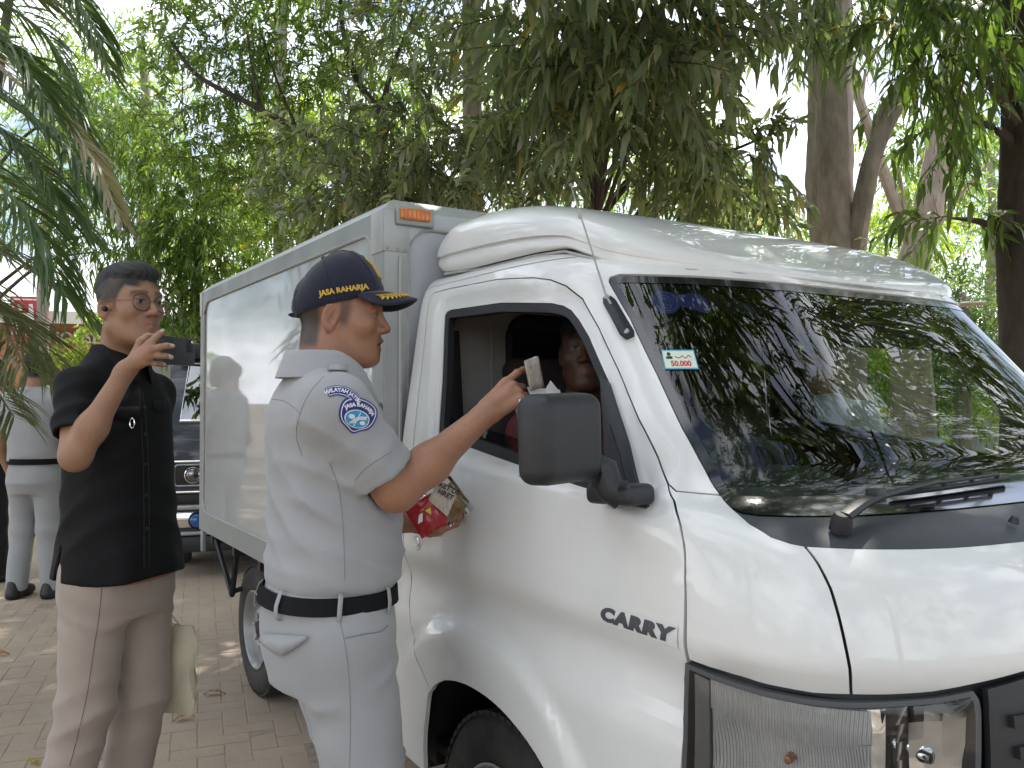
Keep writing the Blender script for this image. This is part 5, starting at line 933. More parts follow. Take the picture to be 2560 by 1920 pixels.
# ================================================================== dark van waiting behind the truck
def van():
    M_V = mat('dark_blue_van_paint', (.035, .042, .062), rough=.3, coat=.7, noise=.25, nscale=6, rvar=.1); M_VG = glass_mat('van_glass', (.25, .28, .30), 1.0, 3.0); M_AMB = mat('aged_amber_lens', (.42, .27, .10), rough=.3, coat=.5); M_BLUE = mat('blue_lamp_cover', (.015, .09, .30), rough=.2, coat=.8); M_REDL = mat('red_lens', (.5, .02, .015), rough=.25)
    c0 = Wp(352, 868, 6.55); van_ = empty('dark_van', (0, 0, 0), math.atan2(-math.cos(R(20)), math.sin(R(20))), 'dark blue flat-nosed van with blue driving lamp waiting behind the cargo box', 'van')
    W = .82; f = Vector((math.sin(R(20)), -math.cos(R(20)))); l = Vector((math.cos(R(20)), math.sin(R(20)))); van_.location = (c0[0]+l.x*W, c0[1]+l.y*W, 0)
    P = [(0, .30), (.02, .55), (.0, .90), (-.02, 1.17), (-.30, 1.70), (-.42, 1.80), (-3.6, 1.86), (-3.75, 1.7), (-3.8, .4), (-3.7, .30)]   # side profile x, z
    b = MB()
    rings = []
    for sy, k in ((-W+.06, .0), (-W, .02), (-W, .02), (W, .02), (W-.06, 0)): pass
    prof = lambda inset_: [(x-(inset_ if x > -1 else -inset_), z-(inset_ if z > 1.5 else 0)) for x, z in P]
    rings = [[(x, y, z) for x, z in prof(i_)] for y, i_ in ((-W+.04, .03), (-W, .0), (W, .0), (W-.04, .03))]
    # tumblehome above the waist
    rings = [[(x, y*(1-.10*max(0, z-1.15)/.65), z) for x, y, z in r] for r in rings]
    b.loft(rings, cap0=True, cap1=True); body = b.build('body', M_V, van_, sharp=25)
    fr = lambda x, z: -.02-(z-1.17)*.53 if z > 1.17 else x
    def wsp(y, z, off=.012): return (fr(0, z)+off, y, z+off*.5)
    ws_ = [wsp(y, z) for y, z in ((-.70, 1.20), (.70, 1.20), (.63, 1.66), (-.63, 1.66))]
    b = MB(); b.add(ws_, [(0, 1, 2, 3)]); b.build('windscreen', M_VG, van_, smooth=False)
    b = MB(); b.tube(ws_, .014, 6, closed=True); b.build('windscreen_trim', M_CHROME, van_)
    b = MB(); b.box(-.50, -.20, -.70, .70, 1.70, 1.82); b.build('sun_visor', M_DARKST, van_, bevel=.03)
    for s in (-1, 1):
        b = MB(); b.add([(x, s*(W+.004)*(1-.10*max(0, z-1.15)/.65), z) for x, z in ((-.22, 1.22), (-.95, 1.22), (-.95, 1.66), (-.42, 1.66))], [(0, 1, 2, 3)]); b.build('side_window', M_VG, van_, smooth=False)
        b = MB(); b.tube([(x, s*(W+.006)*(1-.10*max(0, z-1.15)/.65), z) for x, z in ((-.22, 1.22), (-.95, 1.22), (-.95, 1.66), (-.42, 1.66))], .012, 6, closed=True); b.build('side_window_trim', M_CHROME, van_)
        b = MB(); b.add([(x, s*(W+.004)*(1-.10*max(0, z-1.15)/.65), z) for x, z in ((-1.1, 1.22), (-3.5, 1.22), (-3.45, 1.66), (-1.1, 1.66))], [(0, 1, 2, 3)]); b.build('side_window', M_VG, van_, smooth=False)
        b = MB(); b.tube([(-.16, s*.80, 1.30), (-.02, s*.90, 1.32)], .012, 6); m_ = b.build('wing_mirror', M_DARKST, van_); rbox('mirror_head', -.02, s*.93, 1.36, .05, .13, .20, M_BLK, m_, .02, 3)
        # lamps
        sx = s*.60
        hl = rbox('headlamp', .018, sx, .79, .03, .30, .185, M_DARKST, van_, .012, 3)
        b = MB(); b.tube([(.034, sx+a, .79+c_) for a, c_ in rrect(-.135, .135, -.08, .08, .03, 4)], .008, 6, closed=True); b.build('bezel', M_STEEL, hl)
        Ml = Matrix.Translation((.03, sx, .79)) @ Matrix.Rotation(R(90), 4, 'Y'); b = MB(); b.lathe([(0, .014), (.03, .012), (.05, .006), (.056, .0)], 20, Ml); b.build('lens', M_VG, hl); b = MB(); b.lathe([(.054, 0), (.058, .012), (.064, .010), (.064, 0)], 20, Ml); b.build('ring', M_CHROME, hl)
        rbox('corner_lamp', .0, s*.782, .79, .06, .07, .19, M_AMB, van_, .01, 2)
        Ml = Matrix.Translation((.05, s*.57, .445)) @ Matrix.Rotation(R(90), 4, 'Y'); b = MB(); b.lathe([(0, .05), (.03, .048), (.052, .035), (.056, .01), (.05, -.03)], 20, Ml); fl = b.build('driving_lamp', M_BLUE, van_); b = MB(); b.lathe([(.056, .0), (.062, .02), (.066, .0), (.05, -.04)], 20, Ml); b.build('lamp_shell', M_CHROME, fl)
        rbox('side_reflector', .045, s*.50, .50, .02, .08, .018, M_REDL, van_, .003, 1)
    MB().box(.0, .022, -.80, .80, .885, .905).build('chrome_strip', M_CHROME, van_, bevel=.004)
    MB().box(-.02, .012, -.78, .78, .70, .88).build('grille', M_DARKST, van_)
    for k in range(6): MB().box(.012, .02, -.44, .44, .715+.027*k, .722+.027*k).build('grille_slat', M_BLK, van_)
    MB().box(-.05, .07, -.82, .82, .655, .675).build('chrome_bar', M_CHROME, van_, bevel=.006)
    MB().box(-.02, .05, -.80, .80, .575, .65).build('front_apron', M_DARKST, van_, bevel=.01)
    MB().box(-.02, .07, -.80, .80, .53, .565).build('silver_strip', M_STEEL, van_, bevel=.006)
    b = MB(); b.box(-.04, .04, -.84, .84, .385, .515); b.build('bumper', M_CHROME, van_, bevel=.02)
    MB().box(-.04, .05, -.84, .84, .33, .36).build('bumper_lip', M_STEEL, van_, bevel=.008)
    MB().box(-.04, .06, -.82, .82, .20, .325).build('lower_bumper', M_BLK, van_, bevel=.02)
    tm = text_mesh('nose_lettering', 'POWER', .085, mat('silver_letters', (.55, .55, .55), rough=.4, metal=.4), .004, .001, align='LEFT', spacing=1.25); o2 = link('nose_lettering', tm, None, van_); o2.matrix_local = Matrix.Translation((.012, -.47, .945)) @ Matrix(((0, 0, 1, 0), (1, 0, 0, 0), (0, 1, 0, 0), (0, 0, 0, 1)))
    MB().box(-.012, .004, -.385, -.379, .91, 1.17).build('panel_gap', M_RUB, van_)
    for s in (-1, 1):
        for x in (-.75, -3.0):
            Mx = Matrix.Translation((x, s*.76, .30)) @ Matrix.Rotation(R(90)*(1 if s < 0 else -1), 4, 'X'); b = MB(); b.lathe([(.17, -.15), (.28, -.15), (.30, -.13), (.30, -.03), (.28, 0), (.18, .0)], 30, Mx); w_ = b.build('wheel', M_TYRE, van_); b = MB(); b.lathe([(.18, -.0), (.17, -.03), (.10, -.04), (0, -.02)], 24, Mx); b.build('rim', M_STEEL, w_)
    MB().box(-3.7, -.05, -.70, .70, .24, .34).build('underbody', M_DARKST, van_)
van()
# ================================================================== dry leaves lying about
LFM = leaf_mat('dry_leaf', .2, .7, .2)
for i, (x, y, c_, ln_, lb) in enumerate(((440, 1500, (.22, .15, .08), .10, 'curled brown leaf on the paving left of the rear wheel'), (150, 1352, (.45, .33, .06), .08, 'yellow leaf on the paving beside the grey trouser leg'), (20, 1412, (.40, .20, .07), .10, 'orange-brown leaf at the left edge of the paving'), (65, 1640, (.48, .36, .10), .07, 'pale yellow leaf beside the pink trouser hem'), (375, 1556, (.24, .13, .06), .09, 'thin brown leaf lying below the pale bag'), (385, 1365, (.16, .11, .06), .09, 'slim dark leaf on the paving near the V-shaped bracket'))):
    zt = CAM_H/((y-868)/1850.); q = Wp(x, y, zt); r_ = np.random.default_rng(200+i); V, F4, k = leaves_geo(np.array([[q[0], q[1], .006]]), np.array([[math.cos(i*1.7+.3), math.sin(i*1.7+.3)*.6, .28]]), np.array([ln_]), np.array([.035]), np.array([.3]), np.array([.3]), 5, .12)
    V[:, 2] = np.maximum(V[:, 2]-V[:, 2].min()+.002, .002); me = np_mesh('fallen_leaf', V, None, F4, True, mats=[LFM]); set_col(me, np.tile(c_, (len(V), 1))); tag(link('fallen_leaf', me, None), lb, 'leaf', 'dry leaves on the paving')
# ================================================================== figures: implicit surfaces turned into meshes
f32 = np.float32
def v3(*a): return np.array(a, float)
def cap(P, a, b, ra, rb):
    a = np.asarray(a, f32); b = np.asarray(b, f32); ab = b-a; t = np.clip(((P-a)@ab)/max(float(ab@ab), 1e-9), 0, 1); return np.sqrt(((P-a-t[:, None]*ab)**2).sum(1))-(ra+(rb-ra)*t)
def ell(P, c, r, M=None):
    Q = P-np.asarray(c, f32)
    if M is not None: Q = Q@np.asarray(M, f32)
    r = np.asarray(r, f32); k0 = np.sqrt(((Q/r)**2).sum(1)); k1 = np.sqrt(((Q/(r*r))**2).sum(1)); return k0*(k0-1)/np.maximum(k1, 1e-6)
def boxr(P, c, h, M=None, r=.005):
    Q = P-np.asarray(c, f32)
    if M is not None: Q = Q@np.asarray(M, f32)
    q = np.abs(Q)-np.asarray(h, f32)+r; return np.sqrt((np.maximum(q, 0)**2).sum(1))+np.minimum(q.max(1), 0)-r
def smin(a, b, k): h = np.clip(.5+.5*(b-a)/k, 0, 1); return b+(a-b)*h-k*h*(1-h)
def smax(a, b, k): return -smin(-a, -b, k)
def wav(P, seed, sc=(20, 20, 20), n=6):
    r = np.random.default_rng(seed); out = np.zeros(len(P), f32)
    for _ in range(n):
        k = r.normal(size=3)*np.asarray(sc); out += np.sin(P@k.astype(f32)+r.random()*6.28)
    return out/n**.5
def fold(t): q = np.abs(np.sin(t*.5)); return 1-q**.8
def sparse(f, lo, n, h, q=4):
    """sample f finely only near its surface: coarse pass first"""
    m = (n+q-1)//q+1; ax = [lo[i]+h*q*np.arange(m[i]) for i in range(3)]; G = np.stack(np.meshgrid(*ax, indexing='ij'), -1).reshape(-1, 3).astype(f32)
    ev = lambda P: np.concatenate([f(P[i:i+300000]) for i in range(0, len(P), 300000)]).astype(f32) if len(P) else np.zeros(0, f32)
    C = ev(G).reshape(m); nr = np.abs(C) < h*q*1.9; a = nr.copy()
    for ax_ in range(3):
        b = a.copy(); sl1 = [slice(None)]*3; sl2 = [slice(None)]*3; sl1[ax_] = slice(1, None); sl2[ax_] = slice(None, -1); b[tuple(sl1)] |= a[tuple(sl2)]; b[tuple(sl2)] |= a[tuple(sl1)]; a = b
    D = np.repeat(np.repeat(np.repeat(C, q, 0), q, 1), q, 2)[:n[0], :n[1], :n[2]].copy(); A = np.repeat(np.repeat(np.repeat(a, q, 0), q, 1), q, 2)[:n[0], :n[1], :n[2]]
    ix = np.argwhere(A); D[A] = ev((lo+ix*h).astype(f32)); return D
def nets(f, lo, hi, h):
    """surface-nets mesh of f = 0"""
    lo = np.asarray(lo, float); n = np.ceil((np.asarray(hi)-lo)/h).astype(int)+1
    D = sparse(f, lo, n, h); I = D < 0
    cs = [(i, j, k) for i in (0, 1) for j in (0, 1) for k in (0, 1)]; sl = lambda A, c: A[c[0]:n[0]-1+c[0], c[1]:n[1]-1+c[1], c[2]:n[2]-1+c[2]]
    cnt_ = sum(sl(I, c).astype(np.int8) for c in cs); act = (cnt_ > 0) & (cnt_ < 8); ix = np.argwhere(act); cid = -np.ones(act.shape, np.int64); cid[act] = np.arange(len(ix)); acc = np.zeros((len(ix), 3)); w = np.zeros(len(ix))
    for c in cs:
        for a in range(3):
            if c[a]: continue
            d = list(c); d[a] = 1; A = D[ix[:, 0]+c[0], ix[:, 1]+c[1], ix[:, 2]+c[2]]; B = D[ix[:, 0]+d[0], ix[:, 1]+d[1], ix[:, 2]+d[2]]; m = (A < 0) != (B < 0); t = np.where(m, A/(A-B+1e-12), 0); p = np.tile(np.array(c, float), (len(ix), 1)); p[:, a] += t; acc += p*m[:, None]; w += m
    V = lo+(ix+acc/np.maximum(w, 1)[:, None])*h; F = []
    for a in range(3):
        b, c = (a+1) % 3, (a+2) % 3; A = I[tuple(slice(0, n[i]-1) if i == a else slice(1, n[i]-1) for i in range(3))]; B = I[tuple(slice(1, n[i]) if i == a else slice(1, n[i]-1) for i in range(3))]; e = np.argwhere(A != B)
        if not len(e): continue
        e[:, b] += 1; e[:, c] += 1; s = I[e[:, 0], e[:, 1], e[:, 2]]
        def g(ob, oc): q = e.copy(); q[:, b] += ob; q[:, c] += oc; return cid[q[:, 0], q[:, 1], q[:, 2]]
        Q = np.stack([g(-1, -1), g(0, -1), g(0, 0), g(-1, 0)], 1); Q[~s] = Q[~s][:, ::-1]; F.append(Q)
    F = np.concatenate(F); return V, F[(F >= 0).all(1)]
def join(parts):
    V, F, n = [], [], 0
    for v, f in parts: V.append(v); F.append(f+n); n += len(v)
    return np.concatenate(V), np.concatenate(F)
def bounds(pts, m): P = np.array(pts); return P.min(0)-m, P.max(0)+m
def frame(fwd, pitch=0, roll=0):
    """columns: forward, left, up"""
    a = math.atan2(fwd[1], fwd[0]); M = Matrix.Rotation(a, 3, 'Z') @ Matrix.Rotation(-pitch, 3, 'Y') @ Matrix.Rotation(roll, 3, 'X'); return np.array(M)
def stack(P, O, Mf, tab, n=2.4):
    """torso / hip shape: tab rows z, forward offset, half depth, half width (z above O)"""
    Q = (P-np.asarray(O, f32))@np.asarray(Mf, f32); t = np.array(tab, float); z = Q[:, 2]; cx = np.interp(z, t[:, 0], t[:, 1]).astype(f32); a = np.interp(z, t[:, 0], t[:, 2]).astype(f32); b = np.interp(z, t[:, 0], t[:, 3]).astype(f32)
    k = (np.abs((Q[:, 0]-cx)/a)**n+np.abs(Q[:, 1]/b)**n)**(1/n); d = (k-1)*np.minimum(a, b); return np.maximum(d, np.maximum(z-t[-1, 0], t[0, 0]-z))
def hand_caps(W, hd, bk, th, curls, thumb, s=1.0):
    """W wrist, hd along the hand, bk out of its back, th towards the thumb; curls: (base, mid, tip) degrees per finger"""
    W, hd, bk, th = (np.asarray(q, float) for q in (W, hd, bk, th)); hd = unit(hd); bk = unit(bk-hd*(bk@hd)); th = unit(th-hd*(th@hd)-bk*(th@bk)); C = []; tips = []
    offs = [.029, .0095, -.0105, -.029]; base = [.090, .094, .088, .079]; seg = [(.042, .025, .021), (.046, .029, .022), (.042, .027, .021), (.033, .021, .019)]; rad = [.0092, .0095, .009, .008]
    for i in range(4):
        b = W+hd*base[i]*s+th*offs[i]*s; C.append((W+hd*.012*s+th*offs[i]*.55*s, b, .0155*s, .0125*s)); p = b; d = hd+th*offs[i]*3.0; a = 0
        for j in range(3):
            a += math.radians(curls[i][j]); dd = unit(d*math.cos(a)-bk*math.sin(a)); q = p+dd*seg[i][j]*s; C.append((p, q, rad[i]*s*(1-.06*j), rad[i]*s*(.94-.07*j))); p = q
        tips.append(p)
    b = W+hd*.022*s+th*.022*s-bk*.006*s; a0, a1, a2 = thumb; d0 = unit(hd*math.cos(math.radians(a0))+th*math.sin(math.radians(a0))-bk*.25); p1 = b+d0*.042*s; d1 = unit(d0*math.cos(math.radians(a1))-bk*math.sin(math.radians(a1))); p2 = p1+d1*.033*s; d2 = unit(d1*math.cos(math.radians(a2))-bk*math.sin(math.radians(a2))); p3 = p2+d2*.026*s
    C += [(b, p1, .0155*s, .0118*s), (p1, p2, .0112*s, .0105*s), (p2, p3, .0104*s, .0085*s)]; C.append((W-hd*.01*s, W+hd*.07*s, .022*s, .018*s)); return C, tips+[p3]
def hand_sdf(P, C):
    d = None
    for a, b, ra, rb in C:
        q = cap(P, a, b, ra, rb); d = q if d is None else smin(d, q, .0055)
    return d
def head_sdf(P, hp):
    """P in head space: x forward, y left, z up, origin between the ear canals"""
    A = np.abs(P[:, 1]); Q = P.copy(); Q[:, 1] = A; g = hp.get; w = g('wide', 1.0)
    d = ell(P, (-.010, 0, .047), (.100, .077*w, .080)); d = smin(d, ell(P, (.032, 0, -.012), (.060, .063*w, .092)), .03)
    d = smin(d, cap(Q, (-.002, .050*w, -.052), (.066, .020, -.086), .024*g('jaw', 1), .019), .025); d = smin(d, ell(P, (.078, 0, -.085), (.019, .022, .018)), .02)
    d = smin(d, ell(Q, (.054, .043*w, -.012), (.030, .022, .024)), .02); d = smin(d, cap(Q, (.084, .008, .033), (.074, .042, .036), .011, .009), .014)
    d = smin(d, ell(P, (.068, 0, -.046), (.028, .034, .034)), .02)
    d = smax(d, -ell(Q, (.098, .032, .016), (.017, .017, .0125)), .012)
    d = smin(d, ell(Q, (.0775, .031, .0155), (.0125, .0135, .0115)), .0025)
    lid = np.maximum(ell(Q, (.0775, .031, .0155), (.0145, .0160, .0135)), (.0185-g('lid', .0)-Q[:, 2])); d = smin(d, lid, .002); lid2 = np.maximum(ell(Q, (.0775, .031, .0155), (.0138, .0155, .0128)), Q[:, 2]-.0085); d = smin(d, lid2, .003)
    d = smin(d, cap(P, (.086, 0, .026), (.1085, 0, -.016), .0075, .0115), .010); d = smin(d, ell(Q, (.0985, .0135*g('nose', 1), -.0205), (.0125, .0085, .0085)), .006); d = smax(d, -ell(Q, (.1015, .0078, -.0285), (.0065, .0042, .0035)), .003)
    op = g('open', 0.0)
    d = smin(d, cap(Q, (.0985, .0, -.0445), (.086, .024, -.0515), .0058, .0028), .005); d = smin(d, cap(Q, (.0955-op*.3, .0, -.0575-op), (.084, .022, -.0535-op*.3), .0066, .003), .005)
    d = smax(d, -cap(Q, (.1055, 0, -.0515-op*.5), (.088, .021, -.0525-op*.4), .0022+op*.45, .001), .003)
    E = Q-np.array([-.012, .0775*w, .001], f32); c, s = math.cos(.18), math.sin(.18); E = np.stack([E[:, 0]*c-E[:, 2]*s, E[:, 1]*.92-E[:, 0]*-.35, E[:, 0]*s+E[:, 2]*c], 1); ear = ell(E, (0, 0, .002), (.0185, .0085, .0325)); ear = smin(ear, ell(E, (.004, 0, -.024), (.010, .0065, .012)), .006)
    ear = smax(ear, -ell(E, (.004, .0075, .004), (.0125, .0085, .022)), .003); ear = smin(ear, cap(E, (.002, .0, .016), (-.006, .001, -.010), .0045, .0045), .004); ear = smin(ear, ell(E, (.014, .002, -.004), (.004, .004, .006)), .004); d = smin(d, ear, .005)
    return d
def skin_cols(Pl, hp):
    """vertex colours of a head from head-space positions"""
    x, y, z = Pl[:, 0], Pl[:, 1], Pl[:, 2]; A = np.abs(y); n = len(Pl); base = np.array(hp['skin']); C = np.tile(base, (n, 1)); r = wav(Pl.astype(f32), 5, (60, 60, 60)); C *= (1+.05*r)[:, None]
    def put(mask, col): nonlocal C; m = np.clip(mask, 0, 1)[:, None]; C = C*(1-m)+np.array(col)*m
    put(.55*np.exp(-((x-.06)/.03)**2-((A-.042)/.018)**2-((z+.015)/.02)**2)*.6, base*np.array([1.06, .88, .82])); put(.5*np.exp(-((x-.108)/.014)**2-(y/.016)**2-((z+.016)/.014)**2), base*np.array([1.08, .86, .80]))
    op = hp.get('open', 0)
    lip = np.exp(-((z+.0510+op*.5)/(.0085+op*.6))**4)*(A < .0245)*(x > .080)*np.clip((.026-A)/.006, 0, 1); put(lip*.95, hp.get('lip', (.28, .11, .095)))
    if op: put((np.abs(z+.0515+op*.5) < .0025+op*.35)*(A < .019)*(x > .08)*(x < .0985)*.9, (.06, .02, .02)); put((np.abs(z+.0495) < .0022)*(A < .013)*(x > .083)*(x < .096)*.8, (.62, .58, .5))
    put(.75*np.exp(-((z-.0405-.10*(A-.03)*0+.25*np.clip(A-.038, 0, 1))/.0052)**2)*(A > .011)*(A < .053)*(x > .045), (.02, .015, .012))
    eye = (np.hypot(A-.031, (z-.0150)*1.7) < .0128)*(x > .0845); put(eye*(z < .0195-hp.get('lid', 0))*(z > .0085)*.95, (.26, .235, .22)); ix = hp.get('gaze', 0.0); put((np.hypot(y-np.sign(y)*.031-ix, z-.0148) < .0058)*(x > .086)*(z < .0195-hp.get('lid', 0)), (.018, .010, .008))
    put(.8*(np.abs(z-(.0200-hp.get('lid', 0))) < .0016)*(A > .018)*(A < .046)*(x > .080), (.03, .02, .015))
    hr = hp.get('hair')
    if hr is not None: put(np.clip(hr(x, A, z)+.12*r, 0, 1), hp.get('haircol', (.018, .016, .016)))
    st = hp.get('stubble', 0)
    if st: put(st*np.exp(-((z+.040)/.006)**2)*(A < .026)*(x > .08), (.05, .035, .03)); put(st*.7*np.exp(-((z+.075)/.012)**2)*(A < .02)*(x > .075), (.06, .04, .035))
    return C
M_SKIN = {}
def skin_mat(name): return mat(name, (.3, .2, .15), rough=.47, spec=.45, vcol='col', noise=.10, nscale=90, bump=.06, bscale=260, sub=.12)
M_SKINM = skin_mat('skin')
def mesh_from(name, V, F, mt, parent, cols=None, smooth=True, iters=2):
    me = np_mesh(name, V, None, F, smooth)
    if iters:
        e = np.concatenate([F[:, [0, 1]], F[:, [1, 2]], F[:, [2, 3]], F[:, [3, 0]]]); n = len(V); deg = np.bincount(e.ravel(), minlength=n).astype(float); X = V.copy()
        for _ in range(iters):
            S_ = np.zeros_like(X)
            for a in range(3): S_[:, a] = np.bincount(e[:, 0], X[e[:, 1], a], n)+np.bincount(e[:, 1], X[e[:, 0], a], n)
            X = X*.5+.5*S_/np.maximum(deg, 1)[:, None]
        me.vertices.foreach_set('co', X.astype(f32).ravel()); me.update()
    if cols is not None: set_col(me, cols)
    return link(name, me, mt, parent)
def fabric(name, col, rough=.8, n=.12, ns=5, weave=900, wb=.12, fold=.0, sheen=.2):
    m = mat(name, col, rough=rough, spec=.25, noise=n, nscale=ns, bump=wb, bscale=weave, sheen=sheen); return m
def strip(name, path, width_dirs, w, mt, parent, thick=.0015):
    """cloth strip: path points with a width direction for each"""
    b = MB(); k = len(path); vs_ = []
    for p, d in zip(path, width_dirs): p = np.asarray(p, float); d = unit(np.asarray(d, float)); vs_ += [tuple(p-d*w/2), tuple(p+d*w/2)]
    b.add(vs_, [(2*i, 2*i+1, 2*i+3, 2*i+2) for i in range(k-1)]); o = b.build(name, mt, parent, sharp=70); md = o.modifiers.new('th', 'SOLIDIFY'); md.thickness = thick; md.offset = 0; return o
def bvh_of(o): me = o.data; return BVHTree.FromPolygons([v.co[:] for v in me.vertices], [p.vertices[:] for p in me.polygons])
def project(me, M, bv, d, off):
    """push a flat mesh (placed by M) along direction d onto a surface; local z keeps its height above it"""
    d = Vector(d).normalized()
    for v in me.vertices:
        h = v.co.z; p = M @ Vector((v.co.x, v.co.y, 0)); hit = bv.ray_cast(p-d*.3, d)
        if hit[0] is not None: v.co = hit[0]+hit[1]*(off+h)*(1 if hit[1].dot(d) < 0 else -1)
        else: v.co = p
    me.update(); return me
def subdiv(me, L):
    bm = bmesh.new(); bm.from_mesh(me); bmesh.ops.triangulate(bm, faces=bm.faces)
    for _ in range(3):
        es = [e for e in bm.edges if e.calc_length() > L]
        if not es: break
        bmesh.ops.subdivide_edges(bm, edges=es, cuts=1); bmesh.ops.triangulate(bm, faces=bm.faces)
    bm.to_mesh(me); bm.free(); return me
def shoe(parent, p, fwd, mt, s=1.0):
    M = frame(fwd); f = lambda P: (lambda Q: smax(smin(ell(Q, (.06, 0, .035), (.13, .046, .05)), cap(Q, (-.04, 0, .03), (-.03, 0, .10), .045, .042), .04), -Q[:, 2]+.002, .006))(((P-np.asarray(p, f32))@M.astype(f32))/s)*s
    lo, hi = bounds([np.array(p)], .24); lo[2] = p[2]-.02; V, F = nets(f, lo, hi, .007); return mesh_from('shoe', V, F, mt, parent)
# ------------------------------------------------------------------ the officer handing over leaflets
OFF = np.array([-.415, 1.955, 0]); OF = unit(v3(.843, .537, 0)); OL_ = v3(-OF[1], OF[0], 0); ORt = -OL_; UP = v3(0, 0, 1)
M_UNI = fabric('pale_grey_uniform_cloth', (.358, .362, .372), rough=.80, n=.10, ns=6, weave=1100, wb=.10); M_BELT = mat('black_belt', (.006, .006, .007), rough=.75, spec=.2, bump=.1, bscale=300); M_NAVY = fabric('navy_cap_cloth', (.012, .014, .032), rough=.75, n=.2, ns=30, weave=900, wb=.2); M_GOLD = mat('gold_embroidery', (.62, .38, .05), rough=.5, bump=.3, bscale=500); M_STITCH = mat('grey_stitching', (.23, .235, .245), rough=.9)
M_PATCH = fabric('violet_blue_patch', (.035, .035, .20), rough=.7, wb=.2); M_PWH = mat('white_embroidery', (.72, .73, .75), rough=.7, bump=.2, bscale=500); M_PCY = mat('cyan_embroidery', (.03, .30, .52), rough=.6); M_BUTTON = mat('grey_button', (.14, .15, .17), rough=.4)
M_SHOE = mat('black_shoe_leather', (.015, .014, .014), rough=.45)
def officer():
    root = empty('person', (OFF[0], OFF[1], 0), 0, 'person in navy cap and pale grey uniform reaching papers into the truck window', 'person'); root.location = (0, 0, 0)
    Mt = frame(OF)
    S_ = np.array(AD(722, 886, 1.765)); E_ = np.array(AD(856, 1056, 1.835)); Wr = np.array(AD(1052, 892, 1.915)); SL = OFF+OL_*.165+v3(0, 0, 1.345)-OF*.0
    EL = OFF+OL_*.25+OF*.10+v3(0, 0, 1.08); WL = np.array(AD(868, 1126, 2.10))
    # ---- shirt
    tab = [(.925, .0, .120, .150), (.945, .0, .134, .165), (.965, .006, .146, .174), (1.0, .010, .148, .174), (1.10, .012, .145, .170), (1.20, .006, .140, .170), (1.29, -.004, .132, .170), (1.34, -.015, .116, .160), (1.375, -.02, .096, .130), (1.41, -.022, .074, .092), (1.44, -.024, .058, .066)]
    ua = unit(E_-S_); cuff = S_+ua*np.linalg.norm(E_-S_)*.80; ual = unit(EL-SL)
    def shirt(P):
        d = stack(P, (OFF[0], OFF[1], 0), Mt, tab, 2.35)
        nb = (OFF+v3(0, 0, 1.365)-OF*.02)
        d = smin(d, cap(P, nb+ORt*.03, S_+UP*.004, .055, .068), .05); d = smin(d, cap(P, nb+OL_*.03, SL, .055, .066), .05)
        sl = np.maximum(cap(P, S_, cuff+ua*.1, .073, .069), (P-cuff.astype(f32))@ua.astype(f32)); d = smin(d, sl, .030)
        s2 = np.maximum(cap(P, SL, SL+ual*.24, .076, .070), (P-(SL+ual*.21).astype(f32))@ual.astype(f32)); d = smin(d, s2, .045)
        Q = (P-OFF.astype(f32))@Mt.astype(f32)
        # cloth folds: slack over the belt, pulls from the armpit, sleeve creases
        low = np.exp(-((Q[:, 2]-1.015)/.055)**2); d = d-.012*low*(fold(Q[:, 2]*92+Q[:, 0]*38+1.8*np.sin(Q[:, 1]*11+2))-.5)*(.35+.65*np.sin(Q[:, 0]*9+.6)**2)
        bk_ = np.exp(-((Q[:, 0]+.13)/.09)**2-((Q[:, 2]-1.12)/.10)**2); d = d-.011*bk_*(fold(Q[:, 2]*62-Q[:, 1]*46+Q[:, 0]*22+.6)-.5)
        arm = np.exp(-(((P-(S_-UP*.13-OF*.045).astype(f32))**2).sum(1))/.016); u = Q[:, 0]*.50+Q[:, 2]*.86; d = d-.013*arm*(fold(u*96+1.6*np.sin(Q[:, 1]*9))-.5)
        d = d-.0016*wav(P, 8, (9, 9, 12))-.0007*wav(P, 9, (45, 45, 30))
        sv = (P-S_.astype(f32))@ua.astype(f32); near = np.exp(-(((P-(S_+ua*.11).astype(f32))**2).sum(1))/.008); d = d-.008*near*(fold(sv*80+(P@OF.astype(f32))*30)-.5)
        # hollow sleeve end
        inner = cap(P, cuff-ua*.05, cuff+ua*.12, .052, .059); return np.maximum(d, -inner)
    V, F = nets(shirt, OFF+v3(-.30, -.38, .915), OFF+v3(.36, .42, 1.53), .0065); sh = mesh_from('shirt', V, F, M_UNI, root); bv = bvh_of(sh)
    # ---- trousers
    hipR = OFF+ORt*.088+v3(0, 0, .84); hipL = OFF+OL_*.088+v3(0, 0, .84); kR = OFF+ORt*.10+OF*.055+v3(0, 0, .47); kL = OFF+OL_*.08+OF*.125+v3(0, 0, .47); aR = OFF+ORt*.11+OF*.02+v3(0, 0, .06); aL = OFF+OL_*.09+OF*.13+v3(0, 0, .06)
    tt = [(.72, .0, .122, .150), (.80, -.004, .140, .170), (.86, -.006, .142, .170), (.92, -.004, .138, .166), (.952, .0, .132, .160), (.957, 0, .130, .158)]
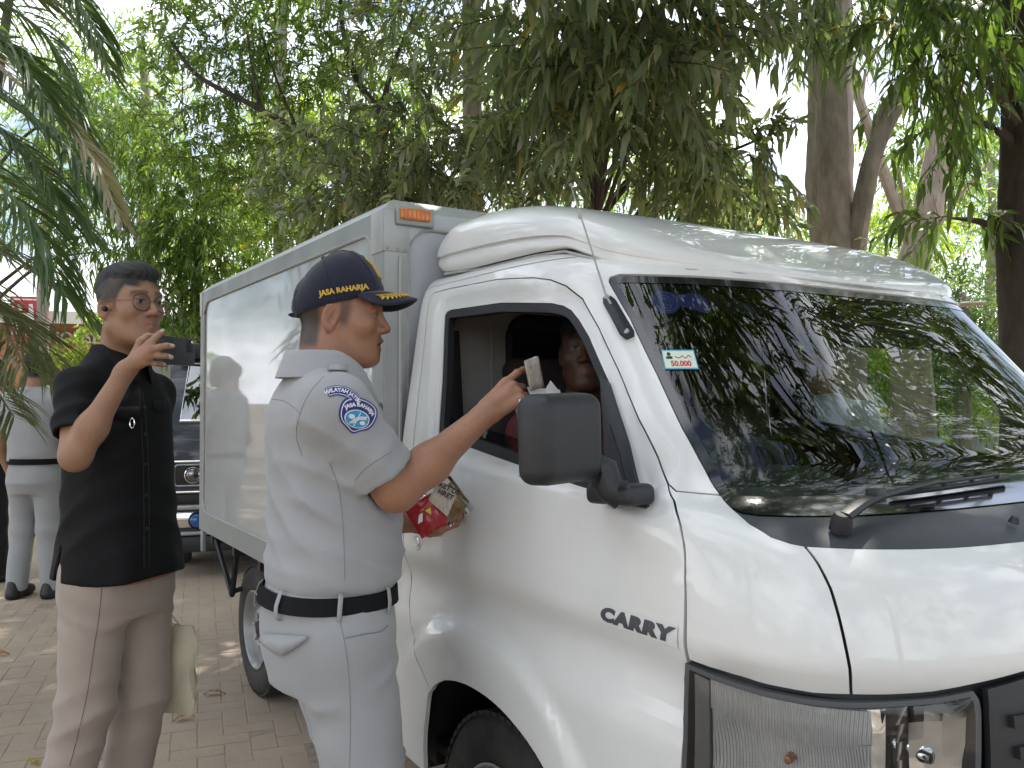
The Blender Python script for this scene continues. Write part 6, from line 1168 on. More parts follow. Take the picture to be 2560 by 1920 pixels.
    def trou(P):
        d = stack(P, (OFF[0], OFF[1], 0), Mt, tt, 2.3)
        for h_, k_, a_ in ((hipR, kR, aR), (hipL, kL, aL)):
            l = smin(cap(P, h_, k_, .106, .090), cap(P, k_, a_, .090, .080), .03); d = smin(d, l, .035)
        Q = (P-OFF.astype(f32))@Mt.astype(f32); kn = np.exp(-((Q[:, 2]-.50)/.09)**2); wm = sstep(.90, .84, Q[:, 2]); d = d-.012*kn*(fold(Q[:, 2]*64+20*Q[:, 0]+1.6*np.sin(Q[:, 1]*16))-.5)-.0018*wm*wav(P, 21, (9, 9, 14)); hp_ = np.exp(-((Q[:, 2]-.77)/.05)**2)*sstep(-.02, .06, Q[:, 0]); d = d-.010*hp_*(fold(Q[:, 2]*85-36*Q[:, 0])-.5); bt_ = np.exp(-((Q[:, 2]-.69)/.05)**2)*sstep(.0, -.08, Q[:, 0]); d = d-.010*bt_*(fold(Q[:, 2]*76+26*Q[:, 1])-.5)
        d = smax(d, -(P[:, 2]-.035), .004); return d
    V, F = nets(trou, OFF+v3(-.27, -.33, .03), OFF+v3(.27, .33, .965), .0085); tr = mesh_from('trousers', V, F, M_UNI, root); bt = bvh_of(tr)
    # waistband follows from the hip stack; belt, loops, pocket flap
    def ringpts(tab_, z, off, n=40):
        t = np.array(tab_); cx, a, b = (np.interp(z, t[:, 0], t[:, i]) for i in (1, 2, 3)); a += off; b += off; out = []
        for k in range(n):
            an = 2*math.pi*k/n; c, s = math.cos(an), math.sin(an); r = (abs(c)**2.3+abs(s)**2.3)**(-1/2.3); out.append(OFF+OF*(cx+a*r*c)+OL_*(b*r*s)+v3(0, 0, z))
        return out
    b = MB(); b.loft([[tuple(p) for p in ringpts(tt, z, o_)] for z, o_ in ((.908, .006), (.910, .011), (.943, .011), (.945, .006))]); b.build('belt', M_BELT, root)
    for an in (255, 300, 205, 160, 345):
        ps = []; 
        for z, o_ in ((.893, .004), (.902, .014), (.925, .016), (.948, .014), (.955, .008)):
            t = np.array(tt); cx, a, b_ = (np.interp(min(z, .95), t[:, 0], t[:, i]) for i in (1, 2, 3)); c, s = math.cos(R(an)), math.sin(R(an)); r = (abs(c)**2.3+abs(s)**2.3)**(-1/2.3); ps.append(OFF+OF*(cx+(a+o_)*r*c)+OL_*((b_+o_)*r*s)+v3(0, 0, z))
        tg = unit(np.cross(UP, unit(ps[2]-OFF-v3(0, 0, ps[2][2])))); strip('belt_loop', ps, [tg]*5, .010, M_UNI, root, .0016)
    # pocket flap on the near rear hip and the slant pocket opening
    def tr_pt(x, y, dep, off): 
        p = Vector(AD(x, y, dep)); d = (p-Vector((0, 0, CAM_H))).normalized(); h = bt.ray_cast(Vector((0, 0, CAM_H)), d); return (np.array(h[0])+np.array(h[1])*off) if h[0] is not None else np.array(p)
    fl = [(570, 1366), (670, 1374), (672, 1380), (640, 1404), (613, 1416), (580, 1400), (568, 1385)]
    top = [tr_pt(x, y, 1.9, .004) for x, y in ((572, 1368), (595, 1369), (620, 1371), (645, 1373), (668, 1375))]; bot = [tr_pt(x, y, 1.9, .007) for x, y in ((571, 1386), (590, 1402), (611, 1415), (636, 1401), (667, 1379))]
    b = MB(); mid = [(p+q)/2+np.array([-.002, -.004, 0]) for p, q in zip(top, bot)]; b.loft([[tuple(p) for p in r] for r in (top, mid, bot)], closed=False); o = b.build('pocket_flap', M_UNI, tr); o.modifiers.new('t', 'SOLIDIFY').thickness = .003
    def seam(name, pts, bvh, parent, r=.0008, mt=M_STITCH):
        out = []; pts = np.array(spline([(x, y, 0) for x, y in pts], 8))
        for x, y, _ in pts:
            p = Vector(AD(x, y, 1.9)); d = (p-Vector((0, 0, CAM_H))).normalized(); h = bvh.ray_cast(Vector((0, 0, CAM_H)), d)
            if h[0] is not None: out.append(h[0]-d*.0004)
        if len(out) > 1: b = MB(); b.tube(out, r, 5); b.build(name, mt, parent)
    seam('side_seam', [(726, 1302), (735, 1345), (745, 1390), (752, 1440), (756, 1500), (757, 1570), (755, 1657)], bt, tr); seam('pocket_edge', [(746, 1378), (790, 1369), (820, 1364), (838, 1352)], bt, tr, .0018)
    seam('side_seam', [(712, 1000), (730, 1050), (738, 1100), (743, 1170), (745, 1252)], bv, sh); seam('yoke_seam', [(584, 862), (612, 866), (640, 884), (650, 895)], bv, sh)
    seam('armhole_seam', [(700, 812), (668, 850), (648, 895), (640, 940), (652, 985)], bv, sh); seam('cuff_seam', [(766, 1038), (790, 1012), (830, 985), (846, 976)], bv, sh, .0009)
    # ---- head
    Hc = np.array(AD(726, 686, 1.945)); HM = frame(unit(v3(math.cos(R(4)), math.sin(R(4)), 0)), pitch=R(-2)); hl = lambda P: (P-Hc.astype(f32))@HM.astype(f32)
    # origin sits on the near ear canal in the picture; move to the head's middle
    Hc = Hc+HM[:, 1]*.068; toH = lambda P: (P-Hc.astype(f32))@HM.astype(f32)
    def hair2(x, A, z):
        back = sstep(-.028, -.045, x)*sstep(-.085, -.055, z)            # nape and back
        above = sstep(.030, .042, z)*sstep(.042, .028, x)               # above the ear
        burn = sstep(.004, .014, x)*sstep(.044, .024, x+.25*np.clip(.02-z, 0, .1))*sstep(-.034, -.004, z)*.75
        return np.clip(np.maximum(np.maximum(back, above), burn), 0, 1)*(.90)
    hp = dict(skin=(.355, .172, .102), wide=1.03, jaw=1.15, nose=1.15, open=.0075, lid=.004, hair=hair2, haircol=(.030, .026, .024), stubble=.45, lip=(.28, .11, .09))
    neck0 = Hc+HM@v3(-.030, 0, -.045); neck1 = OFF-OF*.018+v3(0, 0, 1.37)
    def headf(P):
        d = head_sdf(toH(P), hp); d = smin(d, cap(P, neck0, neck1, .060, .066), .030); Q = toH(P); d = smin(d, ell(Q, (.020, 0, -.082), (.050, .046, .026)), .03); return d
    # ---- arms and hands
    hd = unit(np.array(AD(1118, 836, 1.955))-Wr); bk = unit(v3(-.25, -.90, .35)); th_ = unit(np.cross(hd, bk)); th_ = th_ if th_[2] > 0 else -th_
    C, tips = hand_caps(Wr, hd, bk, th_, [(10, 18, 12), (50, 45, 25), (58, 50, 25), (62, 50, 25)], (16, 20, 10), 1.0)
    fm = E_+(Wr-E_)*.35+v3(0, -.006, -.006)
    def armf(P):
        d = smin(cap(P, S_, E_, .052, .045), cap(P, E_, fm, .044, .042), .03); d = smin(d, cap(P, fm, Wr, .041, .0255), .03); d = smin(d, hand_sdf(P, C), .018); return d
    hdL = unit(v3(.80, .15, -.25)); bkL = unit(v3(.1, -.35, -.9)); thL = unit(v3(.3, -.9, .3)); CL, tL = hand_caps(WL, hdL, bkL, thL, [(35, 40, 20), (38, 40, 20), (40, 40, 20), (42, 40, 20)], (40, 35, 30))
    def armL(P): return smin(smin(cap(P, SL, EL, .052, .045), cap(P, EL, WL, .044, .027), .03), hand_sdf(P, CL), .015)
    ctab = [(z, a, max(b-.03, .02), max(c-.03, .02)) for z, a, b, c in tab]
    def core(P): return smin(stack(P, (OFF[0], OFF[1], 0), Mt, ctab), cap(P, OFF+v3(0, 0, .95), OFF+v3(0, 0, .8), .10, .10), .03)
    def body(P): return smin(smin(headf(P), core(P), .02), np.minimum(armf(P), armL(P)), .012)
    lo, hi = bounds([OFF+v3(-.2, -.25, .80), OFF+v3(.2, .2, .9), E_, Wr, *tips, *tL, EL, Hc+v3(0, 0, .14), Hc+v3(.13, 0, 0)], .03); lo[2] = .80; V, F = nets(body, lo, hi, .0036)
    sk = np.array(hp['skin']); Cc = sk*(1+.06*wav(V.astype(f32), 3, (40, 40, 40)))[:, None]; Ph = toH(V); m = (np.linalg.norm(Ph*np.array([1, 1, .8]), axis=1) < .16) & (Ph[:, 2] > -.13); Cc[m] = skin_cols(Ph[m], hp)
    for t in tips[:4]:   # finger nails
        m = ((V-(t+bk*.006))**2).sum(1) < .0065**2; Cc[m] = np.array([.58, .38, .30])
    mesh_from('body', V, F, M_SKINM, root, Cc, iters=1)
    # ---- cap
    cp = empty_part = MB(); cx0, rz_ = v3(-.008, 0, .054), (.110, .088, .092); tilt = R(21)
    def cpt(az, el, k=1.0):
        p = v3(rz_[0]*math.cos(el)*math.cos(az), rz_[1]*math.cos(el)*math.sin(az), rz_[2]*math.sin(el)*1.05+.006*math.cos(az)*math.sin(2*el)*3)*k; c, s = math.cos(tilt), math.sin(tilt); p = v3(p[0]*c-p[2]*s, p[1], p[0]*s+p[2]*c); return Hc+HM@(cx0+p)
    rings = [[tuple(cpt(2*math.pi*k/48, R(el), kk)) for k in range(48)] for el, kk in ((-14, .985), (-13, 1.004), (-6, 1.006), (5, 1.004), (20, 1.0), (35, 1.0), (50, 1.0), (65, 1.0), (78, 1.0), (86, 1.0), (89.5, 1.0))]
    b = MB(); b.loft(rings, cap1=True); capo = b.build('cap', M_NAVY, root, sharp=70); capo.modifiers.new('t', 'SOLIDIFY').thickness = .003
    for az in (30, 90, 150, 210, 270, 330): b = MB(); b.tube([tuple(cpt(R(az), R(e), 1.004)) for e in range(-12, 90, 9)], .0010, 5); b.build('cap_seam', M_NAVY, capo)
    b = MB(); b.lathe([(0, .006), (.006, .004), (.008, 0)], 12, Matrix.Translation(Vector(cpt(0, R(90), 1.0)))); b.build('cap_button', M_NAVY, capo)
    def brim(u, v, off=0):   # u -1..1 across, v 0..1 outward
        az = u*R(62); p = cpt(az, R(-11), 1.0); fw = HM[:, 0]; lf = HM[:, 1]; L = .078*(1-abs(u)**2.6*.88); q = p+fw*(v*L)+lf*(u*.012*v)-HM[:, 2]*((v*.010+.046*(abs(u)**2)*v+.004*v*v)*(1-abs(u)**4*.85))+HM[:, 2]*.004
        return q+HM[:, 2]*off
    n1, n2 = 25, 9; b = MB(); b.loft([[tuple(brim(-1+2*i/(n1-1), j/(n2-1))) for i in range(n1)] for j in range(n2)], closed=False); bo = b.build('brim', M_NAVY, capo); bo.modifiers.new('t', 'SOLIDIFY').thickness = .0035
    # gold leaf spray along the brim edge, both sides
    for s in (-1, 1):
        b = MB()
        for k in range(9):
            u = s*(.08+.072*k); u2 = s*(.08+.072*k+.10); p0 = brim(u, .62-.012*k, .0032); p1 = brim(u2, .86-.015*k, .0036); p2 = brim(u2, .55-.02*k, .0036); m1, m2 = (p0+p1)/2+HM[:, 2]*.001, (p0+p2)/2+HM[:, 2]*.001
            for e_ in (p1, p2): b.tube([tuple(p0), tuple((p0*.5+e_*.5)), tuple(e_)], [.0012, .0036, .0008], 6, flat=.5)
        b.tube([tuple(brim(s*(.02+.08*k), .66-.012*k, .003)) for k in range(10)], .0014, 5); b.build('gold_leaf_spray', M_GOLD, bo)
    bc = bvh_of(capo); 
    # front badge and side lettering
    fpt = cpt(R(0), R(28), 1.03); zax = HM[:, 0]; Mb = lambda o_, xa, ya, za: Matrix(((xa[0], ya[0], za[0], o_[0]), (xa[1], ya[1], za[1], o_[1]), (xa[2], ya[2], za[2], o_[2]), (0, 0, 0, 1)))
    me = flat_panel('cap_badge', .036, .044, M_GOLD, 6, 6); project(me, Mb(cpt(0, R(9), 1.2), HM[:, 1], HM[:, 2], HM[:, 0]), bc, -HM[:, 0], .003); o = link('cap_badge', me, None, capo); o.modifiers.new('t', 'SOLIDIFY').thickness = .003
    tm = subdiv(text_mesh('cap_lettering', 'JASA RAHARJA', .0165, M_GOLD, .0006, .0007, spacing=1.0), .006)
    for v in tm.vertices: v.co.z = .0008 if v.co.z > 0 else 0
    side_o = Hc+HM@v3(.016, -.16, .062); ca, sa = math.cos(R(13)), math.sin(R(13)); xa = HM[:, 0]*ca+HM[:, 2]*sa; ya = -HM[:, 0]*sa+HM[:, 2]*ca
    project(tm, Mb(side_o, xa, ya, -HM[:, 1]), bc, HM[:, 1], .0015); link('cap_lettering', tm, None, capo)
    b = MB(); b.tube([tuple(cpt(R(a), R(-8), 1.01)) for a in range(165, 200, 5)], .012, 6, flat=.3); b.build('cap_strap', M_NAVY, capo)
    # ---- collar: stand and turned-down leaf, wrapped round the neck
    def cpoint(an, rad, z): c, s = math.cos(an), math.sin(an); return neck1*v3(1, 1, 0)+OF*(.004+rad*1.08*c)+OL_*(rad*s)+v3(0, 0, z)
    rr = []; N = 37; angs = [R(-170+340*k/(N-1)+180) for k in range(N)]     # opens at the front
    def zc(an): f = math.cos(an); return -.048*max(0, f)**1.3
    r1 = [tuple(cpoint(a, .072+.006*max(0, math.cos(a)), 1.415+zc(a))) for a in angs]; r2 = [tuple(cpoint(a, .074+.006*max(0, math.cos(a)), 1.470+zc(a))) for a in angs]; r3 = [tuple(cpoint(a, .079+.008*max(0, math.cos(a)), 1.472+zc(a))) for a in angs]; r4 = [tuple(cpoint(a, .104+.024*max(0, math.cos(a))**2, 1.405+zc(a)-.030*max(0, math.cos(a))**2)) for a in angs]
    b = MB(); b.loft([r1, r2, r3, r4], closed=False); o = b.build('collar', M_UNI, root, sharp=80); o.modifiers.new('t', 'SOLIDIFY').thickness = .0025; md = o.modifiers.new('s', 'SUBSURF'); md.levels = md.render_levels = 2
    # pin on the collar tip
    p = cpoint(R(-22), .118, 1.342); b = MB(); b.lathe([(0, .004), (.008, .003), (.012, 0)], 14, Matrix.Translation(Vector(p)) @ Vector(tuple(ORt*.7+OF*.6)).to_track_quat('Z', 'Y').to_matrix().to_4x4()); b.build('collar_pin', M_BUTTON, root)
    # ---- shoulder strap (epaulette) and sleeve patches
    path = []; 
    for t in np.linspace(0, 1, 7):
        q = (OFF-OF*.015+v3(0, 0, 1.60)+ORt*.085)*(1-t)+(S_+UP*.2+ORt*.015-OF*.0)*t; h = bv.ray_cast(Vector(tuple(q)), Vector((0, 0, -1))); 
        if h[0] is not None: path.append(np.array(h[0])+np.array(h[1])*.005)
    if len(path) > 2: strip('shoulder_strap', path, [OF]*len(path), .042, M_UNI, sh, .004)
    def onsleeve(me, x, y, wpx, off, roll=0):
        """place a flat mesh facing the camera side, project onto the sleeve"""
        o_ = np.array(AD(x, y, 1.45)); vd = unit(np.array(AD(x, y, 1.8))-v3(0, 0, CAM_H)); nrm = unit(v3(.30, -.93, .22)); xa = unit(np.cross(UP, nrm)); ya = np.cross(nrm, xa); c, s = math.cos(R(roll)), math.sin(R(roll)); xa, ya = xa*c+ya*s, ya*c-xa*s
        return project(me, Mb(o_, xa, ya, nrm), bv, vd, off)
    def poly_mesh(name, pts, mt, n=7):
        P2 = np.array(pts); o_ = P2.mean(0); b = MB(); rg = [[tuple((*(o_+(q-o_)*k), 0)) for q in P2] for k in np.linspace(1, .02, n)]; b.loft(rg); return b.mesh(name, mt)
    sz = .00106   # metres per picture unit at the sleeve
    shield_ = chaikin([(-.040, .030), (-.022, .044), (.0, .049), (.022, .044), (.040, .030), (.042, .0), (.034, -.028), (.016, -.040), (.0, -.054), (-.016, -.040), (-.034, -.028), (-.042, .0)], 2)
    PX, PY, RO = 772, 897, -18
    for sc_, mt_, of_ in ((1.06, M_PATCH, .0022), (.96, M_PWH, .0030), (.90, M_PATCH, .0036)):
        link('sleeve_emblem' if sc_ > 1 else 'emblem_layer', onsleeve(poly_mesh('e', [(x*sc_*.86, y*sc_*.70) for x, y in shield_], mt_), PX, PY, 0, of_, RO), None, sh)
    cyc = [(.0225*math.cos(2*math.pi*k/26), -.008+.0165*math.sin(2*math.pi*k/26)) for k in range(26)]
    link('emblem_disc', onsleeve(poly_mesh('e', [(x*1.10, y*1.10+.001) for x, y in cyc], M_PWH), PX, PY, 0, .0042, RO), None, sh); link('emblem_disc', onsleeve(poly_mesh('e', cyc, M_PCY), PX, PY, 0, .0047, RO), None, sh)
    b = MB()
    for k in range(4):
        b.tube([(-.014+.002*k, -.020+.0035*k-.003, 0), (-.004, -.018+.004*k, 0), (.002+.001*k, -.008+.003*k, 0), (.010, .0+.002*k-.004, 0), (.017, -.004+.0025*k, 0)], .0011, 5)
    b.tube([(-.003, -.030, 0), (.002, .011, 0)], .0010, 5); b.lathe([(0, .0), (.0062, 0)], 14, Matrix.Translation((-.012, -.004, 0))); b.lathe([(0, 0), (.0055, 0)], 14, Matrix.Translation((.012, -.014, 0)))
    me = b.mesh('e', M_PWH); 
    for v in me.vertices: v.co.z *= .3; v.co.y = -.008+(v.co.y+.008)*.75
    link('emblem_swirl', onsleeve(subdiv(me, .006), PX, PY, 0, .0055, RO), None, sh)
    def arc_text(body, size, rad, cy_, sp):
        me = subdiv(text_mesh('t', body, size, M_PWH, .0004, .0005, spacing=sp), .006)
        for v in me.vertices: a = v.co.x/rad; rr_ = rad+v.co.y; v.co = Vector((rr_*math.sin(a), cy_+rr_*math.cos(a)-rad, v.co.z))
        return me
    link('emblem_lettering', onsleeve(arc_text('JASA RAHARJA', .0098, .036, .0200, 1.0), PX, PY, 0, .0046, RO), None, sh)
    arc = [(.062*math.sin(R(a)), .062*math.cos(R(a))-.062) for a in range(-40, 41, 8)]; arc2 = [(.042*math.sin(R(a)), .042*math.cos(R(a))-.062) for a in range(-40, 41, 8)]
    def band(k0, k1, mt_, of_, nm):
        b = MB(); i0, i1 = 0, len(arc); b.loft([[(x*(1-k0*.0), y, 0) for x, y in arc], [((x+u)/2, (y+w)/2, 0) for (x, y), (u, w) in zip(arc, arc2)], [(x, y, 0) for x, y in arc2]], closed=False); me = b.mesh('e', mt_)
        c_ = np.array([0, -.0105])
        for v in me.vertices: v.co.y = c_[1]+(v.co.y-c_[1])*k1; v.co.x *= k0
        # shrink thickness towards the mid radius
        return link(nm, onsleeve(me, 747, 846, 0, of_, -16), None, sh)
    def band2(r0, r1, a1, mt_, of_, nm):
        b = MB(); aa = np.linspace(-a1, a1, 15); b.loft([[(r*.82*math.sin(R(a)), (r*math.cos(R(a))-.052)*.82, 0) for a in aa] for r in np.linspace(r0, r1, 4)], closed=False); return link(nm, onsleeve(b.mesh('e', mt_), 742, 846, 0, of_, -16), None, sh)
    band2(.040, .064, 44, M_PATCH, .0022, 'sleeve_title'); band2(.0425, .0615, 42, M_PWH, .0028, 'title_layer'); band2(.044, .060, 40.5, M_PATCH, .0034, 'title_layer')
    me = subdiv(text_mesh('t', 'WILAYAH JATIM', .0125, M_PWH, .0004, .0004, spacing=.98), .006)
    for v in me.vertices: a = v.co.x/.0515; rr_ = .0515+v.co.y; v.co = Vector((rr_*.82*math.sin(a), (rr_*math.cos(a)-.052)*.82, v.co.z))
    link('title_lettering', onsleeve(me, 742, 846, 0, .0044, -16), None, sh)
    for s, a_ in ((1, aR), (-1, aL)): shoe(root, (a_[0], a_[1], 0), OF, M_SHOE)
    return root, Wr, hd, tips, WL, hdL
off_, OW, OHD, OTIPS, OWL, OHDL = officer()
# what the officer holds
def held():
    M_NOTE = mat('printed_leaflet', (.52, .47, .40), rough=.7, noise=1, col2=(.30, .24, .22), nscale=160, stretch=(1, 1, .3)); M_PAPER = mat('white_paper', (.78, .78, .82), rough=.7); M_NOTEW = mat('leaflet_edge', (.70, .66, .58), rough=.7)
    c = np.array(AD(1154, 808, 1.965)); st_ = empty('leaflet_stack', tuple(c), 0, 'small stack of printed leaflets pinched in the raised hand', 'leaflets')
    xa = unit(np.array(AD(1166, 790, 2.01))-np.array(AD(1140, 800, 1.985))); up = unit(v3(.18, .12, 1)); za = unit(np.cross(xa, up)); ya = np.cross(za, xa)
    for k in range(7):
        b = MB(); o_ = -za*(.0016*k); q = lambda u, v: tuple(xa*u+ya*v+o_+za*.004*math.sin(u*40+k*.4)); w, h = .020, .036
        b.loft([[q(-w+2*w*i/6+.0006*k, -h+2*h*j/4) for i in range(7)] for j in range(5)], closed=False); o = b.build('leaflet', M_NOTE if k in (0, 6) else M_NOTEW, st_); o.modifiers.new('t', 'SOLIDIFY').thickness = .0012
    p = empty('folded_paper', (0, 0, 0), 0, 'white folded papers showing above the black wing mirror', 'paper')
    A = [AD(1138, 836, 1.99), AD(1210, 842, 2.0), AD(1208, 884, 2.01), AD(1150, 868, 1.99)]; b = MB(); b.add(A, [(0, 1, 2, 3)]); o = b.build('sheet', M_PAPER, p, smooth=False); o.modifiers.new('t', 'SOLIDIFY').thickness = .001
    A = [AD(1177, 842, 1.985), AD(1189, 822, 1.985), AD(1212, 850, 2.0), AD(1190, 872, 1.99)]; b = MB(); b.add(A, [(0, 1, 2, 3)]); o = b.build('folded_corner', M_PAPER, p, smooth=False); o.modifiers.new('t', 'SOLIDIFY').thickness = .001
    # snack bag: red printed pouch and a clear bag with a printed label
    M_REDP = mat('red_foil', (.42, .012, .02), rough=.28, coat=.4, noise=.3, nscale=40); M_LABEL = mat('printed_label', (.62, .58, .50), rough=.45, noise=1, col2=(.34, .29, .25), nscale=120, stretch=(1, 1, .35)); M_CLEAR = glass_mat('clear_plastic', (.93, .92, .90), 1.0, 1.45, .08); M_SNACK = mat('golden_snack', (.42, .26, .09), rough=.6, noise=.5, nscale=60, bump=.4, bscale=120)
    def pouch(name, x, y, dep, ax, ay, w, h, t, mt, parent, seed, crim=.006):
        o_ = np.array(AD(x, y, dep)); ax = unit(np.array(ax, float)); ay = unit(np.array(ay, float)-ax*np.dot(ay, ax)); az = np.cross(ax, ay); r = np.random.default_rng(seed); n, m = 13, 11; b = MB()
        for s in (1, -1):
            rows = []
            for j in range(m):
                row = []
                for i in range(n):
                    u, v = -1+2*i/(n-1), -1+2*j/(m-1); z = t*(max(0, 1-u*u)**.5)*(max(0, 1-v*v)**.6)*(1+.25*math.sin(5*u+seed)+.25*math.sin(7*v+2*seed))+(crim*math.sin(u*22) if abs(v) > .9 else 0); row.append(tuple(o_+ax*u*w+ay*v*h+az*z*s))
                rows.append(row)
            b.loft(rows, closed=False)
        return b.build(name, mt, parent, sharp=60)
    rp = empty('snack_pouch', (0, 0, 0), 0, 'red printed snack pouch held low in the left hand', 'snack pouch'); pouch('pouch', 922, 1114, 2.045, (.9, .2, .55), (-.35, -.2, .9), .038, .042, .013, M_REDP, rp, 2)
    me = text_mesh('t', 'M', .03, M_YEL, .0006, .002); 
    b = MB(); q = [AD(918, 1103, 2.022), AD(930, 1096, 2.022), AD(932, 1112, 2.022)]; b.add(q, [(0, 1, 2)]); b.build('yellow_print', M_YEL, rp, smooth=False)
    q = [AD(905, 1112, 2.022), AD(913, 1108, 2.022), AD(913, 1126, 2.022), AD(903, 1132, 2.022)]; b = MB(); b.add(q, [(0, 1, 2, 3)]); b.build('white_print', M_PAPER, rp, smooth=False)
    cb = empty('snack_bag', (0, 0, 0), 0, 'clear snack bag with a printed pale label, above the red pouch', 'snack bag'); pouch('bag_film', 965, 1078, 2.07, (.85, .1, .62), (-.5, -.1, .8), .040, .060, .018, M_CLEAR, cb, 5, .012); pouch('snack', 968, 1085, 2.07, (.85, .1, .62), (-.5, -.1, .8), .032, .036, .011, M_SNACK, cb, 6, 0)
    lb = [AD(925, 1080, 2.035), AD(945, 1040, 2.035), AD(990, 1062, 2.035), AD(966, 1116, 2.035)]; b = MB(); b.add(lb, [(0, 1, 2, 3)]); b.build('label', M_LABEL, cb, smooth=False)
    tm = text_mesh('t', 'KET DI\nHRET', .016, M_INK, .0002, .0006); o = link('label_print', tm, None, cb); c_ = np.array(AD(966, 1062, 2.028)); xa = unit(np.array(lb[2])-np.array(lb[1])); ya = unit(np.array(lb[1])-np.array(lb[0])); za = np.cross(xa, ya); o.matrix_local = Matrix(((xa[0], ya[0], za[0], c_[0]), (xa[1], ya[1], za[1], c_[1]), (xa[2], ya[2], za[2], c_[2]), (0, 0, 0, 1)))
held()
# ------------------------------------------------------------------ the man in the black shirt holding up a phone
MF = unit(v3(.954, -.299, 0)); MO = np.array([-1.142, 2.50, 0]); ML = v3(-MF[1], MF[0], 0); MR = -ML
M_BSH = fabric('black_shirt_cloth', (.0045, .0045, .0055), rough=.72, n=.25, ns=8, weave=900, wb=.10, sheen=.0); M_PINK = fabric('dusty_pink_trouser_cloth', (.40, .322, .276), rough=.8, n=.14, ns=6, weave=1000, wb=.12); M_HAIR = mat('black_hair', (.012, .011, .012), rough=.55, bump=.5, bscale=240, stretch=(1, 2.5, 1)); M_PHONE = mat('phone_back', (.014, .015, .017), rough=.22, coat=.5); M_WIRE = mat('dark_gold_wire', (.10, .07, .05), rough=.3, metal=.6); M_LENSG = glass_mat('spectacle_glass', (.95, .95, .95), .5, 1.35)
def Mb4(o_, xa, ya, za): return Matrix(((xa[0], ya[0], za[0], o_[0]), (xa[1], ya[1], za[1], o_[1]), (xa[2], ya[2], za[2], o_[2]), (0, 0, 0, 1)))
